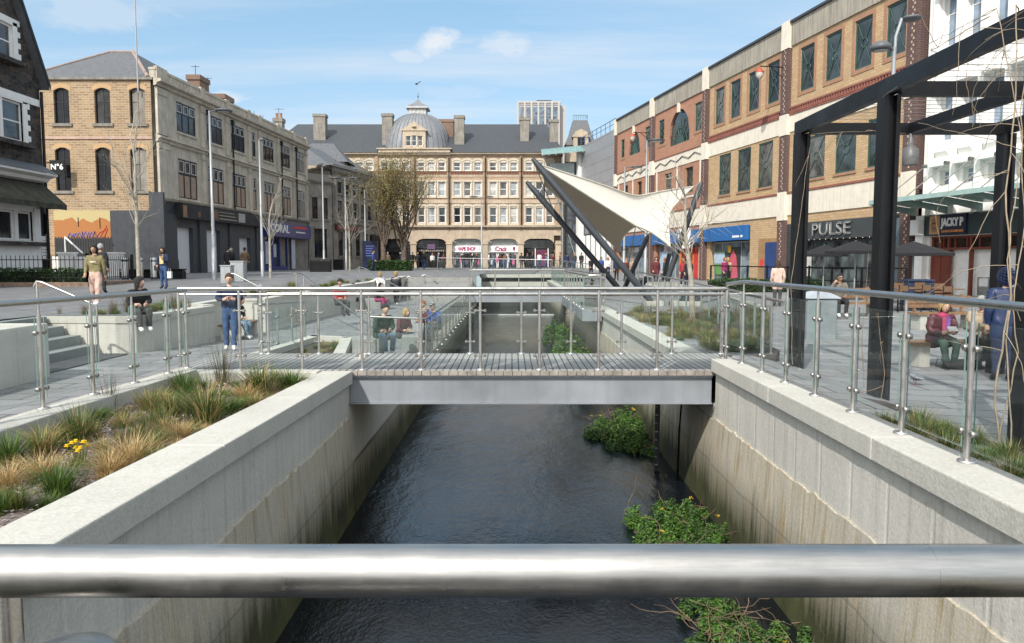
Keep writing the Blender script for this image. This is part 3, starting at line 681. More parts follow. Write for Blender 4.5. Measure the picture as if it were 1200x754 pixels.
def wall_grid(mb, x0, x1, z0, z1, holes, y=0.0, rev=.22, m=0, mr=None):
    xs = sorted(set([x0, x1]+[h[0] for h in holes]+[h[1] for h in holes])); zs = sorted(set([z0, z1]+[h[2] for h in holes]+[h[3] for h in holes]))
    xs = [x for x in xs if x0-1e-6 <= x <= x1+1e-6]; zs = [z for z in zs if z0-1e-6 <= z <= z1+1e-6]
    ins = lambda x, z: any(h[0] < x < h[1] and h[2] < z < h[3] for h in holes)
    for a, b in zip(xs, xs[1:]):
        run = None
        for c, d in zip(zs, zs[1:]):
            if ins((a+b)/2, (c+d)/2):
                if run is not None: mb.quad((a, y, run), (b, y, run), (b, y, c), (a, y, c), m); run = None
            elif run is None: run = c
        if run is not None: mb.quad((a, y, run), (b, y, run), (b, y, zs[-1]), (a, y, zs[-1]), m)
    mr = m if mr is None else mr
    for h in holes:
        a, b, c, d = h[:4]
        mb.quad((a, y, c), (a, y, d), (a, y+rev, d), (a, y+rev, c), mr); mb.quad((b, y, d), (b, y, c), (b, y+rev, c), (b, y+rev, d), mr)
        mb.quad((a, y, d), (b, y, d), (b, y+rev, d), (a, y+rev, d), mr); mb.quad((b, y, c), (a, y, c), (a, y+rev, c), (b, y+rev, c), mr)
    return mb
def arch_fill(mb, a, b, ztop, rise, y, m=0, n=8):
    """spandrels that turn a square head into a segmental / round arch"""
    c = (a+b)/2; h = (b-a)/2
    f = lambda x: ztop-rise+rise*math.sqrt(max(0, 1-((x-c)/h)**2)) if rise >= h*.9 else ztop-rise*((x-c)/h)**2
    for i in range(n):
        p, q = a+(b-a)*i/n, a+(b-a)*(i+1)/n
        mb.quad((p, y, f(p)), (q, y, f(q)), (q, y, ztop), (p, y, ztop), m); mb.quad((p, y, f(p)), (p, y+.2, f(p)), (q, y+.2, f(q)), (q, y, f(q)), m)
def window(F, x0, x1, z0, z1, fm, pm, cols=2, rows=(), y=.13, fw=.06, bw=.035, parent=None, name='window', extra=None):
    """frame (with glazing bars) as a part, its glass as a sub-part"""
    w_, h_ = x1-x0, z1-z0; mb = MB()
    mb.box(0, fw, 0, .07, 0, h_); mb.box(w_-fw, w_, 0, .07, 0, h_); mb.box(fw, w_-fw, .002, .068, 0, fw); mb.box(fw, w_-fw, .002, .068, h_-fw, h_)
    for i in range(1, cols): mb.box(w_*i/cols-bw/2, w_*i/cols+bw/2, .01, .06, fw, h_-fw)
    for r in rows: mb.box(fw, w_-fw, .013, .057, h_*r-bw/2, h_*r+bw/2)
    if extra: extra(mb, w_, h_)
    o = F.put(mb, name, fm, parent, (x0, y, z0))
    if pm is PANE and F is not None: pm = WR.choice((PANE, PANE, PANE2, PANE3))
    elif pm is PANEN: pm = WR.choice((PANEN, PANEN, PANEN2, PANE3, PANEB))
    p = MB(); p.quad((fw*.5, .04, fw*.5), (w_-fw*.5, .04, fw*.5), (w_-fw*.5, .04, h_-fw*.5), (fw*.5, .04, h_-fw*.5)); p.build('pane', pm, o)
    return o
def cornice(F, x0, x1, z, mats, prof=((0, 0), (.12, .04), (.16, .16), (.3, .2), (.32, .3), (.02, .36)), name='cornice', parent=None, ends=True):
    mb = MB(); pr = [(-a, z+b) for a, b in prof]
    n0 = len(pr)
    for (ya, za), (yb, zb) in zip(pr, pr[1:]): mb.quad((x0, ya, za), (x1, ya, za), (x1, yb, zb), (x0, yb, zb))
    mb.quad((x0, pr[-1][0], pr[-1][1]), (x1, pr[-1][0], pr[-1][1]), (x1, .1, pr[-1][1]), (x0, .1, pr[-1][1]))
    if ends:
        mb.poly([(x0, y, z_) for y, z_ in reversed(pr)]); mb.poly([(x1, y, z_) for y, z_ in pr])
    return F.put(mb, name, mats, parent)
def chimney(parent, x, y, z0, z1, w_, d, mat, pots=2, potm=None):
    mb = MB(); mb.box(x-w_/2, x+w_/2, y-d/2, y+d/2, z0, z1-.35); mb.box(x-w_/2-.08, x+w_/2+.08, y-d/2-.08, y+d/2+.08, z1-.35, z1)
    o = mb.build('chimney', mat, parent)
    for i in range(pots): MB().lathe([(.13, 0), (.11, .45), (.14, .5)], 10).build('chimney_pot', potm or M('clay_pot', (.35, .17, .09)), o, (x-w_/2+w_*(i+.5)/pots, y, z1+.001))
    return o
# ------------------------------------------------------------------ corner building: brick end, stone street front
CB = thing('corner_building', 'three storey corner building with a yellow brick end and a long stone street front', 'building', (-22.8, 50, 0))
cbm = Matrix.Translation((-22.8, 50, 0))
FB = Fac(CB, (-31, 50), (-22.8, 50), 0, cbm); FS = Fac(CB, (-22.8, 50), (-20.9, 79), .64, cbm)
up = [(1.72, 2.71), (4.33, 5.33), (6.56, 7.57)]; lo = [(1.65, 2.62), (4.23, 5.21), (6.47, 7.52)]
holes = [(a, b, 10.27, 12.51) for a, b in up]+[(a, b, 6.0, 8.76) for a, b in lo]
mb = wall_grid(MB(), 0, 7.95, .6, 13.1, holes)
for h in holes: arch_fill(mb, h[0], h[1], h[3], .2, -.004)
FB.put(mb, 'brick_wall', YBRICK)
RBR = brick('rubbed_arch_brick', (.55, .33, .15), (.5, .29, .12), (.45, .38, .28), .075, .25, .01, .2)
for i, h in enumerate(holes):
    window(FB, h[0], h[1], h[2], h[3]-.02, WOODB, [PANE2] if i in (1, 5) else [PANE], 2, (.62,), y=.16)
    sl = MB().box(h[0]-.15, h[1]+.15, -.1, .2, h[2]-.18, h[2]-.002); FB.put(sl, 'window_sill', STONEG)
    ar = MB(); c_ = (h[0]+h[1])/2; n = 10; hw = (h[1]-h[0])/2+.12
    for j in range(n):
        p, q = -hw+2*hw*j/n, -hw+2*hw*(j+1)/n; f = lambda x: h[3]-.2*(x/hw)**2
        ar.quad((c_+p, -.012, f(p)), (c_+q, -.012, f(q)), (c_+q, -.012, f(q)+.28), (c_+p, -.012, f(p)+.28))
    FB.put(ar, 'window_arch', RBR)
st = MB(); st.box(0, 7.95, -.06, .05, 9.28, 9.42); FB.put(st, 'string_course', M('pink_string', (.45, .3, .24), .8), label='thin pinkish string course on the brick end')
st = MB(); st.box(-.2, 8.15, -.14, .05, 13.0, 13.16); FB.put(st, 'gutter', STONEG)
# painted lower wall and mural
p = MB(); p.box(5.05, 8.5, -.03, .02, 0, 4.75); p.box(7.7, 8.62, -.28, -.031, 0, 5.9); FB.put(p, 'grey_painted_wall', DGREY, label='dark grey painted wall base')
m, nt, bs = nodes('mural'); v = coords(nt, 'Object'); sx = nt.nodes.new('ShaderNodeSeparateXYZ'); L(nt, v, sx.inputs[0])
n1 = noise(nt, coords(nt, 'Object', (1.2, 1, 1.2)), 1.2, 3); n2 = noise(nt, coords(nt, 'Object', (1, 1, 3)), 3.5, 4)
f = math_(nt, 'GREATER_THAN', math_(nt, 'ADD', sx.outputs[2], math_(nt, 'MULTIPLY', n1, .9)), 4.58)
c = mixc(nt, f, ramp(nt, [(.3, (.37, .145, .045)), (.6, (.4, .165, .05)), (.72, (.3, .13, .065))], n2).outputs[0], (.48, .39, .19))
L(nt, c, bs.inputs['Base Color']); bs.inputs['Roughness'].default_value = .8
p = MB(); p.box(1.4, 5.04, -.025, .02, .6, 4.75); mu = FB.put(p, 'mural_wall', m, label='orange and cream painted mural wall')
gr = MB(); rnd = random.Random(3)
for i in range(14):
    x = 2.3+i*.2; pts = [(x+rnd.uniform(-.1, .1), -.03, 3.0+rnd.uniform(-.1, .1)), (x+.12, -.03, 3.25+rnd.uniform(0, .2)), (x+.22, -.03, 3.05)]
    if i < 9: gr.tube(pts, .035, 5)
for i in range(3): gr.tube([(4.1+i*.25, -.03, 3.0), (4.35+i*.25, -.03, 3.35+.1*i), (4.75, -.03, 3.5+.15*i)], .03, 5, 1)
gr.box(2.95, 3.0, -.04, -.027, 3.7, 4.3, 2); gr.box(4.35, 4.4, -.04, -.027, 3.6, 4.3, 2)
gr.build('graffiti', [M('graffiti_blue', (.08, .11, .35)), M('graffiti_red', (.45, .05, .03)), BLACK], mu)
sg = MB().box(1.72, 2.66, -.75, -.68, 6.95, 7.86); s_ = FB.put(sg, 'hanging_sign', BLACK, label='square black hanging sign with white number')
MB().box(1.5, 1.72, -.73, -.70, 7.7, 7.74).box(1.5, 1.54, -.73, .0, 7.7, 7.745).build('bracket', BLACK, s_)
FB.letters('N°6', .48, WHITE, s_, 2.19, 7.42, y=-.765, bold=.012)
# stone street front
uw = [(2.71, 5.41), (7.14, 9.74), (11.31, 13.87), (15.4, 16.1), (17.77, 20.22), (21.93, 24.36), (26.0, 28.5)]
holes = [(a, b, 9.6, 11.6) for a, b in uw]+[(a, b, 5.15, 7.8) for a, b in uw]
FS.put(wall_grid(MB(), 0, 29.05, 4.9, 12.2, holes, rev=.1), 'stone_wall', STONE)
BOARD = pane('boarded_glass', (.3, .2, .13), .3, .3); 
for i, h in enumerate(holes):
    narrow = h[1]-h[0] < 1
    def tr(mb, w_, h_): pass
    cols = 1 if narrow else 3
    window(FS, h[0], h[1], h[2], h[3], WOODB, PANE if i < 7 else [PANE], cols, (.64,), y=.03, fw=.1, bw=.11)
    if i >= 7:
        q = MB(); w_ = (h[1]-h[0])/cols
        for j in range(cols): q.quad((h[0]+j*w_+.1, .062, h[2]+.1), (h[0]+(j+1)*w_-.1, .062, h[2]+.1), (h[0]+(j+1)*w_-.1, .062, h[2]+1.58), (h[0]+j*w_+.1, .062, h[2]+1.58))
        FS.put(q, 'boarded_light', M('board_brown', (.3, .21, .15), .5, var=.25))
    wl = MB()
    w_ = (h[1]-h[0])/cols
    for j in range(cols):
        a = h[0]+j*w_; za, zb = h[2]+(h[3]-h[2])*.66, h[3]-.12
        for (xa, xb, z0, z1) in ((a+.1, a+.15, za, zb), (a+w_-.15, a+w_-.1, za, zb), (a+.15, a+w_-.15, za, za+.05), (a+.15, a+w_-.15, zb-.05, zb)): wl.box(xa, xb, .012, .05, z0, z1)
    FS.put(wl, 'white_sash', M('aged_white', (.5, .5, .5), .6))
    e = MB(); e.box(h[0]-.08, h[1]+.08, -.1, .05, h[2]-.14, h[2]-.003); FS.put(e, 'window_sill', STONE)
pil = [(0, 1.3), (6.0, 6.6), (10.2, 10.8), (14.3, 14.8), (16.6, 17.1), (20.85, 21.4), (24.9, 25.5), (28.6, 29.05)]
mb = MB()
for a, b in pil:
    mb.cut(); mb.box(a+.0, b, -.16, -.001, 4.95, 8.5); mb.box(a, b, -.16, -.001, 9.0, 11.95); mb.box(a-.06, b+.06, -.22, -.161, 11.5, 11.62); mb.box(a-.06, b+.06, -.22, -.161, 8.1, 8.2); mb.box(a-.02, b+.02, -.2, -.0, 12.5, 13.25)
FS.put(mb, 'pilaster', STONE)
cornice(FS, -.15, 29.2, 12.0, STONE, ((0, 0), (.2, .06), (.24, .2), (.5, .28), (.52, .42), (.02, .5)))
cornice(FS, -.1, 29.15, 8.5, STONE, ((0, 0), (.16, .05), (.2, .2), (.34, .26), (.34, .34), (.02, .5)), 'string_course')
cornice(FS, -.1, 29.15, 4.75, STONE, ((0, 0), (.2, .06), (.3, .2), (.02, .26)), 'lower_cornice')
pp = MB(); pp.box(-.05, 29.1, -.08, .3, 12.45, 13.0); pp.box(-.08, 29.12, -.14, .34, 13.0, 13.16)
for i in range(60):
    x = 1.4+i*.46
    if not any(a-.2 < x < b+.2 for a, b in pil): pp.box(x-.08, x+.08, -.12, -.081, 12.55, 12.92)
FS.put(pp, 'parapet', STONE)
pan = MB()
for a, b in uw: pan.cut(); pan.box(a+.15, b-.15, -.05, -.001, 8.95, 9.3)
FS.put(pan, 'wall_panel', STONE)
for x in (6.9, 11.0, 25.4, 21.5):
    dp = MB(); dp.tube([(x, -.28, 4.9), (x, -.28, 11.6)], .07, 8); dp.box(x-.15, x+.15, -.4, -.17, 11.45, 11.8); FS.put(dp, 'drain_pipe', BLACK)
# ground floor: dark painted shop with white shutters, ruined fascia
mb = wall_grid(MB(), 0, 16.5, -.1, 4.9, [(2.2, 4.5, -.1, 3.15), (6.6, 8.8, -.1, 3.15), (12.3, 14.5, .15, 2.75)], rev=.35); FS.put(mb, 'dark_shopfront', DGREY)
for (a, b, c, d_) in ((2.2, 4.5, -.05, 3.15), (6.6, 8.8, -.05, 3.15), (12.3, 14.5, .15, 2.75)):
    q = MB(); q.quad((a, .3, c), (b, .3, c), (b, .3, d_), (a, .3, d_))
    FS.put(q, 'shutter', SHADEW)
mb = MB()
for a, b in ((0, 2.05), (5.3, 6.2), (10.3, 11.0), (15.6, 16.5)): mb.cut(); mb.box(a, b, -.12, -.001, .0, 4.0); mb.box(a-.02, b+.02, -.16, -.121, 0, .9)
FS.put(mb, 'shop_pilaster', DGREY)
mb = MB(); mb.box(2.05, 16.3, -.55, -.001, 3.75, 4.7); o = FS.put(mb, 'fascia', [M('rotten_fascia', (.02, .021, .024), .7, var=.5, scale=1.5)], label='dark ruined shop fascia with bare patches')
mb = MB()
for a, b, z0, z1, k_ in ((2.1, 2.6, 3.8, 4.6, 0), (6.2, 7.4, 3.85, 4.6, 1), (7.6, 10.4, 4.2, 4.27, 2), (7.6, 10.6, 3.95, 4.03, 2), (7.6, 10.2, 4.45, 4.5, 2), (11.0, 12.2, 3.9, 4.6, 3), (4.2, 4.6, 3.9, 4.3, 1)):
    mb.cut(); mb.box(a, b, -.58, -.551, z0, z1, k_)
mb.build('bare_patch', [M('patch_timber', (.28, .15, .08)), M('patch_rust', (.14, .08, .05)), M('patch_batten', (.3, .26, .2)), M('patch_board', (.35, .34, .33))], o)
# betting shop
BLUE = M('shop_blue', (.02, .035, .17), .35, var=.1); 
mb = wall_grid(MB(), 16.5, 29.05, -.1, 4.9, [(17.6, 22.9, .35, 3.0), (23.1, 24.0, -.1, 3.0), (25.3, 28.2, -.1, 2.9)], rev=.3, m=0); o = FS.put(mb, 'blue_shopfront', [STONEG])
q = MB(); q.box(16.9, 28.6, -.5, -.002, 3.05, 4.35); fs = FS.put(q, 'shop_fascia', BLUE, label='deep blue shop fascia with white lettering')
FS.letters('CORAL', 1.0, WHITE, fs, 20.0, 3.75, y=-.53, bold=.02, wid=4.6)
q = MB(); q.box(23.6, 27.2, -.53, -.501, 3.95, 4.15, 0); q.box(24.2, 26.8, -.53, -.501, 3.55, 3.66, 1); q.build('lettering', [M('sign_red', (.6, .05, .04)), WHITE], fs)
q = MB()
for a, b in ((17.0, 17.6), (22.9, 23.1), (24.0, 25.2), (19.2, 19.5), (21.0, 21.2)): q.box(a, b, -.06, .12, -.05, 3.05)
q.box(17.0, 23.0, -.05, .1, -.05, .35); FS.put(q, 'shopfront_frame', BLUE)
for (a, b, c, d_) in ((17.6, 22.9, .35, 3.0), (23.1, 24.0, 0, 3.0), (25.3, 28.2, 0, 2.9)):
    window(FS, a, b, c, d_, BLUE, PANEB, 2, (.75,), y=.15, name='shop_window')
q = MB(); q.box(17.8, 19.1, .14, .149, .6, 2.6); q.box(24.1, 25.1, -.07, -.061, .1, 2.9); q.box(19.6, 20.7, .14, .149, 1.2, 2.4); q.box(25.7, 26.6, .13, .149, .5, 1.6); FS.put(q, 'window_poster', M('poster_white', (.5, .55, .6), .5))
# body and hipped roof
mb = MB(); mb.box(-8.2, -.15, .35, 10, 0, 13.1); mb.prism([(-8.2, 10), (0.2, 10), (1.9, 29), (-8, 29)], 0, 12.4); mb.build('building_body', STONEG, CB); FS.put(MB().box(.1, 29.0, .36, 3, 0, 12.45), 'building_body', STONEG)
rf = MB(); e = 13.16
A_, B_, C_, D_ = (-8.4, -.1, e), (-.35, -.1, e), (-.6, 12, e), (-8.4, 12, e); r1, r2 = (-5.0, 4.4, 15.9), (-3.4, 4.4, 15.9); r3, r4 = (-5, 9, 15.9), (-3.4, 9, 15.9)
rf.quad(A_, B_, r2, r1); rf.quad(B_, C_, r4, r2); rf.quad(C_, D_, r3, r4); rf.quad(D_, A_, r1, r3); rf.quad(r1, r2, r4, r3)
ro = rf.build('roof', SLATE, CB)
hp = MB(); hp.tube([B_, r2], .13, 6); hp.tube([A_, r1], .1, 6); hp.tube([r1, r2], .1, 6); hp.build('ridge_tile', M('pink_ridge', (.28, .21, .18), .85), ro)
RB = brick('chimney_brick', (.24, .13, .08), (.17, .09, .06), (.24, .2, .17))
cF = lambda x: FS.d*x
for x, w_, zz_ in ((8.4, 2.2, 15.1), (12.6, 2.4, 14.6)):
    q = FS.d*x; chimney(CB, q.x-1.1, q.y, 12.3, zz_, .9, w_*.8, RB, 0)
q = FS.d*24.5; chimney(CB, q.x-1.0, q.y, 12, 15.0, .8, .9, STONEG, 2)
an = MB()
for x, h in ((8.0, 16.6), (10, 16.2)):
    q = FS.d*x; an.cut(); an.tube([(q.x-1.1, q.y, 13.8), (q.x-1.1, q.y, h-.7)], .025, 5); an.tube([(q.x-1.4, q.y, h-.8), (q.x-.8, q.y, h-.8)], .02, 4)
q = FS.d*24.5; an.cut(); an.tube([(q.x-1, q.y, 14.9), (q.x-1, q.y, 16)], .025, 5); an.tube([(q.x-1.4, q.y, 15.9), (q.x-.5, q.y, 15.9)], .02, 4)
an.build('aerial', DGREY, CB)
cr = MB()
for i in range(5):
    q = FS.d*(17.5+i*1.0); cr.tube([(q.x-1, q.y, 12.9), (q.x-1, q.y, 14.2+.4*(i % 2))], .03, 5)
q0, q1 = FS.d*17.5, FS.d*21.5; cr.tube([(q0.x-1, q0.y, 13.9), (q1.x-1, q1.y, 13.9)], .03, 5); cr.build('roof_railing', M('verdigris', (.1, .2, .2)), CB)
po = MB(); po.tube([(-1.0, -.1, 12.2), (-1.0, -.12, 22.5)], .05, 8); po.build('flag_pole', M('pole_grey', (.35, .36, .38), .5), CB)
# ------------------------------------------------------------------ dark stone gabled house at the left edge
DH = thing('gabled_house', 'dark rubble stone gabled house with white sash windows at the left edge', 'house', (-22.8, 28, .5))
FD = Fac(DH, (-22.8, 28), (-22.8, 37.8), 0)
m, nt, bs = nodes('dark_rubble'); v = coords(nt, 'Object', (1, 1, 1.7)); vo = N(nt, 'ShaderNodeTexVoronoi', Scale=3.2); L(nt, v, vo.inputs['Vector']); ve = N(nt, 'ShaderNodeTexVoronoi', Scale=3.2); ve.feature = 'DISTANCE_TO_EDGE'; L(nt, v, ve.inputs['Vector'])
sx = nt.nodes.new('ShaderNodeSeparateXYZ'); L(nt, vo.outputs['Color'], sx.inputs[0])
c = ramp(nt, [(0, (.012, .011, .011)), (.6, (.045, .037, .032)), (1, (.09, .065, .05))], sx.outputs[0]).outputs[0]
c = mixc(nt, math_(nt, 'LESS_THAN', ve.outputs['Distance'], .035), c, (.075, .068, .06)); L(nt, c, bs.inputs['Base Color']); bs.inputs['Roughness'].default_value = .9; bump(nt, bs, ve.outputs['Distance'], .7, .03)
RUB = m
holes = [(5.6, 7.95, 10.15, 11.7), (5.4, 8.4, 6.5, 8.3), (5.0, 8.75, 1.95, 3.3)]
mb = wall_grid(MB(), 0, 9.8, -.2, 9.75, [h for h in holes if h[3] < 9.7], rev=.25); FD.put(mb, 'stone_wall', RUB)
mb = MB(); gx, gz = 4.0, 20.5
mb.quad((gx-4, 0, 9.75), (5.6, 0, 9.75), (5.6, 0, gz-(5.6-gx)*1.86), (gx, 0, gz)); 
lim = lambda x: gz-(x-gx)*1.86
mb.poly([(5.6, 0, 11.7), (7.95, 0, 11.7), (7.95, 0, lim(7.95)), (5.6, 0, lim(5.6))]); mb.poly([(5.6, 0, 9.75), (7.95, 0, 9.75), (7.95, 0, 10.15), (5.6, 0, 10.15)]); mb.poly([(7.95, 0, 9.75), (9.78, 0, 9.75), (7.95, 0, lim(7.95))])
FD.put(mb, 'gable_wall', RUB)
mb = MB(); mb.quad((gx-.1, -.35, gz+.3), (10.05, -.35, 9.45), (10.05, 6, 9.45), (gx-.1, 6, gz+.3)); mb.quad((gx-.1, -.35, gz+.1), (gx-.1, 6, gz+.1), (10.0, 6, 9.25), (10.0, -.35, 9.25))
mb.quad((gx-.1, -.35, gz+.3), (gx-.1, -.35, gz), (10.05, -.35, 9.15), (10.05, -.35, 9.45)); FD.put(mb, 'roof', [SLATE]); 
mb = MB(); mb.quad((gx-.1, -.4, gz+.35), (gx-.1, -.4, gz+.0), (10.1, -.4, 9.15), (10.1, -.4, 9.5)); mb.quad((gx-.1, -.4, gz+.35), (10.1, -.4, 9.5), (10.1, -.34, 9.5), (gx-.1, -.34, gz+.35)); FD.put(mb, 'barge_board', BLACK)
mb = MB(); mb.box(0, 9.79, .3, 6, -.2, 9.4); mb.quad((9.8, 0, -.2), (9.8, .3, -.2), (9.8, .3, 9.7), (9.8, 0, 9.7)); FD.put(mb, 'building_body', RUB)
for (a, b, c_, d_), co in zip(holes, (2, 2, 3)):
    sr = MB()
    for (xa, xb, za, zb) in ((a-.3, a, c_-.05, d_+.15), (b, b+.3, c_-.05, d_+.15), (a-.3, b+.3, d_+.002, d_+.3)): sr.box(xa, xb, -.06, .1, za, zb)
    for i in range(4): sr.box(b+.3, b+.5, -.055, -.001, c_+.1+i*.5, c_+.35+i*.5)
    FD.put(sr, 'window_surround', WHITE)
    if co == 2:
        wd = (b-a-.15)/2
        for j in range(2):
            window(FD, a+j*(wd+.15), a+j*(wd+.15)+wd, c_, d_, WHITE, PANEB, 1, (.5,), y=.08, fw=.09, bw=.06, name='sash_window')
        FD.put(MB().box(a+wd, a+wd+.15, -.02, .2, c_, d_), 'mullion', WHITE)
    else:
        wd = (b-a-.5)/3
        for j in range(3):
            window(FD, a+j*(wd+.25), a+j*(wd+.25)+wd, c_, d_, WHITE, PANE, 1, (), y=.08, fw=.09, name='sash_window')
        for j in range(2): FD.put(MB().box(a+wd+j*(wd+.25), a+wd+.25+j*(wd+.25), -.03, .2, c_, d_), 'mullion', WHITE)
    FD.put(MB().box(a-.4, b+.4, -.4, .05, c_-.25, c_-.06), 'window_ledge', RUB)
FD.put(MB().box(0, 9.85, -.07, .02, 8.38, 8.7), 'white_band', WHITE)
mb = MB(); mb.quad((2, -.1, 5.6), (9.6, -.1, 5.6), (9.7, -.8, 5.15), (2, -.8, 5.15)); FD.put(mb, 'lead_roof', SLATE)
cornice(FD, 2, 9.7, 4.75, WHITE, ((0, 0), (.3, .05), (.4, .2), (.75, .3), (.78, .39), (.02, .42)), 'shop_cornice')
m = M('moss_canvas', (.045, .045, .028), .95, var=.6, scale=2.5, bmp=.6)
mb = MB(); mb.quad((2, -.15, 4.65), (9.6, -.15, 4.65), (9.6, -1.2, 3.7), (2, -1.2, 3.7)); mb.quad((2, -1.2, 3.7), (9.6, -1.2, 3.7), (9.6, -1.2, 3.45), (2, -1.2, 3.45)); mb.tri((9.6, -.15, 4.65), (9.6, -.15, 3.5), (9.6, -1.2, 3.5)); FD.put(mb, 'awning', m, label='mossy dark canvas awning')
mb = MB(); mb.box(2, 9.2, -.1, -.001, -.2, 1.94); mb.box(8.8, 9.25, -.1, -.001, 1.94, 3.5); FD.put(mb, 'white_shopfront', WHITE)
mb = MB(); mb.box(9.3, 9.75, -.06, -.001, 1.1, 2.2, 0); mb.box(9.3, 9.75, -.06, -.001, .4, 1.05, 1); mb.box(9.3, 9.75, -.06, -.001, 2.3, 3.3, 1); o = FD.put(mb, 'notice_board', [WHITE, BLACK])
for i in range(6): pass
tx = MB()
for i in range(6): tx.box(9.36, 9.68, -.066, -.061, 1.25+i*.14, 1.29+i*.14)
tx.lathe([(.13, 0), (.16, 0)], 14, c=(9.52, -.066, 2.9), cap=False)
tx.build('lettering', M('board_text', (.3, .3, .3)), o)
dp = MB(); dp.tube([(9.72, -.14, 0), (9.72, -.14, 9.1)], .07, 8); FD.put(dp, 'drain_pipe', BLACK)
FD.put(MB().box(9.805, 9.95, .02, .3, -.2, 6.2), 'white_quoin', WHITE)
# ------------------------------------------------------------------ mid-left stone buildings
def stone_block(name, label, p0, p1, zb, h, rows, depth=9, mat=STONEG, fm=WOODB, base_mat=None, roof=None):
    t = thing(name, label, 'building', (p0[0], p0[1], zb)); F = Fac(t, p0, p1, 0)
    holes = [x for r in rows for x in r]
    F.put(wall_grid(MB(), 0, F.L, -.3, h, holes, rev=.12), 'stone_wall', mat)
    for x in holes:
        window(F, x[0], x[1], x[2], x[3], fm, PANE, 2 if x[1]-x[0] > .9 else 1, (.5,), y=.05)
        F.put(MB().box(x[0]-.15, x[1]+.15, -.12, .05, x[2]-.18, x[2]-.003).cut().box(x[0]-.15, x[1]+.15, -.08, .05, x[3]+.003, x[3]+.2), 'window_surround', mat)
    cornice(F, -.1, F.L+.1, h-.2, mat)
    F.put(MB().box(0, F.L, .26, depth, -.3, h).box(0, F.L, -.05, .3, h+.17, h+.8), 'building_body', mat)
    return t, F
t, F = stone_block('stone_house', 'narrow two storey grey stone house just past the betting shop', (-20.85, 79.2), (-18.95, 81.6), .64, 9.0,
    [[(.5, 1.2, 5.2, 7.4), (1.8, 2.5, 5.2, 7.4)], [(.7, 2.3, 1.2, 4.2)]])
rows = [[(1.0+i*1.95, 2.1+i*1.95, 5.6, 7.3) for i in range(6)], [(1.0+i*1.95, 2.1+i*1.95, 8.1, 9.3) for i in range(6)], [(1.2+i*2.2, 2.3+i*2.2, 1.4, 4.0) for i in range(5)]]
t, F = stone_block('bank_building', 'long weathered grey stone building with arched upper windows left of the budding trees', (-18.9, 81.7), (-15.9, 94.5), .64, 10.3, rows, 8)
cornice(F, -.1, F.L+.1, 4.7, STONEG, name='string_course')
F.put(MB().box(.3, 5.5, -.3, -.001, 4.15, 4.65), 'fascia', M('maroon_fascia', (.1, .015, .02), .6)); 
mb = MB()
for i in range(7): mb.cut(); mb.box(.3+i*1.95, .7+i*1.95, -.2, -.001, 5.0, 9.9)
F.put(mb, 'pilaster', STONEG)
F.put(MB().box(9.5, 12.2, -.25, -.001, -.2, 3.9), 'dark_doorway', BLACK)
mb = MB(); L_ = F.L
mb.quad((-1, -.3, 10.8), (L_, -.3, 10.8), (L_, 5, 13.6), (3, 5, 13.6)); mb.quad((-1, 10, 10.8), (-1, -.3, 10.8), (3, 5, 13.6), (3, 5.1, 13.6)); F.put(mb, 'roof', SLATE)
t, F = stone_block('rendered_house', 'pale rendered house with a hipped slate roof above the stone parapets', (-25.5, 88), (-19, 88), .64, 11.2, [[(3.2, 5.4, 9.3, 10.4)]], 6, M('cream_render', (.5, .43, .34), .85, streak=.3), WHITE)
mb = MB(); mb.quad((-.5, -.3, 12.0), (7.0, -.3, 12.0), (4.5, 3.5, 14.6), (2, 3.5, 14.6)); mb.quad((7.0, -.3, 12.0), (7.0, 7, 12), (4.5, 3.6, 14.6), (4.5, 3.5, 14.6)); mb.quad((-.5, 7, 12), (-.5, -.3, 12), (2, 3.5, 14.6), (2, 3.6, 14.6)); mb.quad((7, 7, 12), (-.5, 7, 12), (2, 3.6, 14.6), (4.5, 3.6, 14.6)); F.put(mb, 'roof', SLATE)
# ------------------------------------------------------------------ long arcade building across the end of the street
QB = thing('arcade_building', 'long four storey cream stone building with a grey dome closing the end of the street', 'building', (-30, 96, .65))
F = Fac(QB, (-30, 96), (6.3, 96), 0)
CREAM = M('cream_stone', (.46, .375, .28), .85, var=.2, scale=1.1, streak=.5, bmp=.2, bscale=10); BUFF = brick('buff_brick', (.43, .30, .19), (.35, .23, .14), (.4, .33, .26), .4, .14, .02, .3)
REDB = M('red_dentil', (.3, .09, .055), .85)
bays = [4.4+4.45*i for i in range(7)]
wins = [[], [], []]; Z = [(5.55, 7.45), (8.85, 10.55), (11.95, 12.95)]
for b in bays:
    for j in range(3):
        x = b+.58+j*1.28
        for k_, (z0, z1) in enumerate(Z): wins[k_].append((x, x+.86, z0, z1))
holes = [h for r in wins for h in r]
F.put(wall_grid(MB(), 0, 36.1, 4.6, 14.0, holes, rev=.25), 'brick_wall', BUFF)
for k_, r in enumerate(wins):
    for n_, h in enumerate(r):
        dark = k_ == 0 and 12 <= n_ <= 14
        if h[0] < 9: 
            pass
        window(F, h[0], h[1], h[2], h[3], WHITE, PANE if dark else PANEN, 1, (.5,), y=.12, fw=.09, bw=.07)
sr = MB()
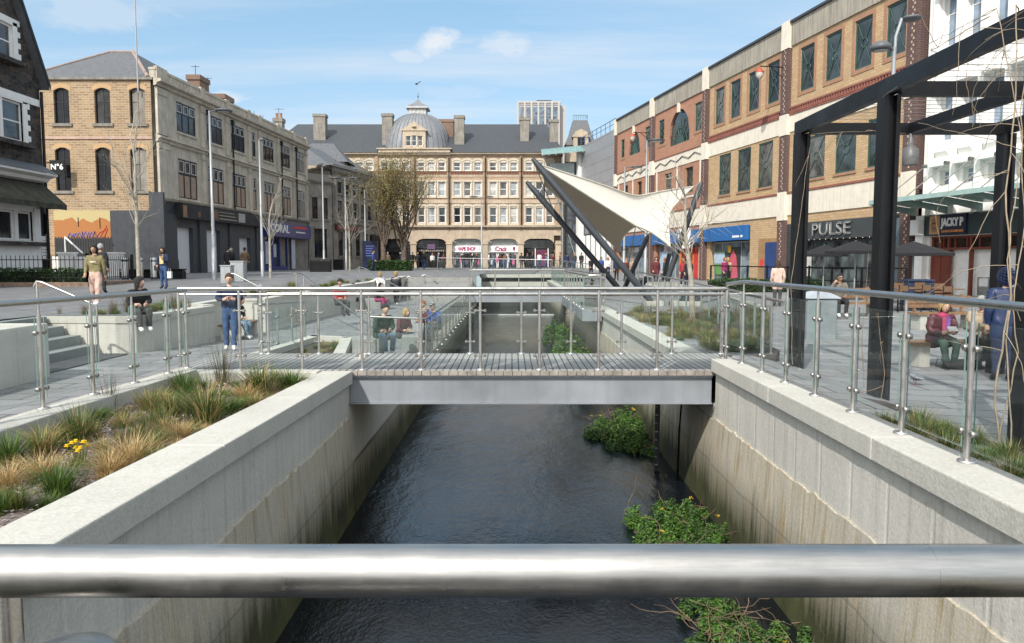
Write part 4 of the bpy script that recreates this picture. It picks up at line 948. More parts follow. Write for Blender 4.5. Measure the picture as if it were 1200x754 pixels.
for k_, r in enumerate(wins):
    for h in r:
        sr.cut()
        for (xa, xb, za, zb) in ((h[0]-.16, h[0]-.003, h[2]-.05, h[3]+.05), (h[1]+.003, h[1]+.16, h[2]-.05, h[3]+.05)): sr.box(xa, xb, -.07, .05, za, zb)
        sr.box(h[0]-.25, h[1]+.25, -.12, .05, h[2]-.25, h[2]-.052)
        c_ = (h[0]+h[1])/2
        if k_ == 1: sr.box(h[0]-.2, h[1]+.2, -.1, .05, h[3]+.055, h[3]+.25)
        else:
            rise = .28 if k_ == 2 else .16; n = 8; hw = (h[1]-h[0])/2+.2; zt = h[3]+.05
            for j in range(n):
                p, q = -hw+2*hw*j/n, -hw+2*hw*(j+1)/n; f_ = lambda x: zt+rise*(1-(x/hw)**2)
                sr.quad((c_+p, -.08, f_(p)-.02), (c_+q, -.08, f_(q)-.02), (c_+q, -.08, f_(q)+.22), (c_+p, -.08, f_(p)+.22)); sr.quad((c_+p, -.08, f_(p)+.22), (c_+q, -.08, f_(q)+.22), (c_+q, 0, f_(q)+.22), (c_+p, 0, f_(p)+.22))
                sr.quad((c_+p, -.01, zt-.06), (c_+q, -.01, zt-.06), (c_+q, -.01, f_(q)-.02), (c_+p, -.01, f_(p)-.02))
F.put(sr, 'window_surround', M('white_stone', (.56, .5, .4), .8, var=.12, streak=.3))
F.put(MB().box(0, 36.1, -.06, -.001, 8.05, 8.35).box(0, 36.1, -.08, -.001, 7.95, 8.05).box(0, 36.1, -.05, -.001, 11.2, 11.5), 'stone_band', CREAM)
mb = MB()
for i in range(101): mb.box(.2+i*.355, .4+i*.355, -.14, -.001, 11.52, 11.75)
F.put(mb, 'dentil_course', REDB); cornice(F, 0, 36.1, 11.76, CREAM, ((0, 0), (.14, .02), (.3, .1), (.02, .16)), 'string_course'); cornice(F, 0, 36.1, 4.75, CREAM, ((0, 0), (.2, .1), (.5, .3), (.52, .45), (.02, .5)), 'arcade_cornice')
F.put(MB().box(0, 36.1, -.1, -.001, 4.0, 4.75).box(0, 36.1, -.18, -.001, 5.25, 5.3), 'stone_band', CREAM)
cornice(F, 0, 36.1, 13.75, CREAM, ((0, 0), (.2, .1), (.45, .22), (.45, .3), (.02, .32)))
mb = MB()
for b in bays+[35.75]: mb.cut(); mb.box(b-.16, b+.16, -.16, -.001, 4.6, 13.9); mb.box(b-.22, b+.22, -.22, -.161, 8.0, 8.4); mb.box(b-.22, b+.22, -.22, -.161, 11.2, 11.75)
F.put(mb, 'pilaster', M('brown_pier', (.34, .255, .18), .9, streak=.4))
dpm = MB()
for x in (bays[3]+.35, bays[4]+.02, bays[5]+.05, bays[6]+.04): dpm.cut(); dpm.tube([(x, -.3, 4.8), (x, -.3, 13.6)], .06, 6)
F.put(dpm, 'drain_pipe', BLACK)
# ground arcade: stone piers with arched corners, shopfronts set back
mb = MB()
for b in bays+[35.75]: mb.cut(); mb.box(b-.35, b+.35, -.3, .4, -.3, 3.35); mb.box(b-.45, b+.45, -.38, .45, 2.9, 3.05); mb.box(b-.42, b+.42, -.36, .42, -.3, .4)
F.put(mb, 'arcade_pier', CREAM)
mb = MB()
for i, b in enumerate(bays):
    a, c_ = b+.35, b+4.1; n = 10; mb.cut()
    for j in range(n):
        p, q = a+(c_-a)*j/n, a+(c_-a)*(j+1)/n; m_ = (a+c_)/2; hw = (c_-a)/2; f_ = lambda x: 3.1+.5*(1-(abs(x-m_)/hw)**6)
        mb.quad((p, -.2, f_(p)), (q, -.2, f_(q)), (q, -.2, 4.02), (p, -.2, 4.02)); mb.quad((p, -.2, f_(p)), (p, .4, f_(p)), (q, .4, f_(q)), (q, -.2, f_(q)))
    mb.quad((b-.35, -.2, 3.3), (b+.35, -.2, 3.3), (b+.35, -.2, 4.02), (b-.35, -.2, 4.02))
F.put(mb, 'arcade_arch', CREAM)
MAG = M('sign_magenta', (.33, .01, .11), .5); BLK2 = M('arcade_dark', (.018, .018, .02), .7)
for i, b in enumerate(bays):
    a, c_ = b+.36, b+4.1
    if i in (4, 5):
        F.put(MB().box(a, c_, .65, .7, -.2, 3.7), 'white_shopfront', M('shopfront_pale', (.5, .53, .52), .4))
        fa = F.put(MB().box(a-.0, c_, .38, .64, 1.95, 2.75), 'shop_fascia', M('sign_white', (.85, .85, .85), .4), label='white fascia reading VAPE SHOP' if i == 4 else 'white fascia of the phone repair shop')
        F.letters('VAPE SHOP' if i == 4 else 'iCrack', .62 if i == 4 else .78, MAG, fa, (a+c_)/2+(-.1 if i == 4 else -.3), 2.33, y=.36, bold=.025, wid=2.25 if i == 4 else 1.55)
        lg = MB().lathe([(.0, 0), (.14, 0), (.14, .03), (0, .03)], 12); lg = MB(); lg.box(c_-.62 if i == 5 else c_-.4, c_-.36 if i == 5 else c_-.28, .35, .379, 2.15, 2.6, 0); lg.box(c_-.58 if i == 5 else c_-.37, c_-.4 if i == 5 else c_-.31, .345, .349, 2.38, 2.55, 1); lg.build('emblem', [MAG if i == 5 else M('mint', (.2, .5, .45)), WHITE if i == 4 else BLACK], fa)
        for x in (a+.7, (a+c_)/2, c_-.7): F.put(MB().box(x-.18, x+.18, .5, .63, 3.0, 3.1), 'shop_light', M('lamp_face', (.9, .9, .9), .3))
        for (x0, x1, d_) in ((a+.1, a+1.1, PANEB), (a+1.25, a+2.3, PANE), (a+2.45, c_-.1, PANEB)): window(F, x0, x1, -.1, 1.85, WHITE, d_, 1, (), y=.56, fw=.07, name='shop_window')
        ps = MB()
        for j in range(5): ps.cut(); ps.box(a+.2+j*.7, a+.55+j*.7, .535, .545, .4+.3*(j % 2), 1.0+.3*(j % 2), j % 3)
        F.put(ps, 'window_poster', [M('poster_white', (.5, .55, .6)), M('poster_pink', (.5, .1, .25)), M('poster_dark', (.05, .05, .08))])
    else:
        F.put(MB().box(a, c_, .9, 1.0, -.2, 3.7), 'dark_shopfront', BLK2)
        window(F, a, c_, 2.4, 3.5, BLK2, pane('transom_glass', (.05, .055, .06), .1), 4, (), y=.8, name='shop_window')
        for x0, x1 in ((a+.1, a+1.2), (a+1.3, a+2.4), (a+2.5, c_-.1)): window(F, x0, x1, -.1, 2.2, BLK2, PANE, 1, (), y=.8, name='shop_window')
        fa = F.put(MB().box(a, c_, .6, .72, 1.95, 2.35), 'shop_fascia', BLK2)
        if i == 3:
            tx = MB(); rnd = random.Random(2)
            for j in range(14): tx.box(a+.25+j*.23, a+.37+j*.23, .585, .599, 2.05, 2.15+.1*rnd.random())
            tx.build('lettering', M('dim_gold', (.4, .35, .28)), fa)
            F.put(MB().box(a+1.3, a+2.3, .45, .5, 2.3, 3.1), 'sign_panel', M('crest_purple', (.12, .07, .14)))
        if i == 6:
            F.put(MB().box(a+1.6, a+2.9, .5, .55, .2, 2.2), 'poster', M('poster_maroon', (.12, .02, .06))); F.put(MB().box(a+3.0, a+3.12, .45, .57, -.2, 2.4), 'door_post', WHITE)
            F.put(MB().box(a+1.4, a+1.5, .45, .57, .2, 2.4), 'door_post', WHITE)
# body, roof
F.put(MB().box(0, 36.1, .3, 15, 4.1, 13.9).box(0, 36.1, 1.1, 15, -.3, 4.05), 'building_body', BUFF)
mb = MB(); mb.quad((-1, -.5, 14.1), (36.4, -.5, 14.1), (34.6, 7.5, 18.9), (1.6, 7.5, 18.9)); mb.tri((36.4, -.5, 14.1), (36.4, 15, 14.1), (34.6, 7.5, 18.9)); mb.quad((36.4, 15, 14.1), (-1, 15, 14.1), (1.6, 7.5, 18.9), (34.6, 7.5, 18.9)); mb.tri((-1, 15, 14.1), (-1, -.5, 14.1), (1.6, 7.5, 18.9)); ro = F.put(mb, 'roof', M('blue_slate', (.05, .055, .062), .62, var=.2, scale=3, bmp=.3, bscale=6), label='long blue grey slate roof')
for x, y, w_, z1 in ((5.6, 3.5, 1.5, 19.4), (14.4, 2.2, 1.3, 19.2), (23.4, 2.3, 1.2, 19.0), (31.6, 3.2, 1.1, 18.9), (35.3, 3, 1.1, 18.6)): chimney(QB, x, y, 14.5, z1, w_, 1.3, STONEG, 0)
chimney(QB, 21.6, 4.5, 15, 18.9, 1.8, 1.4, RB, 0)
# square dome with standing seams, dormer and lantern
DM = M('lead_dome', (.2, .21, .225), .6, var=.2, scale=1.5, streak=.3, metal=.2)
F.put(MB().box(13.6, 22.4, -.45, 8.5, 13.9, 14.5).box(13.4, 22.6, -.6, 8.7, 14.5, 14.65), 'dome_base', CREAM)
mb = MB(); nseg, nr = 48, 10; cx_, cy_, rad, zb_ = 18.0, 4.0, 4.15, 14.65
def dome_p(a, f_):
    c_, s_ = math.cos(a), math.sin(a); k_ = (abs(c_)**3.2+abs(s_)**3.2)**(-1/3.2)
    r_ = rad*math.cos(f_)**.72 if f_ < 1.57 else 0
    k2 = lerp(k_, 1, f_/1.57)
    return (cx_+c_*k2*r_, cy_+s_*k2*r_, zb_+4.85*math.sin(f_))
for i in range(nr):
    f0, f1 = 1.45*i/nr, 1.45*(i+1)/nr
    for j in range(nseg):
        a0, a1 = 2*math.pi*j/nseg, 2*math.pi*(j+1)/nseg; mb.quad(dome_p(a0, f0), dome_p(a1, f0), dome_p(a1, f1), dome_p(a0, f1), 0, True)
do = F.put(mb, 'dome', DM); 
mb = MB()
for j in range(nseg):
    a0 = 2*math.pi*j/nseg; pts = [dome_p(a0, 1.4*i/8) for i in range(9)]; mb.tube([(x+.03*math.cos(a0), y+.03*math.sin(a0), z) for x, y, z in pts], .045, 4, caps=False)
mb.build('dome_seam', DM, do)
mb = MB(); zt = 19.35; mb.box(16.9, 19.1, 2.9, 5.1, zt-.2, zt+.75); mb.box(16.6, 19.4, 2.6, 5.4, zt+.75, zt+.95)
for i in range(4): mb.box(17.1+i*.5, 17.3+i*.5, 2.85, 2.899, zt, zt+.7)
la = F.put(mb, 'lantern', M('lantern_pale', (.45, .45, .43), .7)); mb = MB(); b4 = [(16.6, 2.6, zt+.952), (19.4, 2.6, zt+.952), (19.4, 5.4, zt+.952), (16.6, 5.4, zt+.952)]; tp = (18, 4, zt+2.1)
for i in range(4):
    mid = lambda p, q, t_: tuple(lerp(p[k_], q[k_], t_) for k_ in range(3)); p, q = b4[i], b4[(i+1) % 4]; pm, qm = mid(p, tp, .6), mid(q, tp, .6); pm = (pm[0], pm[1], pm[2]-.16); qm = (qm[0], qm[1], qm[2]-.16)
    mb.quad(p, q, qm, pm); mb.tri(pm, qm, tp)
mb.build('lantern_roof', DM, la); MB().tube([(18, 4, zt+2.0), (18, 4, zt+2.9)], .05, 6).lathe([(0, 0), (.12, .08), (.12, .2), (0, .3)], 10, c=(18, 4, zt+2.3)).build('finial', DM, la)
mb = wall_grid(MB(), 16.6, 19.4, 14.65, 16.8, [(16.95, 17.6, 14.9, 16.1), (17.7, 18.3, 14.9, 16.2), (18.4, 19.05, 14.9, 16.1)], y=-.4); mb.tri((16.4, -.4, 16.8), (19.6, -.4, 16.8), (18, -.4, 17.9)); mb.quad((16.4, -.4, 16.8), (18, -.4, 17.9), (18, 2.5, 17.9), (16.4, 1.2, 16.8)); mb.quad((18, -.4, 17.9), (19.6, -.4, 16.8), (19.6, 1.2, 16.8), (18, 2.5, 17.9)); mb.quad((16.6, -.4, 14.65), (16.6, 1.5, 14.65), (16.6, 1.5, 16.8), (16.6, -.4, 16.8)); mb.quad((19.4, -.4, 14.65), (19.4, -.4, 16.8), (19.4, 1.5, 16.8), (19.4, 1.5, 14.65)); mb.lathe([(.0, 0), (.3, .0), (.3, .05), (0, .05)], 12, c=(18, -.42, 17.2)); mb.box(16.3, 19.7, -.5, -.38, 16.75, 16.9); dm = F.put(mb, 'dormer', CREAM)
for a, b in ((16.95, 17.6), (17.7, 18.3), (18.4, 19.05)): window(F, a, b, 14.9, 16.2, WHITE, PANEN, 1, (.5,), y=-.3, fw=.07, name='dormer_window')
# ------------------------------------------------------------------ turret house and tower behind
TU = thing('turret_house', 'small slate mansard turret with iron cresting rising behind the glass canopy', 'building', (9.0, 104, 8))
MB().box(-1.9, 1.9, -1.9, 1.9, -7, 8.6).build('wall', CREAM, TU)
mb = MB(); a = [(-2.1, -2.1, 8.6), (2.1, -2.1, 8.6), (2.1, 2.1, 8.6), (-2.1, 2.1, 8.6)]; b = [(-.95, -.95, 12.0), (.95, -.95, 12.0), (.95, .95, 12.0), (-.95, .95, 12.0)]
for i in range(4):
    p, q, r_, s_ = a[i], a[(i+1) % 4], b[(i+1) % 4], b[i]; k1 = tuple(lerp(p[k_], s_[k_], .5)*(.93 if k_ < 2 else 1) for k_ in range(3)); k2 = tuple(lerp(q[k_], r_[k_], .5)*(.93 if k_ < 2 else 1) for k_ in range(3)); mb.quad(p, q, k2, k1); mb.quad(k1, k2, r_, s_)
mb.quad(*b); mb.build('roof', SLATE, TU)
mb = MB(); mb.tube([(-.95, -.95, 12.6), (.95, -.95, 12.6)], .03, 4); mb.tube([(.95, -.95, 12.6), (.95, .95, 12.6)], .03, 4)
for i in range(9): mb.tube([(-.95+i*.2375, -.95, 12), (-.95+i*.2375, -.95, 12.75)], .025, 4)
mb.build('iron_cresting', M('verdigris', (.1, .2, .2)), TU)
mb = MB(); mb.box(-1.0, 1.0, -2.4, -1.2, 8.2, 9.6); mb.yprism([(-1.2, 9.6), (1.2, 9.6), (.7, 10.3), (0, 10.6), (-.7, 10.3)], -2.5, -1.0); o = mb.build('dormer', CREAM, TU); MB().box(-.45, .45, -2.45, -2.401, 8.4, 9.5).build('window', PANE, o)
TW = thing('tower_block', 'modern pale tower block with tall window strips far beyond the roofs', 'building', (3.0, 235, 0))
TWM = M('tower_panel', (.42, .40, .38), .7, var=.05)
w_, h_ = 12.8, 48.8; x0 = -1.3
mb = MB(); mb.box(x0, x0+w_, 0, 14, 0, h_); mb.build('wall', TWM, TW)
MB().box(x0-.1, x0+w_+.1, -.25, 14, h_, h_+.5).box(x0+w_, x0+w_+1.7, 2, 14, 0, h_-.3).build('parapet', TWM, TW)
for i in range(6):
    a = x0+.7+i*2.0; s = MB(); s.box(a, a+1.25, -.05, -.001, 0, h_-1.2); s = s.build('window_strip', pane('tower_glass', (.10, .14, .18), .08), TW)
    g_ = MB(); g_.box(a+.58, a+.66, -.12, -.051, 0, h_-1.2)
    for j in range(16): g_.box(a, a+1.25, -.1, -.052, j*3.2, j*3.2+.35)
    g_.build('window_bar', M('tower_bar', (.2, .22, .24)), s)
fins = MB()
for i in range(7): MB().box(x0-.2+i*2.05, x0+.35+i*2.05, -.4, -.002, 0, h_).build('fin', TWM, TW)
for i in range(5): pass
rp = MB(); rp.box(x0+w_*.45, x0+w_*.8, 2, 6, h_+.5, h_+1.2); rp.build('roof_plant', BLACK, TW)
# ------------------------------------------------------------------ metal clad end of the shopping centre, glass canopy
MC = thing('metal_clad_block', 'blank grey metal clad end block of the shopping centre with a white column', 'building', (6.6, 97, .3))
F = Fac(MC, (8.2, 94.5), (10.72, 81.2), 0, Matrix.Translation((6.6, 97, .3)))
m, nt, bs = nodes('metal_cladding'); v = coords(nt, 'Object'); wv = N(nt, 'ShaderNodeTexWave', Scale=.314/1.25); wv.bands_direction = 'Z'; L(nt, v, wv.inputs['Vector']); n1 = noise(nt, v, .7, 3)
c = mixc(nt, ramp(nt, [(0, 1.0), (.012, 0.0)], wv.outputs['Fac']).outputs[0], ramp(nt, [(.3, (.33, .335, .35)), (.7, (.39, .395, .41))], n1).outputs[0], (.2, .2, .21)); L(nt, c, bs.inputs['Base Color']); bs.inputs['Metallic'].default_value = .35; bs.inputs['Roughness'].default_value = .42
CLAD = m
F.put(MB().box(0, F.L, 0, 10, 8.6, 15.2).box(0, F.L, 5, 10, 4, 8.6), 'cladding', CLAD); F.put(MB().box(0, .9, -.4, .5, 0, 15.1), 'white_column', WHITE)
window(F, 1.0, F.L-.1, 4.6, 8.55, DGREY, PANEB, 6, (.5,), y=.3, fw=.12, bw=.08, name='glazed_wall'); F.put(MB().box(1.0, F.L, .35, 6, -.2, 4.5), 'shopfront', M('shopfront_pale2', (.3, .33, .34), .3))
for i in range(6): F.put(MB().box(1.5+i*2, 1.7+i*2, -.1, .3, -.2, 4.5), 'shopfront_post', WHITE)
mb = MB(); mb.tube([(.3, .1, 16.3), (F.L, .1, 16.3)], .04, 5); mb.tube([(.3, .1, 15.8), (F.L, .1, 15.8)], .03, 5)
for i in range(9): mb.tube([(.3+i*1.6, .1, 15.2), (.3+i*1.6, .1, 16.3)], .04, 5)
F.put(mb, 'roof_railing', M('rail_blue', (.09, .13, .2)))
GLS = M('canopy_glass_green', (.16, .27, .25), .22, var=.15)
GC = thing('glass_canopy', 'green glass entrance canopy with curved ribs beside the white column', 'canopy', (6.0, 95.5, 0))
mb = MB(); n = 7
for i in range(n):
    for j in range(5):
        f0, f1 = j/5, (j+1)/5; P = lambda u, f_: (-2.4+u*5.6, -3.4+f_*3.0, 14.0+1.1*math.sin(f_*1.5)+u*.5)
        mb.quad(P((i+.06)/n, f0), P((i+.94)/n, f0), P((i+.94)/n, f1), P((i+.06)/n, f1))
mb.build('glass_sheet', GLS, GC)
mb = MB()
for i in range(n+1):
    u = i/n; mb.tube([(-2.4+u*5.6, -3.4+f_*3.0, 13.9+1.1*math.sin(f_*1.5)+u*.5) for f_ in (0, .25, .5, .75, 1)], .08, 5)
mb.build('rib', M('canopy_steel', (.3, .36, .36), .5), GC); MB().tube([(-2.2, -.5, 14.6), (2.4, -1.0, 0)], .05, 4).box(-1.4, 1.5, -1.2, -.9, 11, 13.3).build('bracket', M('canopy_steel', (.3, .36, .36)), GC)
GH = thing('glass_hall', 'dark glazed entrance hall of the shopping centre below the green canopy', 'building', (5.8, 95.8, 0))
MB().box(.9, 3.6, -.6, 6, .3, 13.6).build('wall', PANEB, GH)
mb = MB()
for i in range(5): mb.box(.9+i*.65, 1.0+i*.65, -.7, -.601, .3, 13.6)
for z in (3.5, 6.5, 9, 11.5): mb.box(.9, 3.6, -.68, -.602, z, z+.15)
mb.build('glazing_bar', DGREY, GH)
# ------------------------------------------------------------------ brick shopping centre on the right
ML = thing('brick_shopping_centre', 'long three storey shopping centre in red and yellow brick with white bands and arched windows', 'building', (10.8, 80.8, 0))
F = Fac(ML, (10.8, 80.8), (19.3, 35.8), 0)
MY = brick('mall_yellow_brick', (.56, .385, .21), (.45, .295, .15), (.36, .27, .18), .42, .14, .02, .2); MR = brick('mall_red_brick', (.45, .215, .13), (.36, .165, .1), (.36, .22, .16), .42, .14, .02, .2)
MP = brick('mall_purple_brick', (.11, .06, .055), (.085, .05, .05), (.16, .12, .1), .34, .11, .012, .3); BAND = M('white_band_render', (.72, .66, .55), .8, var=.08, streak=.25); PARA = M('parapet_concrete', (.36, .33, .27), .85, var=.15, scale=.7, streak=.9)
GRN = M('green_frame', (.035, .085, .07), .45); TER = M('terracotta_frame', (.34, .19, .12), .85, var=.15)
bx = [0, 10.6, 21.75, 33.15, 44.5]
ups = {2: [23.18, 25.62, 28.22, 30.75], 3: [34.56, 37.15, 39.76, 42.3]}; lows = {2: [23.95, 26.87, 29.75], 3: [35.45, 38.3, 41.1]}
H_ = [[], [], [], []]
for b in (2, 3):
    H_[b] += [(x, x+1.45, 11.55, 14.1) for x in ups[b]] + [(x, x+1.85, 6.3, 9.2 if b == 2 else 8.75) for x in lows[b]]
H_[0] = [(1.7, 2.7, 11.9, 13.7), (3.9, 7.1, 11.8, 13.95), (8.6, 9.7, 11.9, 13.8), (6.6, 7.8, 7.0, 9.0), (2.7, 3.9, 7.0, 9.0)]
H_[1] = [(12.0, 13.2, 11.7, 13.8), (14.3, 18.5, 11.2, 14.0), (19.6, 20.85, 11.65, 13.8), (13.5, 15.0, 7.0, 9.0), (17.9, 19.4, 7.0, 9.0)]
for b in range(4):
    a, c_ = bx[b], bx[b+1]; mat = MR if b < 2 else MY
    holes = [h for h in H_[b]]
    mb = wall_grid(MB(), a, c_, 5.6, 14.5, holes, rev=.16)
    for h in holes:
        if h[1]-h[0] > 3: arch_fill(mb, h[0], h[1], h[3], (h[1]-h[0])/2 if b == 1 else 2.0, -.003, n=14)
    F.put(mb, 'brick_wall', mat)
    fr = MB()
    for h in holes:
        if h[1]-h[0] > 3:
            def arc(mb, w_, hh):
                c0 = w_/2
                for k_ in range(9):
                    an = math.pi*k_/8; r_ = min(w_/2, hh)*.98; mb.tube([(c0+.75*math.cos(an), .02, .75*math.sin(an)), (c0+r_*math.cos(an), .02, r_*.98*math.sin(an))], .035, 4)
                mb.lathe([(.72, -.02), (.78, -.02), (.78, .02), (.72, .02)], 24, c=(c0, .02, 0)) if False else None
                for k_ in range(12):
                    a0, a1 = math.pi*k_/12, math.pi*(k_+1)/12
                    mb.tube([(c0+1.3*math.cos(a0), .02, 1.3*math.sin(a0)), (c0+1.3*math.cos(a1), .02, 1.3*math.sin(a1))], .03, 4)
                    mb.quad((c0, .015, 0), (c0+.74*math.cos(a0), .015, .74*math.sin(a0)), (c0+.74*math.cos(a1), .015, .74*math.sin(a1)), (c0, .015, 0.001))
            o = window(F, h[0], h[1], h[2], h[3], GRN, pane('mall_glass', (.04, .05, .05), .1), 1, (), y=.12, fw=.06, extra=arc, name='arched_window')
            c0 = (h[0]+h[1])/2; F.put(MB().box(c0-.2, c0+.2, -.14, -.004, h[3]-.25, 14.5), 'keystone', BAND)
        elif h[2] < 9.5 and b < 2: window(F, *h, GRN, PANE, 2, (.5,), y=.12, fw=.08)
        else:
            def tri(mb, w_, hh):
                r_ = .24
                for k_ in range(10):
                    a0, a1 = 2*math.pi*k_/10, 2*math.pi*(k_+1)/10; mb.tube([(w_/2+r_*math.cos(a0), .02, hh*.5+r_*math.sin(a0)), (w_/2+r_*math.cos(a1), .02, hh*.5+r_*math.sin(a1))], .028, 4)
                for (xa, za) in ((.08, .08), (w_-.08, .08), (.08, hh-.08), (w_-.08, hh-.08)):
                    dx, dz = xa-w_/2, za-hh/2; l = math.hypot(dx, dz); mb.tube([(w_/2+dx/l*r_, .02, hh/2+dz/l*r_), (xa, .02, za)], .026, 4)
            window(F, *h, GRN, WR.choice((pane('mall_glass', (.04, .05, .05)), PANE2, PANE3)), 1, (), y=.04, fw=.1, extra=tri)
        if h[2] > 9.5 and h[1]-h[0] < 3 or b < 2:
            if h[1]-h[0] < 3:
                s_ = .22; fr.cut(); fr.box(h[0]-s_, h[0]-.002, -.035, .04, h[2]-s_, h[3]+s_); fr.box(h[1]+.002, h[1]+s_, -.035, .04, h[2]-s_, h[3]+s_); fr.box(h[0], h[1], -.035, .04, h[3]+.002, h[3]+s_); fr.box(h[0], h[1], -.035, .04, h[2]-s_, h[2]-.002)
        else: fr.cut(); fr.box(h[0]-.1, h[1]+.1, -.06, .04, h[2]-.14, h[2]-.002)
    F.put(fr, 'window_surround', TER)
    a2, c2 = a+.42, c_-.42
    F.put(MB().box(a2, c2, -.08, -.001, 4.3, 5.6).box(a2, c2, -.05, -.001, 9.35, 10.35), 'white_band', BAND)
    F.put(MB().box(a2, c2, -.13, -.001, 5.62, 5.74).box(a2, c2, -.1, -.001, 10.36, 10.44), 'red_course', M('red_moulding', (.25, .095, .07), .8))
    if b >= 2:
        dt = MB()
        for i in range(int((c2-a2)/.24)): dt.box(a2+i*.24, a2+i*.24+.13, -.12, -.001, 10.46, 10.72)
        dt.box(a2, c2, -.14, -.001, 10.73, 10.83); F.put(dt, 'dentil_course', M('red_moulding', (.33, .09, .06)))
    else:
        zz_ = MB(); pts = []
        for i in range(9):
            x = a2+.3+(c2-a2-.6)*i/8; pts.append((x, -.09, 9.75+(.32 if i % 2 else 0)))
        zz_.tube(pts, .05, 5); F.put(zz_, 'zigzag_moulding', M('grey_moulding', (.3, .28, .25)))
        F.put(MB().box(a2, c2, -.06, -.001, 6.6, 6.75).box(a2+.5, a2+.7, -.05, -.001, 6.75, 9.35).box(c2-.7, c2-.5, -.05, -.001, 6.75, 9.35).box((a2+c2)/2-.1, (a2+c2)/2+.1, -.05, -.001, 6.75, 9.35), 'white_strip', BAND)
    pa = MB(); n = 9
    for i in range(n): pa.box(lerp(a2, c2, i/n)+.008, lerp(a2, c2, (i+1)/n)-.008, -.1, .3, 14.5, 15.85)
    F.put(pa, 'parapet', PARA); F.put(MB().box(a2, c2, -.22, .4, 15.86, 16.0), 'coping', DGREY)
pp = MB(); cap = MB(); diam = MB()
for x in bx:
    a, c_ = max(0, x-.42), min(44.8, x+.42); pp.cut(); cap.cut(); diam.cut()
    for z0, z1 in ((-.2, 4.0), (5.75, 9.2), (10.45, 14.4)): pp.cut(); pp.box(a, c_, -.22, -.001, z0, z1)
    for z0, z1 in ((4.0, 5.75), (9.2, 10.45), (14.4, 16.05)): cap.cut(); cap.box(a-.02, c_+.02, -.26, -.001, z0+.002, z1-.002)
    k_ = 0
    for z0, z1 in ((.1, 3.9), (5.9, 9.0), (10.6, 14.3)):
        z = z0
        while z < z1: diam.box(x-.1 if k_ % 2 else x+.02, x-.02 if k_ % 2 else x+.1, -.235, -.2205, z, z+.11); z += .16; k_ += 1
F.put(pp, 'pilaster', MP); F.put(cap, 'pilaster_block', BAND); F.put(diam, 'pilaster_pattern', M('pattern_pale', (.5, .36, .27), .85))
F.put(MB().box(0, 44.7, .25, 14, 4.4, 14.4).box(0, 44.7, 1.6, 14, -.3, 4.35).box(0, 44.7, .31, 14, 14.4, 15.7).box(44.55, 44.75, -.01, .25, -.2, 15.7), 'building_body', MP)
# ground floor shops
BL2 = M('fascia_blue', (.015, .12, .35), .4, var=.06); GLSH = pane('display_glass', (.16, .2, .22), .06, .5)
def shop(a, c_, wall, label=None):
    return F.put(wall_grid(MB(), a, c_, -.2, 4.3, [(a+.5, c_-.5, -.2, 3.9)], rev=.5), 'shop_surround', wall)
shop(21.75+.42, 33.15-.42, MY)
F.put(MB().box(28.9, 32.3, -.012, .9, -.2, 3.9), 'brick_wall', MY)
F.put(MB().box(30.1, 32.6, -.03, -.013, -.2, 2.95), 'doorway_recess', M('recess_brick', (.3, .18, .08), .9)); F.put(MB().box(31.0, 32.5, -.05, -.031, -.2, 2.7), 'blue_door', M('door_blue', (.02, .05, .16), .5))
F.put(MB().box(30.4, 30.8, -.06, -.031, 1.1, 1.6), 'red_sign', M('sign_red', (.6, .05, .04)))
fa = F.put(MB().box(22.3, 28.8, -.35, -.002, 2.95, 3.95), 'shop_fascia', BL2, label='bright blue shop fascia with small white lettering')
q = MB()
for i in range(9):
    if i != 6: q.box(27.0+i*.17, 27.11+i*.17, -.37, -.351, 3.12, 3.27)
q.build('lettering', WHITE, fa)
window(F, 22.6, 28.4, -.1, 2.9, M('alu_frame', (.4, .42, .43), .4), GLSH, 4, (), y=.35, fw=.1, bw=.06, name='shop_window')
dis = MB(); rnd = random.Random(4)
dis.box(22.9, 24.6, .28, .34, .5, 2.2, 0); dis.box(22.9, 24.6, .27, .279, 1.3, 2.1, 1); dis.cut(); dis.box(25.0, 26.9, .28, .34, .1, 2.5, 2); dis.box(25.1, 25.6, .26, .279, 2.1, 2.6, 3)
dis.yprism([(25.2, .2), (26.7, .3), (26.4, 1.8), (26.0, 2.3), (25.5, 1.7)], .25, .279, 4)
F.put(dis, 'window_poster', [M('poster_green', (.12, .28, .08)), M('poster_sky', (.4, .5, .6)), M('poster_black', (.03, .03, .03)), M('balloon_mix', (.6, .35, .02)), M('poster_rose', (.55, .09, .14))])
# shops of the two red bays
for a, c_ in ((.42, 10.2), (11.0, 21.35)):
    shop(a, c_, MR)
    fb = F.put(MB().box(a+.4, c_-.4, -.35, -.002, 2.95, 3.95), 'shop_fascia', BL2, label='blue shop fascia behind the canopy')
    window(F, a+.6, c_-.6, -.1, 2.9, M('alu_frame', (.4, .42, .43)), GLSH, 5, (), y=.35, fw=.1, bw=.06, name='shop_window')
F.put(MB().box(18.0, 19.9, -.6, -.36, 2.5, 4.1), 'white_sign', WHITE)
dis = MB()
for i in range(6): dis.cut(); dis.box(16.4+i*.75, 16.9+i*.75, .2, .34, .1, 2.6, i % 3)
dis.cut(); dis.box(12.0, 14.5, .2, .34, .4, 2.3, 3)
F.put(dis, 'window_poster', [M('poster_orange', (.6, .16, .03)), M('poster_red', (.5, .04, .04)), M('poster_peach', (.5, .3, .2)), M('poster_sky', (.4, .5, .6))])
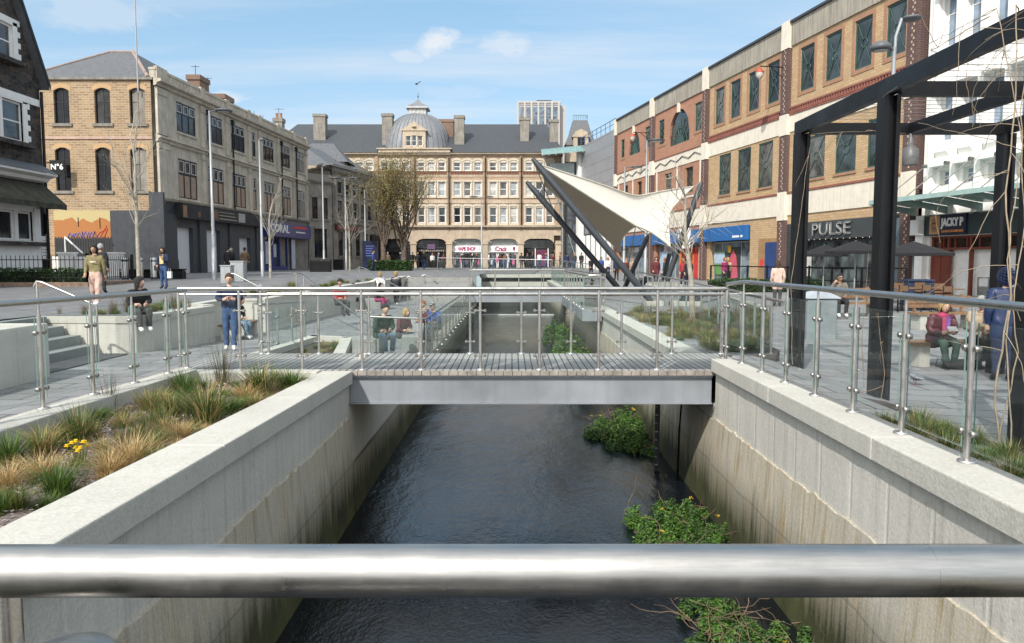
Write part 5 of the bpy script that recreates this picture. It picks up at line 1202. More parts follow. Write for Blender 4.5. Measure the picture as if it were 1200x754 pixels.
# dark restaurant with studded bulb letters
RG = M('restaurant_grey', (.045, .052, .055), .5, var=.12)
F.put(wall_grid(MB(), 33.57, 44.1, -.2, 3.75, [(35.3, 42.4, -.1, 2.7)], rev=.4), 'restaurant_front', RG); F.put(MB().box(33.57, 44.1, -.02, .3, 3.75, 4.3), 'brick_wall', MY)
for i in range(5): window(F, 35.3+i*1.42, 35.3+(i+1)*1.42-.02, -.1, 2.68, RG, pane('restaurant_glass', (.06, .075, .075), .08, .9), 2, (.2, .78), y=.2, fw=.09, bw=.05, name='folding_window')
fa = F.put(MB().box(35.0, 42.6, -.18, -.003, 2.75, 3.75), 'restaurant_fascia', RG)
F.letters('PULSE', 1.02, M('steel_letter', (.16, .165, .17), .4), fa, 38.45, 3.25, y=-.25, bold=.012, wid=3.6)
F.letters('PULSE', .86, M('bulb_face', (.42, .42, .4), .5), fa, 38.45, 3.25, y=-.29, depth=.012, bold=-.025, wid=3.42)
q = MB()
for i in range(14): q.lathe([(.0, -.03), (.035, 0), (0, .03)], 6, c=(35.2+i*.55, -.19, 2.72))
q.build('bulb', M('bulb_cream', (.7, .65, .5), .3), fa)
q = MB()
for x in (42.9, 43.6): q.box(x, x+.34, -.3, -.021, 3.82, 4.2)
F.put(q, 'alarm_box', WHITE)
F.put(MB().box(42.6, 44.0, -.05, -.004, -.2, 3.6), 'blue_grey_door', M('door_bluegrey', (.1, .14, .17), .5))
q = MB(); q.box(35.6, 36.0, .1, .19, .6, 1.9)
F.put(q, 'menu_board', M('menu_white', (.5, .5, .48)))
# red lantern brackets on the front
for x, z in ((30.9, 12.9), (8.0, 12.6)):
    la = F.put(MB().tube([(x+2.0, -.05, z+.5), (x+2.0, -1.7, z+.5)], .035, 6).tube([(x+2.0, -.1, z-.2), (x+2.0, -1.0, z+.45)], .025, 6), 'lantern_bracket', BLACK)
    MB().lathe([(.06, .5), (.1, .42), (.26, .3), (.28, .22)], 12, c=(x+2.0, -1.75, z-.1)).build('lantern_hood', M('lantern_red', (.4, .06, .03), .5), la); MB().lathe([(.25, .22), (.22, 0), (.1, -.16), (.02, -.2)], 12, c=(x+2.0, -1.75, z-.1)).build('lantern_globe', M('lantern_globe', (.6, .55, .48), .25), la)
# ------------------------------------------------------------------ white building with cafe
WB = thing('white_building', 'white painted building with faceted bay windows and a dark cafe front below', 'building', (19.5, 35.5, 0))
F = Fac(WB, (19.45, 35.2), (22.4, 19.6), 0)
WP = M('white_masonry', (.83, .82, .78), .75, var=.05, streak=.12)
cols_ = [-.1+1.4*i for i in range(11)]; hol = []
for x in cols_: hol += [(x+.15, x+.75, 4.9, 5.6), (x, x+.92, 6.9, 9.2), (x, x+.92, 11.1, 13.4)]
F.put(wall_grid(MB(), -1.0, F.L, 3.6, 18, hol, rev=.35), 'white_wall', WP)
for h in hol: window(F, *h, WHITE, pane('pale_blue_glass', (.2, .26, .33), .08, .35), 1, (.62,), y=.2, fw=.07)
hd = MB()
for x in cols_:
    for z in (5.75, 9.3, 13.5):
        hd.cut(); hd.prism([(x-.2, -.002), (x+.05, -.5), (x+.87, -.5), (x+1.12, -.002)], z, [z+.5, z+.2, z+.2, z+.5])
    for z in (6.5, 10.7): hd.cut(); hd.prism([(x-.05, -.001), (x+.1, -.3), (x+.82, -.3), (x+.97, -.001)], [z-.55, z-.1, z-.1, z-.55], z+.25)
F.put(hd, 'window_hood', WP)
pl = MB()
for x in cols_: pl.cut(); pl.box(x-.4, x-.08, -.22, -.001, 3.6, 17.5)
F.put(pl, 'pilaster', WP); F.put(MB().box(0, F.L, .4, 12, -.2, 18).box(-1.0, -.5, -.3, .5, -.2, 3.6).box(-1.01, .5, .36, 8, 3.6, 17.9), 'building_body', WP)
F.put(wall_grid(MB(), -.5, 12, -.2, 3.58, [(-.4, 6.0, -.2, 2.62)], rev=.6), 'cafe_front', WP)
WD = M('cafe_timber', (.16, .035, .018), .45, var=.25, scale=4)
fs = F.put(MB().box(-.75, 7, -.25, -.003, 2.65, 3.55), 'cafe_fascia', M('cafe_slate', (.03, .045, .048), .5))
sb = MB().box(-.05, 2.15, -.36, -.251, 2.66, 3.57).build('cafe_sign', M('sign_navy', (.012, .014, .035), .4), fs)
F.letters('JACKY P', .5, WHITE, sb, 1.38, 3.2, y=-.38, bold=.015, wid=1.3)
q = MB()
for i in range(11): q.box(.74+i*.12, .82+i*.12, -.375, -.361, 2.77, 2.87)
q.build('lettering', M('sign_orange', (.6, .22, .05)), sb)
q = MB(); q.box(-.01, .62, -.375, -.361, 2.7, 3.53, 0)
q.yprism([(.16, 2.8), (.45, 2.8), (.49, 3.1), (.43, 3.4), (.3, 3.47), (.18, 3.4), (.12, 3.1)], -.39, -.3755, 1); q.box(.2, .28, -.397, -.3905, 3.18, 3.23, 2); q.box(.33, .41, -.397, -.3905, 3.18, 3.23, 2); q.box(.25, .37, -.397, -.3905, 2.95, 2.98, 2)
q.build('portrait', [M('portrait_tan', (.45, .27, .12)), M('portrait_skin', (.3, .15, .07)), BLACK], sb)
sf = MB()
for x in (-.4, .1, .6, 1.9, 3.2, 4.5, 5.88): sf.box(x, x+.12, .1, .25, -.2, 2.6)
sf.box(-.4, 6.0, .09, .26, 2.0, 2.1); sf.box(-.4, 6.0, .09, .26, 2.52, 2.62); sf.box(-.4, .7, .12, .23, -.2, 2.0)
for i in range(9): sf.box(-.4+i*.7, -.34+i*.7, .12, .24, 2.1, 2.52)
F.put(sf, 'cafe_window_frame', WD); q = MB(); q.quad((-.4, .2, 2.05), (6, .2, 2.05), (6, .2, 2.6), (-.4, .2, 2.6)); q.quad((-.4, .62, -.2), (6, .62, -.2), (6, .62, 2.05), (-.4, .62, 2.05)); F.put(q, 'cafe_glass', pane('cafe_dark', (.03, .018, .012), .12))
q = MB(); q.box(2.1, 3.1, .4, .6, .0, .8, 0); q.box(2.2, 2.7, .38, .399, .4, .75, 1); F.put(q, 'counter', [M('counter_grey', (.2, .2, .2)), WHITE])
F.put(MB().box(-1.0, -.45, -.6, -.31, 2.7, 3.4).box(-.95, -.5, -.63, -.601, 2.8, 3.3), 'air_unit', WHITE)
gc = thing('cafe_canopy', 'sea green glass canopy on tie rods above the cafe', 'canopy', (0, 0, 0)); gc.matrix_world = F.mat
mb = MB()
for i in range(5): mb.quad((-1.4+i*2.0, -.1, 3.95), (.5+i*2.0, -.1, 3.95), (.5+i*2.0, -2.6, 4.3), (-1.4+i*2.0, -2.6, 4.3))
mb.quad((-1.4, -2.6, 4.3), (8.5, -2.6, 4.3), (8.5, -2.65, 4.1), (-1.4, -2.65, 4.1)); mb.build('glass_sheet', M('canopy_sea_green', (.26, .36, .33), .25, var=.12), gc)
mb = MB()
for i in range(6):
    mb.cut(); mb.prism([(-1.5+i*2.0, -2.55), (-1.4+i*2.0, -2.55), (-1.4+i*2.0, -.1), (-1.5+i*2.0, -.1)], [4.1, 4.1, 3.6, 3.6], [4.27, 4.27, 3.93, 3.93])
[q.build('bracket', M('canopy_bracket', (.2, .28, .26), .5), gc) for q in mb.pieces()]
for i in range(8): MB().tube([(-.75+i*1.4, -.25, 5.85), (-.75+i*1.4, -2.3, 4.3)], .025, 6).tube([(-.75+i*1.4, -.2, 5.85), (-.75+i*1.4, -.4, 5.85)], .09, 8).build('tie_rod', STEELD, gc)
# ------------------------------------------------------------------ tensile canopy
TC = thing('tensile_canopy', 'cream tensile fabric canopy with two dark slanting masts over the canal bank', 'canopy', (5, 33, 0))
def loc_(v): return Vector(v)-Vector((5, 33, 0))
A = atY(631, 193, 28); B = atY(637, 217, 38); Cc = atY(812, 219, 38); D_ = atY(785, 289, 33); E1 = atY(745, 265, 32); E2 = atY(727, 295, 38)
FAB = M('canopy_fabric', (.84, .81, .72), .7, var=.03, scale=1.5); FAB_SHADED = M('canopy_fabric_shaded', (.5, .415, .3), .8, var=.06, scale=1.5)  # second fabric is tan: shade of the underside put into its colour
mm = FAB.node_tree; bs_ = mm.nodes['Principled BSDF']; tl = mm.nodes.new('ShaderNodeBsdfTranslucent'); tl.inputs[0].default_value = (.62, .53, .36, 1); mx = mm.nodes.new('ShaderNodeMixShader'); mx.inputs[0].default_value = .14
mm.links.new(bs_.outputs[0], mx.inputs[1]); mm.links.new(tl.outputs[0], mx.inputs[2]); mm.links.new(mx.outputs[0], mm.nodes['Material Output'].inputs[0])
def patch(name, c00, c10, c11, c01, sag, sagv=(0, 0, 0), n=48, mat_=None):
    P = [[None]*(n+1) for _ in range(n+1)]; ctr = (c00+c10+c11+c01)/4
    for i in range(n+1):
        for j in range(n+1):
            u, v = i/n, j/n; p = c00*(1-u)*(1-v)+c10*u*(1-v)+c11*u*v+c01*(1-u)*v
            k = sag[0]*4*u*(1-u)*(1-v)**2+sag[2]*4*u*(1-u)*v**2+sag[1]*4*v*(1-v)*u**2+sag[3]*4*v*(1-v)*(1-u)**2
            p = p.lerp(ctr, min(.8, k)); p = p+Vector(sagv)*(16*u*(1-u)*v*(1-v)); P[i][j] = loc_(p)
    mb = MB()
    for i in range(n):
        for j in range(n): mb.quad(P[i][j], P[i+1][j], P[i+1][j+1], P[i][j+1], 0, True)
    o = mb.build(name, mat_, TC)
    ed = MB()
    for pth in ([P[i][0] for i in range(n+1)], [P[n][j] for j in range(n+1)], [P[i][n] for i in range(n+1)], [P[0][j] for j in range(n+1)]): ed.tube(pth, .035, 6)
    ed.build('edge_belt', M('edge_belt', (.6, .56, .47), .6), o)
    return o
patch('membrane', A, E1, E2, B, (.02, .1, .08, .06), (0, 0, .12), 48, FAB_SHADED)
patch('membrane', A, Cc, D_, E1, (.62, .3, .12, .0), (0, .1, -.15), 48, FAB)
MAST = M('mast_grey', (.035, .042, .05), .42, var=.12)
masts = [(atY(624, 186, 28), atZ(766, 357, -.05), .125), (atY(617, 213, 38), atZ(729, 343, -.03), .14), (atY(822, 214, 38), atZ(777, 342, -.02), .14), (atY(785, 296, 33.2), atZ(774, 342.5, -.02), .1), (atY(759.5, 276, 36), Vector((5.6, 38.6, 0)), .12)]
for i, (t_, b_, r_) in enumerate(masts):
    o = MB().tube([loc_(b_), loc_(b_.lerp(t_, .06)), loc_(b_.lerp(t_, .94)), loc_(t_)], [r_*.6, r_, r_, r_*.55], 14).build('mast', MAST, TC)
    MB().box(-.3, .3, -.3, .3, -.4, .12).build('mast_foot', COPE, o, loc_(b_)); 
cb = MB()
for p, q in ((B, masts[1][0].lerp(masts[1][1], .12)), (E2, masts[4][0]), (D_, masts[3][0]), (Cc, masts[2][0]), (E1, masts[4][0]), (B, masts[1][0].lerp(masts[1][1], .3)), (masts[0][0], masts[1][0].lerp(masts[1][1], .3)), (masts[2][0], Vector((11, 41, 0))), (masts[2][0], Vector((7.6, 38.6, 0))), (E1, Vector((5.6, 38.6, 0)))): cb.tube([loc_(p), loc_(q)], .018, 5)
cb.build('stay_cable', STEELD, TC)
st_ = MB(); p = masts[1][0].lerp(masts[1][1], .18); st_.tube([loc_(p), loc_(B.lerp(p, .1))], .07, 8); st_.tube([loc_(masts[1][0].lerp(masts[1][1], .12)), loc_(masts[1][0].lerp(masts[1][1], .34))], .16, 10); st_.build('mast_clamp', MAST, TC)
# ------------------------------------------------------------------ black pergola
PG = thing('pergola', 'black steel pergola of box posts and beams strung with wires and dry vines', 'pergola', (4.62, 9.8, -.35))
PO = Vector((4.62, 9.8, -.35)); ph = 3.82
posts = [(4.72, 12.7), (4.72, 9.8), (4.68, 6.9), (8.05, 12.7), (8.05, 9.8), (8.05, 6.9)]
for x, y in posts:
    mb = MB(); s_ = .102
    mb.box(x-s_, x+s_, y-.03, y+.03, -.6, 3.56); mb.box(x-s_, x-s_+.05, y-s_, y-.0301, -.6, 3.56); mb.box(x+s_-.05, x+s_, y-s_, y-.0301, -.6, 3.56); mb.box(x-s_, x-s_+.05, y+.0301, y+s_, -.6, 3.56); mb.box(x+s_-.05, x+s_, y+.0301, y+s_, -.6, 3.56)
    mb.v = [(a-PO.x, b-PO.y, c-PO.z) for a, b, c in mb.v]; mb.build('post', BLACK, PG)
def beam(p, q, w_=.055, h_=.21):
    p, q = Vector(p)-PO, Vector(q)-PO; d = (q-p).normalized(); n_ = Vector((-d.y, d.x, 0))*w_; mb = MB(); up = Vector((0, 0, h_)); 
    v = [p-n_, q-n_, q+n_, p+n_, p-n_+up, q-n_+up, q+n_+up, p+n_+up]; k = len(mb.v)
    for f in ((0, 3, 2, 1), (4, 5, 6, 7), (0, 1, 5, 4), (1, 2, 6, 5), (2, 3, 7, 6), (3, 0, 4, 7)): mb.quad(*[v[i] for i in f])
    mb.build('beam', BLACK, PG, bevel=.006)
beam((4.72, 12.9, 3.565), (4.72, 9.8, 3.565)); beam((4.72, 9.797, 3.565), (4.66, 5.2, 3.565)); beam((8.05, 12.9, 3.565), (8.05, 5.5, 3.565))
for y in (12.7, 9.8, 6.9): beam((4.85, y, 3.55), (7.95, y, 3.55), .05, .18)
beam((6.45, 12.6, 3.55), (6.45, 9.9, 3.55), .05, .16); beam((6.45, 9.7, 3.55), (6.45, 7.0, 3.55), .05, .16)
wr = MB()
for i in range(24): y = 6.0+i*.29; wr.tube([(4.7-PO.x, y-PO.y, 3.79-PO.z), (8.0-PO.x, y-PO.y, 3.79-PO.z)], .004, 4, caps=False)
wr.build('trellis_wire', STEELD, PG)
FL = MB().lathe([(.11, 0), (.12, .02), (.12, .26), (.05, .3), (.03, .5)], 16).build('flood_light', M('lamp_grey', (.12, .12, .12), .5), loc=(6.42, 12.55, 3.04)); tag(FL, 'grey cylindrical spotlight hanging under the pergola beam', 'lamp')
# vines
def vine(name, label, seeds, mat, parent=None):
    mb = MB()
    for (pts, r0, r1, n_tw, rs) in seeds:
        rnd = random.Random(rs); P = [Vector((p[0], p[1], p[2]*(.955 if p[2] > 2 else 1))) for p in pts]; path = []
        for a, b in zip(P, P[1:]):
            k = max(3, int((b-a).length/.16))
            for i in range(k): path.append(a.lerp(b, i/k)+Vector((rnd.uniform(-.009, .009), rnd.uniform(-.009, .009), rnd.uniform(-.01, .01))))
        path.append(P[-1]); n = len(path); mb.tube(path, [lerp(r0, r1, i/(n-1)) for i in range(n)], 6)
        for _ in range(n_tw):
            i = rnd.randrange(n//4, n-1); p = path[i].copy(); d = Vector((rnd.uniform(-1, 1), rnd.uniform(-1, 1), rnd.uniform(-.9, .5))).normalized(); tw = [p.copy()]
            for _ in range(rnd.randint(5, 12)):
                d = (d+Vector((rnd.uniform(-.26, .26), rnd.uniform(-.26, .26), rnd.uniform(-.36, .18)))).normalized(); p = p+d*.085; tw.append(p.copy())
            mb.tube(tw, [lerp(.004, .0015, k_/(len(tw)-1)) for k_ in range(len(tw))], 4, caps=False)
    o = mb.build(name, mat); return tag(o, label, 'climbing plant')
VB = M('vine_bark', (.26, .17, .11), .9, var=.3, scale=8); VB2 = M('vine_pale', (.3, .24, .17), .9, var=.3, scale=9)
vine('climbing_vine', 'thick pale stemmed dry vine climbing at the right edge beside the nearest pergola post',
     [([(4.35, 6.7, -.3), (4.28, 6.75, .4), (4.36, 6.7, 1.2), (4.3, 6.75, 2.2), (4.38, 6.8, 3.1), (4.4, 6.9, 3.9)], .010, .005, 9, 1), ([(4.42, 6.65, -.3), (4.33, 6.7, .8), (4.44, 6.7, 1.8), (4.36, 6.7, 2.9), (4.5, 6.8, 3.95), (5.0, 7.4, 4.0)], .007, .003, 10, 2), ([(4.28, 6.7, -.3), (4.46, 6.72, .7), (4.3, 6.7, 1.5), (4.42, 6.75, 2.6), (4.3, 7.0, 3.9), (4.5, 8.5, 4.02)], .006, .003, 9, 3)], VB2)
vine('climbing_vine', 'tangle of thin reddish vine twigs over the pergola wires at the top right', [([(4.4, 6.9, 3.9), (4.9, 7.6, 4.05), (5.6, 7.2, 4.02), (6.6, 7.9, 4.05)], .006, .002, 18, 4), ([(4.5, 6.9, 4.02), (5.4, 8.4, 4.05), (6.5, 8.0, 4.03), (7.5, 9.2, 4.05)], .005, .002, 16, 5), ([(4.6, 7.6, 4.03), (4.8, 9.0, 4.08), (5.7, 9.7, 4.1), (7.0, 10.4, 4.05)], .005, .002, 12, 6), ([(4.66, 6.9, 4.1), (5.2, 6.6, 4.0), (5.5, 6.4, 3.8), (5.9, 6.7, 4.0)], .006, .002, 30, 12)], VB)
vine('climbing_vine', 'thin vine twining up the farthest left pergola post', [([(4.6, 12.5, -.2), (4.56, 12.55, 1.2), (4.66, 12.5, 2.4), (4.8, 12.5, 3.7), (5.8, 12.55, 3.75), (6.3, 12.5, 3.7)], .005, .002, 7, 7)], VB2)
vine('climbing_vine', 'few bare vine shoots at the foot of the middle pergola post', [([(4.42, 9.55, -.3), (4.4, 9.6, .6), (4.45, 9.62, 1.6)], .004, .002, 2, 8), ([(4.2, 8.7, -.2), (4.3, 8.8, .2), (4.25, 8.9, .9)], .004, .002, 2, 9)], VB)
# ------------------------------------------------------------------ street lamps
LG = M('lamp_column_grey', (.3, .315, .33), .45, metal=.3, var=.08); LD = M('lamp_head_dark', (.10, .11, .12), .5)
def street_lamp(label, px, pt, pb, Y, heads, r=.075, group=None):
    """heads: list of (dx metres, disc radius)"""
    b = atY(px[1], pb, Y); top = atY(px[0], pt, Y); t = thing('street_lamp', label, 'street lamp', (b.x, Y, b.z), 0, group); h = top.z-b.z; x1 = 0
    MB().tube([(0, 0, -.3), (0, 0, h*.22), (0, 0, h*.221), (x1, 0, h)], [r*1.35, r*1.35, r, r*.7], 12).build('column', LG, t)
    for dx, rd in heads:
        MB().tube([(x1, 0, h-.05), (x1+dx*.5, 0, h+.02), (x1+dx, 0, h+.04)], .03, 6).build('arm', LD, t)
        o = MB().lathe([(0, .12), (rd*.5, .1), (rd, .03), (rd, -.02), (rd*.85, -.05), (0, -.05)], 20, c=(x1+dx, 0, h)).build('lamp_head', LD, t); MB().lathe([(rd*.7, -.058), (0, -.062)], 16, c=(x1+dx, 0, h), cap=False).build('lamp_lens', M('lens', (.6, .6, .58), .3), o)
    return t
street_lamp('tall pale street lamp before the brick end, one flat head to the right', (249, 251.5), 130, 334, 41, [(.75, .45)], .085)
street_lamp('slender street lamp column with a tiny head in front of the shop with blue fascia', (307, 308), 164, 331, 45, [(.15, .14)], .075)
street_lamp('slim street lamp with a tiny head standing before the narrow stone house', (379, 380), 195, 321, 66, [(.15, .2)], .075)
street_lamp('street lamp with two flat heads before the long grey stone building', (405.5, 406), 209, 315, 72, [(-.9, .5), (.9, .5)])
street_lamp('street lamp with twin arms beside the budding trees', (428, 428.5), 223, 313, 78, [(-.9, .4), (.9, .4)])
street_lamp('street lamp with twin flat heads in front of the phone repair shop', (564, 564.5), 231, 316, 80, [(-.8, .45), (.8, .45)], .085)
street_lamp('tall street lamp with one round head, in front of the red brick bays', (756.5, 756), 165, 325, 52, [(.6, .6)], .085)
street_lamp('shorter street lamp with a thin arm, nearer the grey metal cladding', (731, 731), 196, 322, 62, [(.9, .45)], .085)
t = street_lamp('lamp column with two round heads rising behind the pergola', (1051, 1033), 56, 450, 14.6, [(-.25, .19)], .05)
o = MB().tube([(0, 0, 5.9), (.02, 0, 6.5), (.12, 0, 6.82)], .03, 8).build('column', LG, t); o2 = MB().lathe([(0, .06), (.13, .04), (.19, 0), (.14, -.03), (0, -.03)], 20, c=(.3, 0, 6.82)).build('lamp_head', LD, t)
# ------------------------------------------------------------------ bollards, cabinets, bins, fences on the left plaza
def bollard(px, Y, label):
    b = atY(px, 320, Y); t = thing('bollard', label, 'bollard', (b.x, Y, plaza_z(Y)))
    MB().tube([(0, 0, -.1), (0, 0, 1.1), (0, 0, 1.16)], [.17, .17, .14], 20).build('body', STEEL, t); MB().tube([(0, 0, .95), (0, 0, 1.02)], .174, 20).cut().tube([(0, 0, 0), (0, 0, .12)], .18, 20).build('band', DGREY, t)
bollard(146.5, 41, 'stout steel bollard left of the bare tree trunk'); bollard(164.3, 40.9, 'stout steel bollard right behind the bare tree trunk'); bollard(180.5, 41.2, 'stout steel bollard beside the person in blue jeans')
def cabinet(px0, px1, pt, Y, label, d=.5, mat=GREYM):
    a, b = atY(px0, pt, Y), atY(px1, pt, Y); zb = plaza_z(Y); w_ = b.x-a.x; h_ = a.z-zb; t = thing('utility_cabinet', label, 'cabinet', ((a.x+b.x)/2, Y, zb))
    MB().box(-w_/2, w_/2, 0, d, -.1, h_-.05).box(-w_/2-.03, w_/2+.03, -.03, d+.03, h_-.049, h_).build('body', mat, t, bevel=.01); q = MB()
    for i in range(2): q.box(-w_/2+.04+i*w_/2, -.02+i*w_/2, -.012, -.001, .08, h_-.12)
    q.build('door', mat, t)
cabinet(258, 270, 311, 37, 'smaller grey utility cabinet behind the lamp column'); cabinet(269.5, 285, 306, 38.5, 'taller grey utility cabinet right of the lamp column')
def bin_(label, px, Y, w_, h_, mat=BLACK, zb=None, cat='litter bin'):
    b = atY(px, 320, Y); zb = plaza_z(Y) if zb is None else zb; t = thing('litter_bin', label, cat, (b.x, Y, zb))
    MB().box(-w_/2, w_/2, -.25, .25, -.05, h_-.12).build('body', mat, t, bevel=.02); MB().box(-w_/2-.03, w_/2+.03, -.28, .28, h_-.08, h_).build('lid', mat, t, bevel=.02); MB().box(-w_/2+.05, w_/2-.05, -.2, .2, h_-.12, h_-.08).build('opening', PANE, t)
bin_('black litter bin by the grey stone house', 376, 60, 1.6, 1.0); bin_('small black litter bin against the long grey stone building', 397, 74, .9, 1.0)
bin_('low black planter box behind the person in blue jeans', 202, 42, 1.3, .55, cat='planter'); bin_('long low black bench box behind the bare tree', 166, 43, 2.2, .5, cat='bench')
fe = thing('iron_railing', 'black iron railing with pointed bars on a stone base before the gabled house', 'railing', (0, 0, 0))
def irons(p0, p1, zb, h, step, nm='bar_panel'):
    p0, p1 = Vector(p0), Vector(p1); n = int((p1-p0).length/step); mb = MB()
    for i in range(n+1):
        q = p0.lerp(p1, i/n); mb.tube([(q.x, q.y, zb), (q.x, q.y, zb+h)], .016, 4); mb.tube([(q.x, q.y, zb+h), (q.x, q.y, zb+h+.09)], [.024, .003], 4)
    for z in (.15, h-.12): mb.tube([(p0.x, p0.y, zb+z), (p1.x, p1.y, zb+z)], .018, 4)
    mb.build(nm, BLACK, fe)
    for q in (p0, p1): MB().box(q.x-.05, q.x+.05, q.y-.05, q.y+.05, zb-.1, zb+h+.15).build('post', BLACK, fe)
irons((-24.5, 33.2, 0), (-18.3, 33.2, 0), .62, 1.05, .19); irons((-18.3, 33.2, 0), (-18.5, 37.5, 0), .62, 1.05, .19)
MB().box(-26, -18.2, 33.0, 33.35, -.1, .58).box(-18.5, -18.15, 33.36, 37.5, -.1, .58).build('stone_base', M('rubble_base', (.22, .15, .11), .95, var=.5, scale=5, bmp=.6, bscale=8), fe)
ww = thing('boundary_wall', 'low white painted boundary wall with square piers left of the bollards', 'wall', (0, 0, 0))
a0, a1 = atY(62, 320, 44), atY(141, 320, 44)
MB().box(a0.x, a1.x-.9, 44, 44.3, .2, 1.75).build('wall', WHITE, ww); MB().box(a1.x-.85, a1.x, 43.8, 44.5, .2, 1.9).box(a1.x-.9, a1.x+.05, 43.75, 44.55, 1.9, 2.0).build('pier', WHITE, ww); MB().box(a1.x-3.4, a1.x-2.7, 43.8, 44.5, .2, 1.9).box(a1.x-3.45, a1.x-2.65, 43.75, 44.55, 1.9, 2.0).build('pier', WHITE, ww)
bf = MB(); b0, b1 = atY(64, 290, 47), atY(134, 290, 47); n = int((b1.x-b0.x)/.16)
for i in range(n): bf.yprism([(b0.x+i*.16+.01, .4), (b0.x+i*.16+.15, .4), (b0.x+i*.16+.15, 2.85), (b0.x+i*.16+.08, 2.98), (b0.x+i*.16+.01, 2.85)], 47, 47.04)
bf.box(b0.x, b1.x, 47.041, 47.08, 2.4, 2.5); tag(bf.build('board_fence', M('fence_dark', (.035, .035, .038), .8)), 'dark vertical board fence below the orange mural', 'fence')
p0, p1 = atY(76, 278, 45), atY(97, 297, 44.6); tag(MB().tube([p0, p1], .05, 6).tube([p0, (p0.x, p0.y, .3)], .04, 6).build('ramp_rail', WHITE), 'white sloping ramp rail in front of the dark board fence', 'handrail')
kk = MB(); kk.box(-.55, .55, -.15, .15, .25, 2.6); kk.box(-.6, .6, -.18, .18, 0, .25)
ko = kk.build('ad_kiosk', M('kiosk_navy', (.008, .012, .04), .35)); p = atY(434, 300, 78); ko.location = (p.x, 78, .66); ko.scale = (1.4, 1.2, 1.1); tag(ko, 'dark navy advertising kiosk near the budding trees', 'kiosk')
tx = MB()
for i in range(5): tx.box(-.3, .3-.1*(i % 2), -.165, -.151, 1.2+i*.22, 1.28+i*.22)
tx.build('lettering', M('kiosk_text', (.08, .12, .35)), ko)
# ------------------------------------------------------------------ cafe furniture on the right
def parasol(label, px, pt, Y, w_):
    c_ = atY(px, pt, Y); zb = right_z(c_.x, Y); h = c_.z-zb; t = thing('parasol', label, 'parasol', (c_.x, Y, zb)); n = 8; mb = MB(); r_ = w_/2
    tp = (0, 0, h)
    for i in range(n):
        a0, a1 = 2*math.pi*(i+.5)/n, 2*math.pi*(i+1.5)/n; p, q = (r_*math.cos(a0), r_*math.sin(a0), h-.42), (r_*math.cos(a1), r_*math.sin(a1), h-.42); mb.tri(p, q, tp); mb.quad((p[0], p[1], h-.52), (q[0], q[1], h-.52), q, p)
    mb.build('canopy', M('parasol_black', (.009, .009, .011), .85), t); MB().tube([(0, 0, 0), (0, 0, h)], .03, 8).build('pole', M('parasol_pole', (.3, .31, .32), .4), t); MB().box(-.3, .3, -.3, .3, 0, .08).build('base_plate', DGREY, t)
    rb_ = MB()
    for i in range(n):
        a0 = 2*math.pi*(i+.5)/n; rb_.tube([(r_*.97*math.cos(a0), r_*.97*math.sin(a0), h-.45), (0, 0, h-.06)], .012, 4)
    rb_.build('rib', STEELD, t)
parasol('black square parasol left of the studded restaurant sign, in front of it', 966, 287, 34, 2.0); parasol('black parasol between two pergola posts, in front of the folding windows', 1003, 282, 31, 2.3); parasol('large black parasol on a pale pole in front of the cafe', 1071, 283, 27.5, 2.6)
CW = M('chair_timber', (.15, .085, .045), .6, var=.25, scale=7)
def cafe_table(label, x, y):
    t = thing('cafe_table', label, 'table', (x, y, right_z(x, y))); MB().box(-.4, .4, -.4, .4, .71, .745).build('table_top', CW, t, bevel=.005); MB().tube([(0, 0, .02), (0, 0, .71)], .03, 8).build('leg', BLACK, t); MB().box(-.25, .25, -.25, .25, 0, .02).build('base_plate', BLACK, t)
def cafe_chair(label, x, y, rot):
    t = thing('cafe_chair', label, 'chair', (x, y, right_z(x, y)), rot); MB().box(-.2, .2, -.2, .2, .43, .46).build('seat', CW, t)
    for sx in (-1, 1):
        for sy in (-1, 1): MB().tube([(sx*.19, sy*.2, 0), (sx*.18, sy*.18, .43)], .015, 6).build('leg', BLACK, t)
    mb = MB(); mb.box(-.2, .2, .19, .215, .68, .86); mb.box(-.2, .2, .19, .21, .54, .6); mb.build('backrest', CW, t); MB().tube([(-.19, .2, .43), (-.19, .21, .88)], .014, 6).tube([(.19, .2, .43), (.19, .21, .88)], .014, 6).build('back_frame', BLACK, t)
for i, (px, Y) in enumerate(((1058, 25.5), (1084, 25.8), (1108, 25.2))):
    x = (px-600)/900*Y; w3 = ('left', 'middle', 'right')[i]; cafe_table(f'timber topped cafe table, {w3} one of the three under the big parasol', x, Y); cafe_chair(f'timber and black steel chair on the near left of the {w3} cafe table', x-.5, Y-.7, R(200)); cafe_chair(f'timber and black steel chair on the far right of the {w3} cafe table', x+.35, Y+.75, R(10))
bin_('square navy planter tub beside the cafe tables', 1076, 27.2, .9, .95, M('tub_navy', (.02, .035, .08), .5), right_z(14, 27), 'planter')
gr = thing('guard_railing', 'black steel guard railing round the restaurant terrace', 'railing', (0, 0, 0)); a0, a1 = atY(833, 320, 41), atY(1003, 320, 34.5)
mb = MB(); mb.tube([(a0.x, a0.y, 1.25), (a1.x, a1.y, 1.15)], .035, 6); mb.tube([(a0.x, a0.y, .2), (a1.x, a1.y, .15)], .025, 6); mb.build('rail', BLACK, gr)
for i in range(8):
    q = a0.lerp(a1, i/7); MB().box(q.x-.04, q.x+.04, q.y-.04, q.y+.04, -.2, 1.28).build('post', BLACK, gr)
    if i < 7:
        q2 = a0.lerp(a1, (i+1)/7); MB().quad((q.x+.08, q.y, .25), (q2.x-.08, q2.y, .25), (q2.x-.08, q2.y, 1.15), (q.x+.08, q.y, 1.15)).__class__; g_ = MB(); g_.quad((q.x+.08, q.y, .25), (q2.x-.08, q2.y, .25), (q2.x-.08, q2.y, 1.15), (q.x+.08, q.y, 1.15)); g_.build('glass_panel', GLASS, gr)
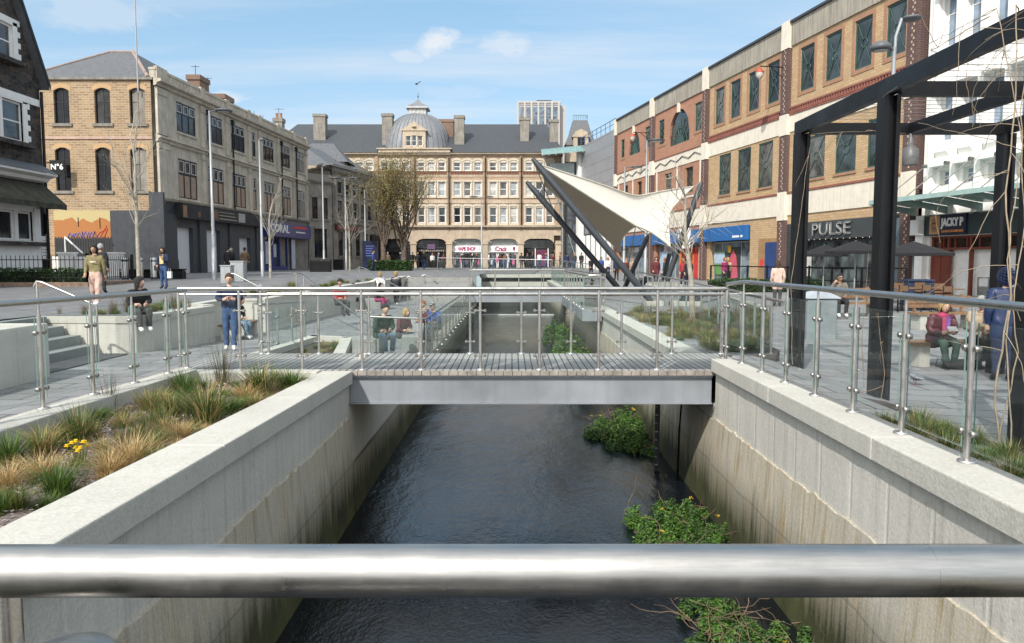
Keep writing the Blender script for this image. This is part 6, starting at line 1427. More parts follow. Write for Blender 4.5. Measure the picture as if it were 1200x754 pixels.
g2 = thing('guard_railing', 'black steel guard railing behind the parasols before the folding windows', 'railing', (0, 0, 0)); a0, a1 = atY(944, 320, 36.5), atY(1062, 320, 31)
mb = MB(); mb.tube([(a0.x, a0.y, 1.2), (a1.x, a1.y, 1.2)], .035, 6); mb.tube([(a0.x, a0.y, .6), (a1.x, a1.y, .6)], .02, 6); mb.build('rail', BLACK, g2)
for i in range(6): q = a0.lerp(a1, i/5); MB().box(q.x-.04, q.x+.04, q.y-.04, q.y+.04, -.2, 1.2).build('post', BLACK, g2)
pod = thing('domed_cabinet', 'pale grey cabinet with a rounded domed lid behind the right glass fence', 'cabinet', (7.25, 18.2, right_z(7.25, 18.2))); MB().box(-.36, .36, -.3, .3, -.05, .95).build('body', M('pod_grey', (.2, .23, .24), .5), pod, bevel=.04)
mb = MB(); n = 10; mb.yprism([(-.4, .955)]+[(-.4+.8*i/n, .98+.13*math.sin(math.pi*i/n)) for i in range(n+1)]+[(.4, .955)], -.34, .34); mb.build('lid', M('pod_lid', (.38, .42, .46), .4), pod)
timber_bench('timber bench with backrest under the man in sunglasses', (10.35, 23.4, right_z(10.3, 23.4)), R(6), 1.8, True)
timber_bench('timber bench on a concrete base under the old woman with the scarf', (7.9, 13.75, right_z(7.9, 13.75)), R(8), 1.7)
timber_bench('timber bench with backrest behind the old woman, near the cafe', (11.4, 20.2, right_z(11.4, 20)), R(6), 1.8, True)
# ------------------------------------------------------------------ grass tufts and planting
def tuft_mesh(name, mats, n, h, spread, w_, seed, lean=.6, curve=.5, flowers=0, fm=None):
    rnd = random.Random(seed); mb = MB()
    for _ in range(n):
        a = rnd.uniform(0, 6.283); r0 = abs(rnd.gauss(0, spread*.35)); hh = h*rnd.uniform(.55, 1.1); ln = lean*rnd.uniform(.15, 1.0)*hh; a2 = a+rnd.uniform(-.7, .7)
        b = Vector((r0*math.cos(a), r0*math.sin(a), -.02)); d = Vector((math.cos(a2), math.sin(a2), 0)); s = Vector((-d.y, d.x, 0))*w_*rnd.uniform(.6, 1.2); pts = []
        for k in range(4):
            t = k/3; pts.append(b+d*ln*(t**(1+curve))+Vector((0, 0, hh*(t-.28*curve*t*t*(ln/hh)))))
        m_ = rnd.randrange(len(mats)-(1 if flowers else 0))
        for k in range(3):
            w0, w1 = (1-k/3)**.6, (1-(k+1)/3)**.6
            if k < 2: mb.quad(pts[k]-s*w0, pts[k]+s*w0, pts[k+1]+s*w1, pts[k+1]-s*w1, m_, True)
            else: mb.tri(pts[k]-s*w0, pts[k]+s*w0, pts[k+1], m_)
    for _ in range(flowers):
        x, y, z = rnd.gauss(0, spread*.6), rnd.gauss(0, spread*.6), h*rnd.uniform(.8, 1.15); mb.tube([(x*.6, y*.6, 0), (x, y, z)], .003, 4, m=0)
        for k in range(6):
            a = k*1.047; mb.quad((x, y, z), (x+.02*math.cos(a-.4), y+.02*math.sin(a-.4), z+.008), (x+.03*math.cos(a), y+.03*math.sin(a), z+.004), (x+.02*math.cos(a+.4), y+.02*math.sin(a+.4), z+.008), len(mats)-1)
        mb.lathe([(.012, 0), (.016, .022)], 8, m=len(mats)-1, c=(x, y, z))
    me = bpy.data.meshes.new(name); me.from_pydata(mb.v, [], mb.f)
    for m_ in mats: me.materials.append(m_)
    me.polygons.foreach_set('material_index', mb.m); me.polygons.foreach_set('use_smooth', mb.s); me.update(); return me
G1 = leafm('grass_fresh', (.055, .12, .015), (.14, .21, .035)); G2 = leafm('grass_dark', (.025, .06, .012), (.075, .12, .025)); G3 = leafm('grass_straw', (.38, .25, .10), (.58, .42, .2)); G4 = leafm('grass_tan', (.28, .19, .08), (.42, .32, .14)); G5 = leafm('grass_olive', (.12, .12, .03), (.22, .2, .06)); G6 = leafm('stalk_brown', (.1, .06, .035), (.2, .13, .07)); YF = M('daffodil', (.75, .5, .01), .6)
TM = {'fresh': [tuft_mesh('tuft', [G1, G1, G2], 330, .30, .15, .0042, s, 1.05, .8) for s in (1, 2)], 'dark': [tuft_mesh('tuft', [G2, G2, G1, G3], 380, .40, .2, .0042, s, .95, .8) for s in (3, 4)],
      'straw': [tuft_mesh('tuft', [G3, G3, G4], 420, .25, .15, .0026, s, 1.25, 1.1) for s in (5, 6)], 'olive': [tuft_mesh('tuft', [G5, G1, G4, G3], 340, .29, .16, .0036, s, 1.1, .9) for s in (7, 8)],
      'wispy': [tuft_mesh('tuft', [G6, G2, G6], 70, .62, .2, .0035, s, .45, .3) for s in (9, 10)], 'daffodil': [tuft_mesh('tuft', [G1, G2, YF], 80, .2, .13, .006, 11, .5, .4, 9)]}
WORD = {'fresh': 'bright green grass clump', 'dark': 'tall dark green grass clump', 'straw': 'dry straw coloured grass clump', 'olive': 'yellowish olive grass clump', 'wispy': 'wispy brown stalked plant', 'daffodil': 'clump of yellow daffodils'}
tl_ = [('straw', 9, 573, 1.0, 'at the left edge of the planter beside the green clump'), ('straw', 49, 560, 1.1, 'between the green clump and the daffodils'), ('straw', 155, 545, 1.25, 'spreading in the middle of the planter, largest of its kind'), ('straw', 128, 556, .9, 'just in front of the largest straw clump'), ('straw', 212, 514, .9, 'near the river coping, half way along'),
  ('straw', 286, 468, 1.0, 'between the two tall green clumps'), ('fresh', 67, 580, .9, 'nearest the daffodils, at the front'), ('fresh', 11, 545, 1.0, 'against the kerb at the left edge'), ('fresh', 2, 600, .7, 'at the lower left edge of the planter'), ('olive', 50, 532, 1.05, 'behind the straw clump at left'), ('dark', 95, 517, .85, 'in the middle left of the planter'),
  ('fresh', 46, 503, .7, 'close to the first fence post'), ('wispy', 128, 480, .7, 'beside the second fence post'), ('olive', 178, 483, 1.1, 'in the middle back of the planter'), ('olive', 146, 502, .7, 'small, left of the wide olive clump'), ('olive', 193, 508, .7, 'small, near the dark clump'), ('fresh', 216, 462, 1.1, 'wide, along the back kerb'), ('dark', 241, 498, 1.15, 'biggest, leaning by the river coping'),
  ('wispy', 262, 448, 1.0, 'tall at the back by the footbridge'), ('dark', 303, 462, 1.2, 'at the back right near the footbridge'), ('fresh', 340, 457, 1.15, 'in the far right corner of the planter'), ('daffodil', 91, 547, 1.1, 'in the front of the planter'), ('wispy', 172, 520, .55, 'leaning over the largest straw clump'), ('olive', 300, 478, .8, 'under the tall dark clump at the back right'), ('wispy', 232, 470, .6, 'in front of the back kerb'), ('straw', 255, 478, .7, 'small, behind the biggest dark clump'), ('olive', 120, 530, .6, 'small, left of the largest straw clump'), ('dark', 200, 488, .8, 'behind the river coping, mid way'), ('fresh', 270, 485, .8, 'on the river side near the straw clump')]
rnd = random.Random(12)
for kd, px, py, s, wh in tl_:
    p = atZ(px, py, -.1); me = rnd.choice(TM[kd]); sc_ = s*(.85 if kd == 'daffodil' else 1.12)
    o = link('flower_clump' if kd == 'daffodil' else 'grass_clump', me, None, (p.x, p.y, -.11), rnd.uniform(0, 6.28), label=f'{WORD[kd]} {wh}', cat='flowers' if kd == 'daffodil' else 'grass clump', group='clumps of plants in the long planter'); o.scale = (sc_, sc_, sc_*rnd.uniform(.85, 1.05))
def mass(name, label, spots, kinds, mats=None):
    mb = bmesh.new()
    for (x, y, z, s) in spots:
        me = rnd.choice(TM[rnd.choice(kinds)]); 
        t = bmesh.new(); t.from_mesh(me); t.transform(Matrix.Translation((x, y, z)) @ Matrix.Rotation(rnd.uniform(0, 6.28), 4, 'Z') @ Matrix.Diagonal((s, s, s*rnd.uniform(.8, 1.2), 1)))
        tm = bpy.data.meshes.new('t'); t.to_mesh(tm); t.free()
        off = ALL.index(me.materials[0]) if False else 0
        for poly in tm.polygons: poly.material_index = ALL.index(me.materials[poly.material_index])
        mb.from_mesh(tm); bpy.data.meshes.remove(tm)
    me = bpy.data.meshes.new(name); mb.to_mesh(me); mb.free()
    for m_ in ALL: me.materials.append(m_)
    return link(name, me, None, label=label, cat='grass', kind='stuff')
ALL = [G1, G2, G3, G4, G5, G6, YF]
sp_ = [(rnd.uniform(3.2, 5.1), rnd.uniform(12.9, 23.2), -.08, rnd.uniform(.55, .95)) for _ in range(150)]
sp_ = [s for s in sp_ if s[0] < interp([(12.9, 4.2), (13.4, 4.6), (23, 5.2)], s[1])]
mass('ground_cover', 'low dry straw and olive ground cover between the clumps of the long planter', [(rnd.uniform(-4.35, -2.6), 3.2+6.9*rnd.random()**.8, -.13, rnd.uniform(.28, .62)) for _ in range(190)], ['straw', 'olive', 'fresh', 'fresh', 'fresh', 'dark', 'dark', 'wispy', 'straw'])
mass('bed_grass', 'loose mixed green and straw grasses filling the bed beyond the right end of the footbridge', sp_, ['olive', 'olive', 'straw', 'fresh', 'wispy', 'dark'])
MB().prism([(3.1, 12.5), (4.4, 12.7), (4.7, 13.4), (5.35, 23.4), (3.1, 23.4)], -.6, -.06).build('bed_soil', SOIL, label='soil of the grass bed on the right bank', cat='soil', kind='structure')
mass('fence_grass', 'dark green grass growing along the foot of the right glass fence', [(rnd.uniform(3.3, 4.1), rnd.uniform(4.4, 7.4), -.12, rnd.uniform(.5, .8)) for _ in range(34)]+[(rnd.uniform(3.25, 3.5), rnd.uniform(7.4, 10), -.08, .3) for _ in range(18)], ['fresh', 'dark', 'dark'])
MB().prism([(3.15, 3), (4.25, 3), (4.25, 8.6), (3.5, 10), (3.15, 10)], -.6, -.09).build('bed_soil', SOIL, label='narrow soil strip behind the right coping', cat='soil', kind='structure')
mass('ledge_grass', 'small green plants along the top of the terrace seat wall', [(rnd.uniform(-9.4, -8.45), rnd.uniform(17.4, 20.6), .28, rnd.uniform(.45, .8)) for _ in range(34)]+[(rnd.uniform(-10.4, -8.9), rnd.uniform(17.1, 17.6), .26, .5) for _ in range(10)], ['wispy', 'fresh', 'dark'])
mass('ledge_grass', 'green plants along the plaza edge above the two seated women', [(lerp(-8.0, -6.8, i/44)-rnd.uniform(.2, 1.0), 25+i*.38, .36, rnd.uniform(.5, 1.0)) for i in range(44)], ['dark', 'fresh', 'olive'])
mass('low_planter_grass', 'sparse green grass in the low triangular planter', [(rnd.uniform(-4.4, -3.5), rnd.uniform(13.6, 16.6), -.33, rnd.uniform(.4, .7)) for _ in range(16)], ['fresh', 'olive'])
# ------------------------------------------------------------------ leafy clumps, hedges
def leafcloud(mb, c, r, n, size, rnd, nm=2, lump=None, flat=.55, hemi=True):
    lump = lump or [(Vector((rnd.gauss(0, 1), rnd.gauss(0, 1), rnd.gauss(0, 1))).normalized(), rnd.uniform(.1, .35)) for _ in range(9)]
    for _ in range(n):
        d = Vector((rnd.gauss(0, 1), rnd.gauss(0, 1), rnd.gauss(0, 1))).normalized()
        if hemi and d.z < -.1: d.z = abs(d.z)
        k = .78+sum(a*max(0, d.dot(l))**5 for l, a in lump)
        q = k*(rnd.random()**.35); p = Vector((c[0]+d.x*r[0]*q, c[1]+d.y*r[1]*q, c[2]+d.z*r[2]*q))
        u = Vector((rnd.gauss(0, 1), rnd.gauss(0, 1), rnd.gauss(0, .5))).normalized(); v = (d+Vector((rnd.gauss(0, .5), rnd.gauss(0, .5), rnd.gauss(0, .5)+.4))).cross(u).normalized(); s = size*rnd.uniform(.6, 1.35)
        n_ = u.cross(v)*s*.25
        m_ = rnd.randrange(nm); mb.quad(p-u*s, p+v*s*flat+n_, p+u*s, p-v*s*flat+n_, m_)
W1 = leafm('weed_green', (.05, .13, .015), (.12, .23, .035)); W2 = leafm('weed_dark', (.02, .06, .012), (.06, .12, .025)); W3 = leafm('weed_yellow', (.5, .34, .02), (.6, .4, .03)); TWG = M('weed_twig', (.15, .1, .065), .9, var=.4, scale=10)
def weeds(label, blobs, n, size, twigs, seed, yellow=4):
    rnd = random.Random(seed); c0 = blobs[0]; t = thing('water_weed', label, 'water plant', (c0[0], c0[1], WATER)); mb = MB()
    for (x, y, rx, ry, rz) in blobs:
        for _ in range(13):
            a, q = rnd.uniform(0, 6.283), math.sqrt(rnd.random())*.95; k = rnd.uniform(.18, .42); hz = rz*rnd.uniform(.45, 1.15)*(1.15-.6*q)
            leafcloud(mb, (x-c0[0]+rx*q*math.cos(a), y-c0[1]+ry*q*math.sin(a), .0), (rx*k, ry*k, hz), n//5, size*rnd.uniform(.42, .75), rnd, 2)
            sh = rnd.choice((0, 1)); mb.m[-(n//5):] = [sh if rnd.random() < .8 else 1-sh for _ in range(n//5)]
    for _ in range(yellow):
        x, y, rx, ry, rz = rnd.choice(blobs); leafcloud(mb, (x-c0[0]+rnd.gauss(0, rx*.4), y-c0[1]+rnd.gauss(0, ry*.4), rz*.85), (.03, .03, .03), 6, .02, rnd, 1); mb.m[-6:] = [2]*6
    mb.build('foliage', [W1, W2, W3], t); tw = MB()
    for _ in range(twigs):
        x, y, rx, ry, rz = rnd.choice(blobs); p = Vector((x-c0[0]+rnd.uniform(-rx, rx), y-c0[1]+rnd.uniform(-ry, ry), rz*.3)); d = Vector((rnd.gauss(0, 1), rnd.gauss(0, 1), rnd.uniform(-.1, .5))).normalized(); pts = [p]
        for _ in range(6): d = (d+Vector((rnd.gauss(0, .35), rnd.gauss(0, .35), rnd.gauss(0, .3)))).normalized(); p = p+d*.1; pts.append(p)
        tw.tube(pts, [.006, .0055, .005, .004, .003, .0025, .002], 4, caps=False)
    if twigs: tw.build('twig', TWG, t)
    db = MB(); 
    for (x, y, rx, ry, rz) in blobs: db.lathe([(rx*.6, -.1), (rx*.45, rz*.03), (0, rz*.08)], 12, c=(x-c0[0], y-c0[1], 0))
    db.build('root_mat', M('root_mat', (.05, .04, .02), .95, var=.5, scale=6), t)
weeds('green weed clump in the water just beyond the footbridge, beside the depth gauge', [(2.15, 14.6, .5, .8, .42), (1.85, 15.6, .5, .8, .45), (2.45, 15.8, .4, 1.2, .5), (2.4, 14.0, .28, .5, .25)], 1500, .045, 30, 21)
weeds('leafy weed clump half way along the water, mostly above the foreground rail', [(2.05, 9.3, .5, .6, .32), (1.75, 9.7, .38, .45, .36), (2.5, 9.7, .42, .6, .34), (2.3, 10.3, .35, .5, .3)], 1600, .036, 22, 22)
weeds('nearest weed clump with brown twigs and yellow flowers, below the foreground rail', [(1.95, 7.2, .35, .45, .3), (2.35, 6.6, .4, .6, .26), (1.85, 6.5, .3, .5, .22), (2.55, 6.0, .3, .6, .22), (2.1, 5.6, .4, .5, .2)], 1700, .032, 70, 23, 7)
weeds('far weed bank along the right wall, near side, seen under the handrails', [(2.35, 26, .5, 1.6, .6), (2.1, 29, .6, 1.6, .7)], 1500, .09, 10, 24)
weeds('farthest weed bank reaching towards the far low bridge', [(2.0, 32.5, .7, 1.8, .75), (2.2, 36.5, .7, 2.0, .8)], 1500, .1, 10, 25)
def hedge(label, x0, x1, y0, y1, z0, z1, seed, n=1600, size=.06, trunk=False):
    rnd = random.Random(seed); cx_, cy_ = (x0+x1)/2, (y0+y1)/2; mb = MB()
    for _ in range(n):
        f_ = rnd.choice((0, 0, 1, 1, 2)); x, y, z = rnd.uniform(x0, x1), rnd.uniform(y0, y1), rnd.uniform(z0, z1)
        if f_ == 0: y = y0+abs(rnd.gauss(0, .06))
        elif f_ == 1: z = z1-abs(rnd.gauss(0, .08))+.05*math.sin(x*5)
        leafcloud(mb, (x-cx_, y-cy_, z), (.02, .02, .02), 1, size, rnd)
    o = mb.build('hedge', [W2, W2, W1], None, (cx_, cy_, 0)); tag(o, label, 'hedge')
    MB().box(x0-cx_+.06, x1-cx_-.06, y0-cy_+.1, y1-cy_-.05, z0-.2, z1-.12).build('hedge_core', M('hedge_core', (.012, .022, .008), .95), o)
hedge('clipped dark hedge behind the iron railing at the left edge', -25, -18.7, 33.5, 34.6, .4, 1.15, 31, 2600)
hedge('low clipped hedge along the restaurant guard railing', 9.6, 15.2, 37.2, 38, .0, .62, 32, 1800)
hedge('small green planting under the budding trees', -12.4, -8.6, 66, 67.2, .65, 1.5, 33, 1500, .1)
# ------------------------------------------------------------------ trees
def grow(mb, p, d, l, r, depth, rnd, tips, spread=.55, up=.25, kids=(2, 3), shrink=.72, segs=4, m=0, n=7):
    pts = [p.copy()]; q = p.copy(); dd = d.copy()
    for i in range(segs):
        dd = (dd+Vector((rnd.gauss(0, .09), rnd.gauss(0, .09), rnd.gauss(0, .05)+up*.12))).normalized(); q = q+dd*(l/segs); pts.append(q.copy())
    r1 = r*.62 if depth > 0 else r*.25; mb.tube(pts, [lerp(r, r1, i/segs) for i in range(segs+1)], max(4, n), m, caps=False)
    if depth <= 0: tips.append((q, dd)); return
    for k in range(rnd.randint(*kids)):
        i = rnd.randint(max(1, segs-2), segs) if k else segs; b = pts[i]; a = rnd.uniform(0, 6.283)
        side = dd.cross(Vector((math.cos(a), math.sin(a), .3))).normalized(); nd = (dd*(1-spread*.5)+side*spread*rnd.uniform(.6, 1.2)+Vector((0, 0, up*.4))).normalized()
        grow(mb, b, nd, l*shrink*rnd.uniform(.75, 1.15), r1*.85, depth-1, rnd, tips, spread, up, kids, shrink, max(3, segs-1), m, n-1)
BARK = M('pale_bark', (.36, .33, .27), .9, var=.35, scale=5, streak=.3); BARK2 = M('dark_bark', (.13, .10, .075), .95, var=.4, scale=5)
def bare_tree(label, x, y, zb, h, r, seed, trunk=.42, depth=4, spread=.6, bark=BARK, lean=(0, 0), nside=7):
    rnd = random.Random(seed); t = thing('bare_tree', label, 'tree', (x, y, zb)); mb = MB(); tips = []; P = [Vector((0, 0, -.2)), Vector((lean[0]*.3, lean[1], h*trunk*.5)), Vector((lean[0], lean[1], h*trunk))]
    mb.tube(P, [r*1.15, r*.9, r*.75], 10); mb.build('trunk', bark, t); cr = MB(); up = Vector((lean[0]*.1, 0, 1)).normalized()
    L0 = h*max(.2, (1-trunk)*.42)
    for k in range(nside*2):
        f_ = rnd.uniform(.0, 1.0) if k else 1; b = P[1].lerp(P[2], f_) if k else P[2]; a = rnd.uniform(0, 6.283); d = (Vector((math.cos(a)*spread, math.sin(a)*spread, rnd.uniform(.55, 1.1)))).normalized() if k else up
        grow(cr, b, d, L0*(1.0 if k == 0 else rnd.uniform(.7, 1.0)), r*(.62 if k == 0 else .2), depth-1 if k == 0 else depth-2, rnd, tips, spread, .3, (2, 3), .72, 4, 0, 6)
    cr.build('crown', bark, t); return t
bare_tree('bare pale barked young tree in front of the yellow brick end', -17.95, 37, .3, 8.9, .095, 41, .6, 4, .5, nside=9)
bare_tree('thin bare young tree before the betting shop', -13.5, 43, .5, 6.2, .07, 42, .5, 4, .5)
bare_tree('bare young tree in the grass bed before the brick shopping centre', 4.85, 20.5, -.1, 4.7, .07, 43, .48, 4, .85, nside=9, lean=(-.25, 0))
bare_tree('small bare tree in front of the long grey stone building', -13.9, 66, .65, 7.5, .08, 44, .45, 4, .5)
def budding_tree(label, x, y, zb, h, w_, seed):
    rnd = random.Random(seed); t = thing('budding_tree', label, 'tree', (x, y, zb)); mb = MB(); tips = []; mb.tube([(0, 0, -.2), (.1, 0, h*.12), (.05, 0, h*.24)], [.3, .24, .2], 10); mb.build('trunk', BARK2, t); cr = MB()
    for k in range(15):
        a = rnd.uniform(0, 6.283); s = rnd.uniform(.1, .62); grow(cr, Vector((.05, 0, h*rnd.uniform(.13, .25))), Vector((math.cos(a)*s, math.sin(a)*s, 1)).normalized(), h*rnd.uniform(.2, .3), .1, 3, rnd, tips, .42, .45, (2, 3), .76, 4, 0, 5)
    lf = MB()
    for q, d in tips:
        for _ in range(27):
            p = q-d*rnd.uniform(-.3, 2.0)+Vector((rnd.gauss(0, .42), rnd.gauss(0, .42), rnd.gauss(0, .45))); u = Vector((rnd.gauss(0, 1), rnd.gauss(0, 1), rnd.gauss(0, 1))).normalized(); v = u.orthogonal().normalized(); s = rnd.uniform(.04, .085); lf.quad(p-u*s, p+v*s*.6, p+u*s, p-v*s*.6, rnd.randrange(2))
    c_ = cr.build('crown', BARK2, t); lf.build('leaf_bud', [leafm('bud_olive', (.16, .12, .035), (.3, .22, .07)), leafm('bud_green', (.12, .12, .03), (.2, .19, .06))], c_); return t
budding_tree('left one of two budding brown green trees before the arcade building', -11.6, 69, .66, 11.2, 3, 51); budding_tree('right one of two budding trees, close in front of the dome', -9.9, 70, .66, 11.6, 3, 52)
# ------------------------------------------------------------------ people
def cloth(name, c): return M('cloth_'+name, c, .85, var=.28, scale=7, bmp=.8, bscale=13)
SK = {'light': M('skin_light', (.52, .33, .24), .55, var=.06), 'tan': M('skin_tan', (.4, .24, .16), .55, var=.06), 'brown': M('skin_brown', (.2, .11, .07), .55, var=.06)}
HR = {k: M('hair_'+k, c, .6, var=.3, scale=20) for k, c in dict(black=(.01, .009, .009), brown=(.06, .03, .018), red=(.28, .09, .03), grey=(.4, .39, .37), blonde=(.4, .27, .12)).items()}
SHOEW, SHOED = cloth('white_shoe', (.7, .7, .68)), cloth('dark_shoe', (.02, .02, .02)); EYED = M('eye_dark', (.01, .01, .01), .3)
def joints(pose, seed):
    rnd = random.Random(seed); J = {}
    J.update(pel=(0, 0, .53), spi=(0, 0, .63), che=(0, -.005, .74), nek=(0, .0, .825), hea=(0, -.012, .87))
    for s, n_ in ((1, 'l'), (-1, 'r')):
        J['hip'+n_] = (s*.05, 0, .49); J['kne'+n_] = (s*.055, -.012, .28); J['ank'+n_] = (s*.055, .012, .05); J['toe'+n_] = (s*.065, -.075, .022)
        J['sho'+n_] = (s*.105, 0, .795); J['elb'+n_] = (s*.132, .012, .64); J['wri'+n_] = (s*.128, -.03, .5); J['han'+n_] = (s*.122, -.042, .45)
    if pose == 'walk':
        J['knel'] = (.05, -.06, .285); J['ankl'] = (.05, -.10, .06); J['toel'] = (.055, -.18, .04); J['kner'] = (-.05, .01, .28); J['ankr'] = (-.05, .11, .075); J['toer'] = (-.055, .045, .022)
        J['wril'] = (.13, .05, .5); J['hanl'] = (.125, .055, .45); J['elbr'] = (-.13, -.01, .64); J['wrir'] = (-.12, -.1, .52); J['hanr'] = (-.11, -.14, .485)
    if pose in ('sit', 'sitlean', 'sitphone', 'sitread'):
        dz = -.255
        for k in list(J):
            if k[:3] in ('pel', 'spi', 'che', 'nek', 'hea', 'sho', 'elb', 'wri', 'han'): J[k] = (J[k][0], J[k][1], J[k][2]+dz)
        for s, n_ in ((1, 'l'), (-1, 'r')):
            J['hip'+n_] = (s*.055, -.02, .26); J['kne'+n_] = (s*.07, -.255, .275); J['ank'+n_] = (s*.065, -.25+.03*s, .05); J['toe'+n_] = (s*.07, -.335+.03*s, .022)
            J['elb'+n_] = (s*.14, -.03, .395); J['wri'+n_] = (s*.07, -.15, .345); J['han'+n_] = (s*.04, -.185, .35)
        ln = {'sit': .02, 'sitlean': .1, 'sitphone': .03, 'sitread': .07}[pose]
        for k, f in (('spi', .3), ('che', .75), ('nek', 1.05), ('hea', 1.25), ('shol', .95), ('shor', .95), ('elbl', .7), ('elbr', .7)): a = J[k]; J[k] = (a[0], a[1]-ln*f, a[2]-ln*f*.25)
        if pose == 'sitphone': J['elbr'] = (-.15, -.1, .47); J['wrir'] = (-.09, -.11, .59); J['hanr'] = (-.06, -.085, .62)
        if pose == 'sitread':
            for s, n_ in ((1, 'l'), (-1, 'r')): J['wri'+n_] = (s*.05, -.2, .37); J['han'+n_] = (s*.025, -.235, .385)
    if pose == 'lean':
        for s, n_ in ((1, 'l'), (-1, 'r')): J['elb'+n_] = (s*.145, -.04, .665); J['wri'+n_] = (s*.06, -.135, .665); J['han'+n_] = (s*.02, -.15, .685)
        J['knel'] = (.05, -.05, .28); J['ankl'] = (.04, -.07, .05); J['toel'] = (.05, -.16, .022)
    if pose == 'arms':
        J['elbl'] = (.145, -.04, .66); J['wril'] = (.05, -.11, .72); J['hanl'] = (.02, -.12, .78); J['elbr'] = (-.14, -.02, .65); J['wrir'] = (-.1, -.1, .55); J['hanr'] = (-.07, -.14, .53)
    if pose == 'reach':
        J['elbl'] = (.2, -.02, .73); J['wril'] = (.31, -.05, .71); J['hanl'] = (.36, -.06, .71)
    return J
RAD = dict(pel=.078, spi=.07, che=.082, nek=.034, hea=.036, hip=.062, kne=.043, ank=.029, toe=.026, sho=.043, elb=.033, wri=.022, han=.024)
BON = [('pel', 'spi'), ('spi', 'che'), ('che', 'nek'), ('nek', 'hea')]+[(a+s, b+s) for s in 'lr' for a, b in (('hip', 'kne'), ('kne', 'ank'), ('ank', 'toe'), ('sho', 'elb'), ('elb', 'wri'), ('wri', 'han'))]+[('pel', 'hip'+s) for s in 'lr']+[('che', 'sho'+s) for s in 'lr']
_people = []
def person(label, x, y, z, h, rot, pose, top, bot, skin='light', hair='brown', style='short', shoes=None, coat=False, bulk=1.0, slim=1.0, extras=(), detail=False, hood=None, group=None, turn=0):
    _people.append(dict(locals()))
def head_mb(h, J, rot_t, detail):
    """head with brow, nose, chin, ears and eyes, about the neck joint"""
    mb = MB(); c = Vector(J['hea'])*h+Vector((0, -.012*h, .058*h)); nu, nv = (20, 14) if detail else (12, 9); r = (.046*h, .056*h, .068*h)
    cs, sn = math.cos(rot_t), math.sin(rot_t)
    tr = lambda p: (c.x+p[0]*cs-p[1]*sn, c.y+p[0]*sn+p[1]*cs, c.z+p[2])
    g = []
    for i in range(nv+1):
        f = math.pi*i/nv; row = []
        for j in range(nu):
            a = 2*math.pi*j/nu; sx, sy, sz = math.sin(f)*math.cos(a), math.sin(f)*math.sin(a), math.cos(f)
            x, y, z = sx*r[0], sy*r[1], sz*r[2]
            if sz < 0: x *= 1-.28*(-sz); y = y*(1-.22*(-sz))-(.006*h*(-sz))
            fr = max(0, -sy)
            nose = fr**10*math.exp(-((sz+.12)/.22)**2)*math.exp(-(sx/.22)**2)*.018*h
            brow = fr**3*math.exp(-((sz-.22)/.1)**2)*.004*h; eye = -fr**4*math.exp(-((sz-.05)/.1)**2)*math.exp(-((abs(sx)-.38)/.16)**2)*.006*h; mouth = fr**8*math.exp(-((sz+.5)/.08)**2)*.004*h; chin = fr**3*math.exp(-((sz+.85)/.2)**2)*.006*h
            y -= nose+brow+eye+mouth+chin; row.append(tr((x, y, z)))
        g.append(row)
    for i in range(nv):
        for j in range(nu): mb.quad(g[i][j], g[i+1][j], g[i+1][(j+1) % nu], g[i][(j+1) % nu], 2, True)
    for s in (-1, 1):
        e = tr((s*.017*h, -.0505*h, .004*h)); q = .0045*h; mb.lathe([(0, -q*.8), (q, -q*.4), (q, q*.4), (0, q*.8)], 6, 4, e, True, False)
        e = tr((s*.046*h, .004*h, -.004*h)); mb.lathe([(.002*h, -.014*h), (.008*h, -.008*h), (.009*h, .006*h), (.003*h, .014*h)], 6, 2, e)
    l = tr((0, -.052*h, -.034*h)); mb.box(l[0]-.011*h, l[0]+.011*h, l[1]-.002*h, l[1]+.004*h, l[2]-.0025*h, l[2]+.0025*h, 5)
    return mb, c, tr, r
LIP = M('lip', (.32, .12, .10), .5)
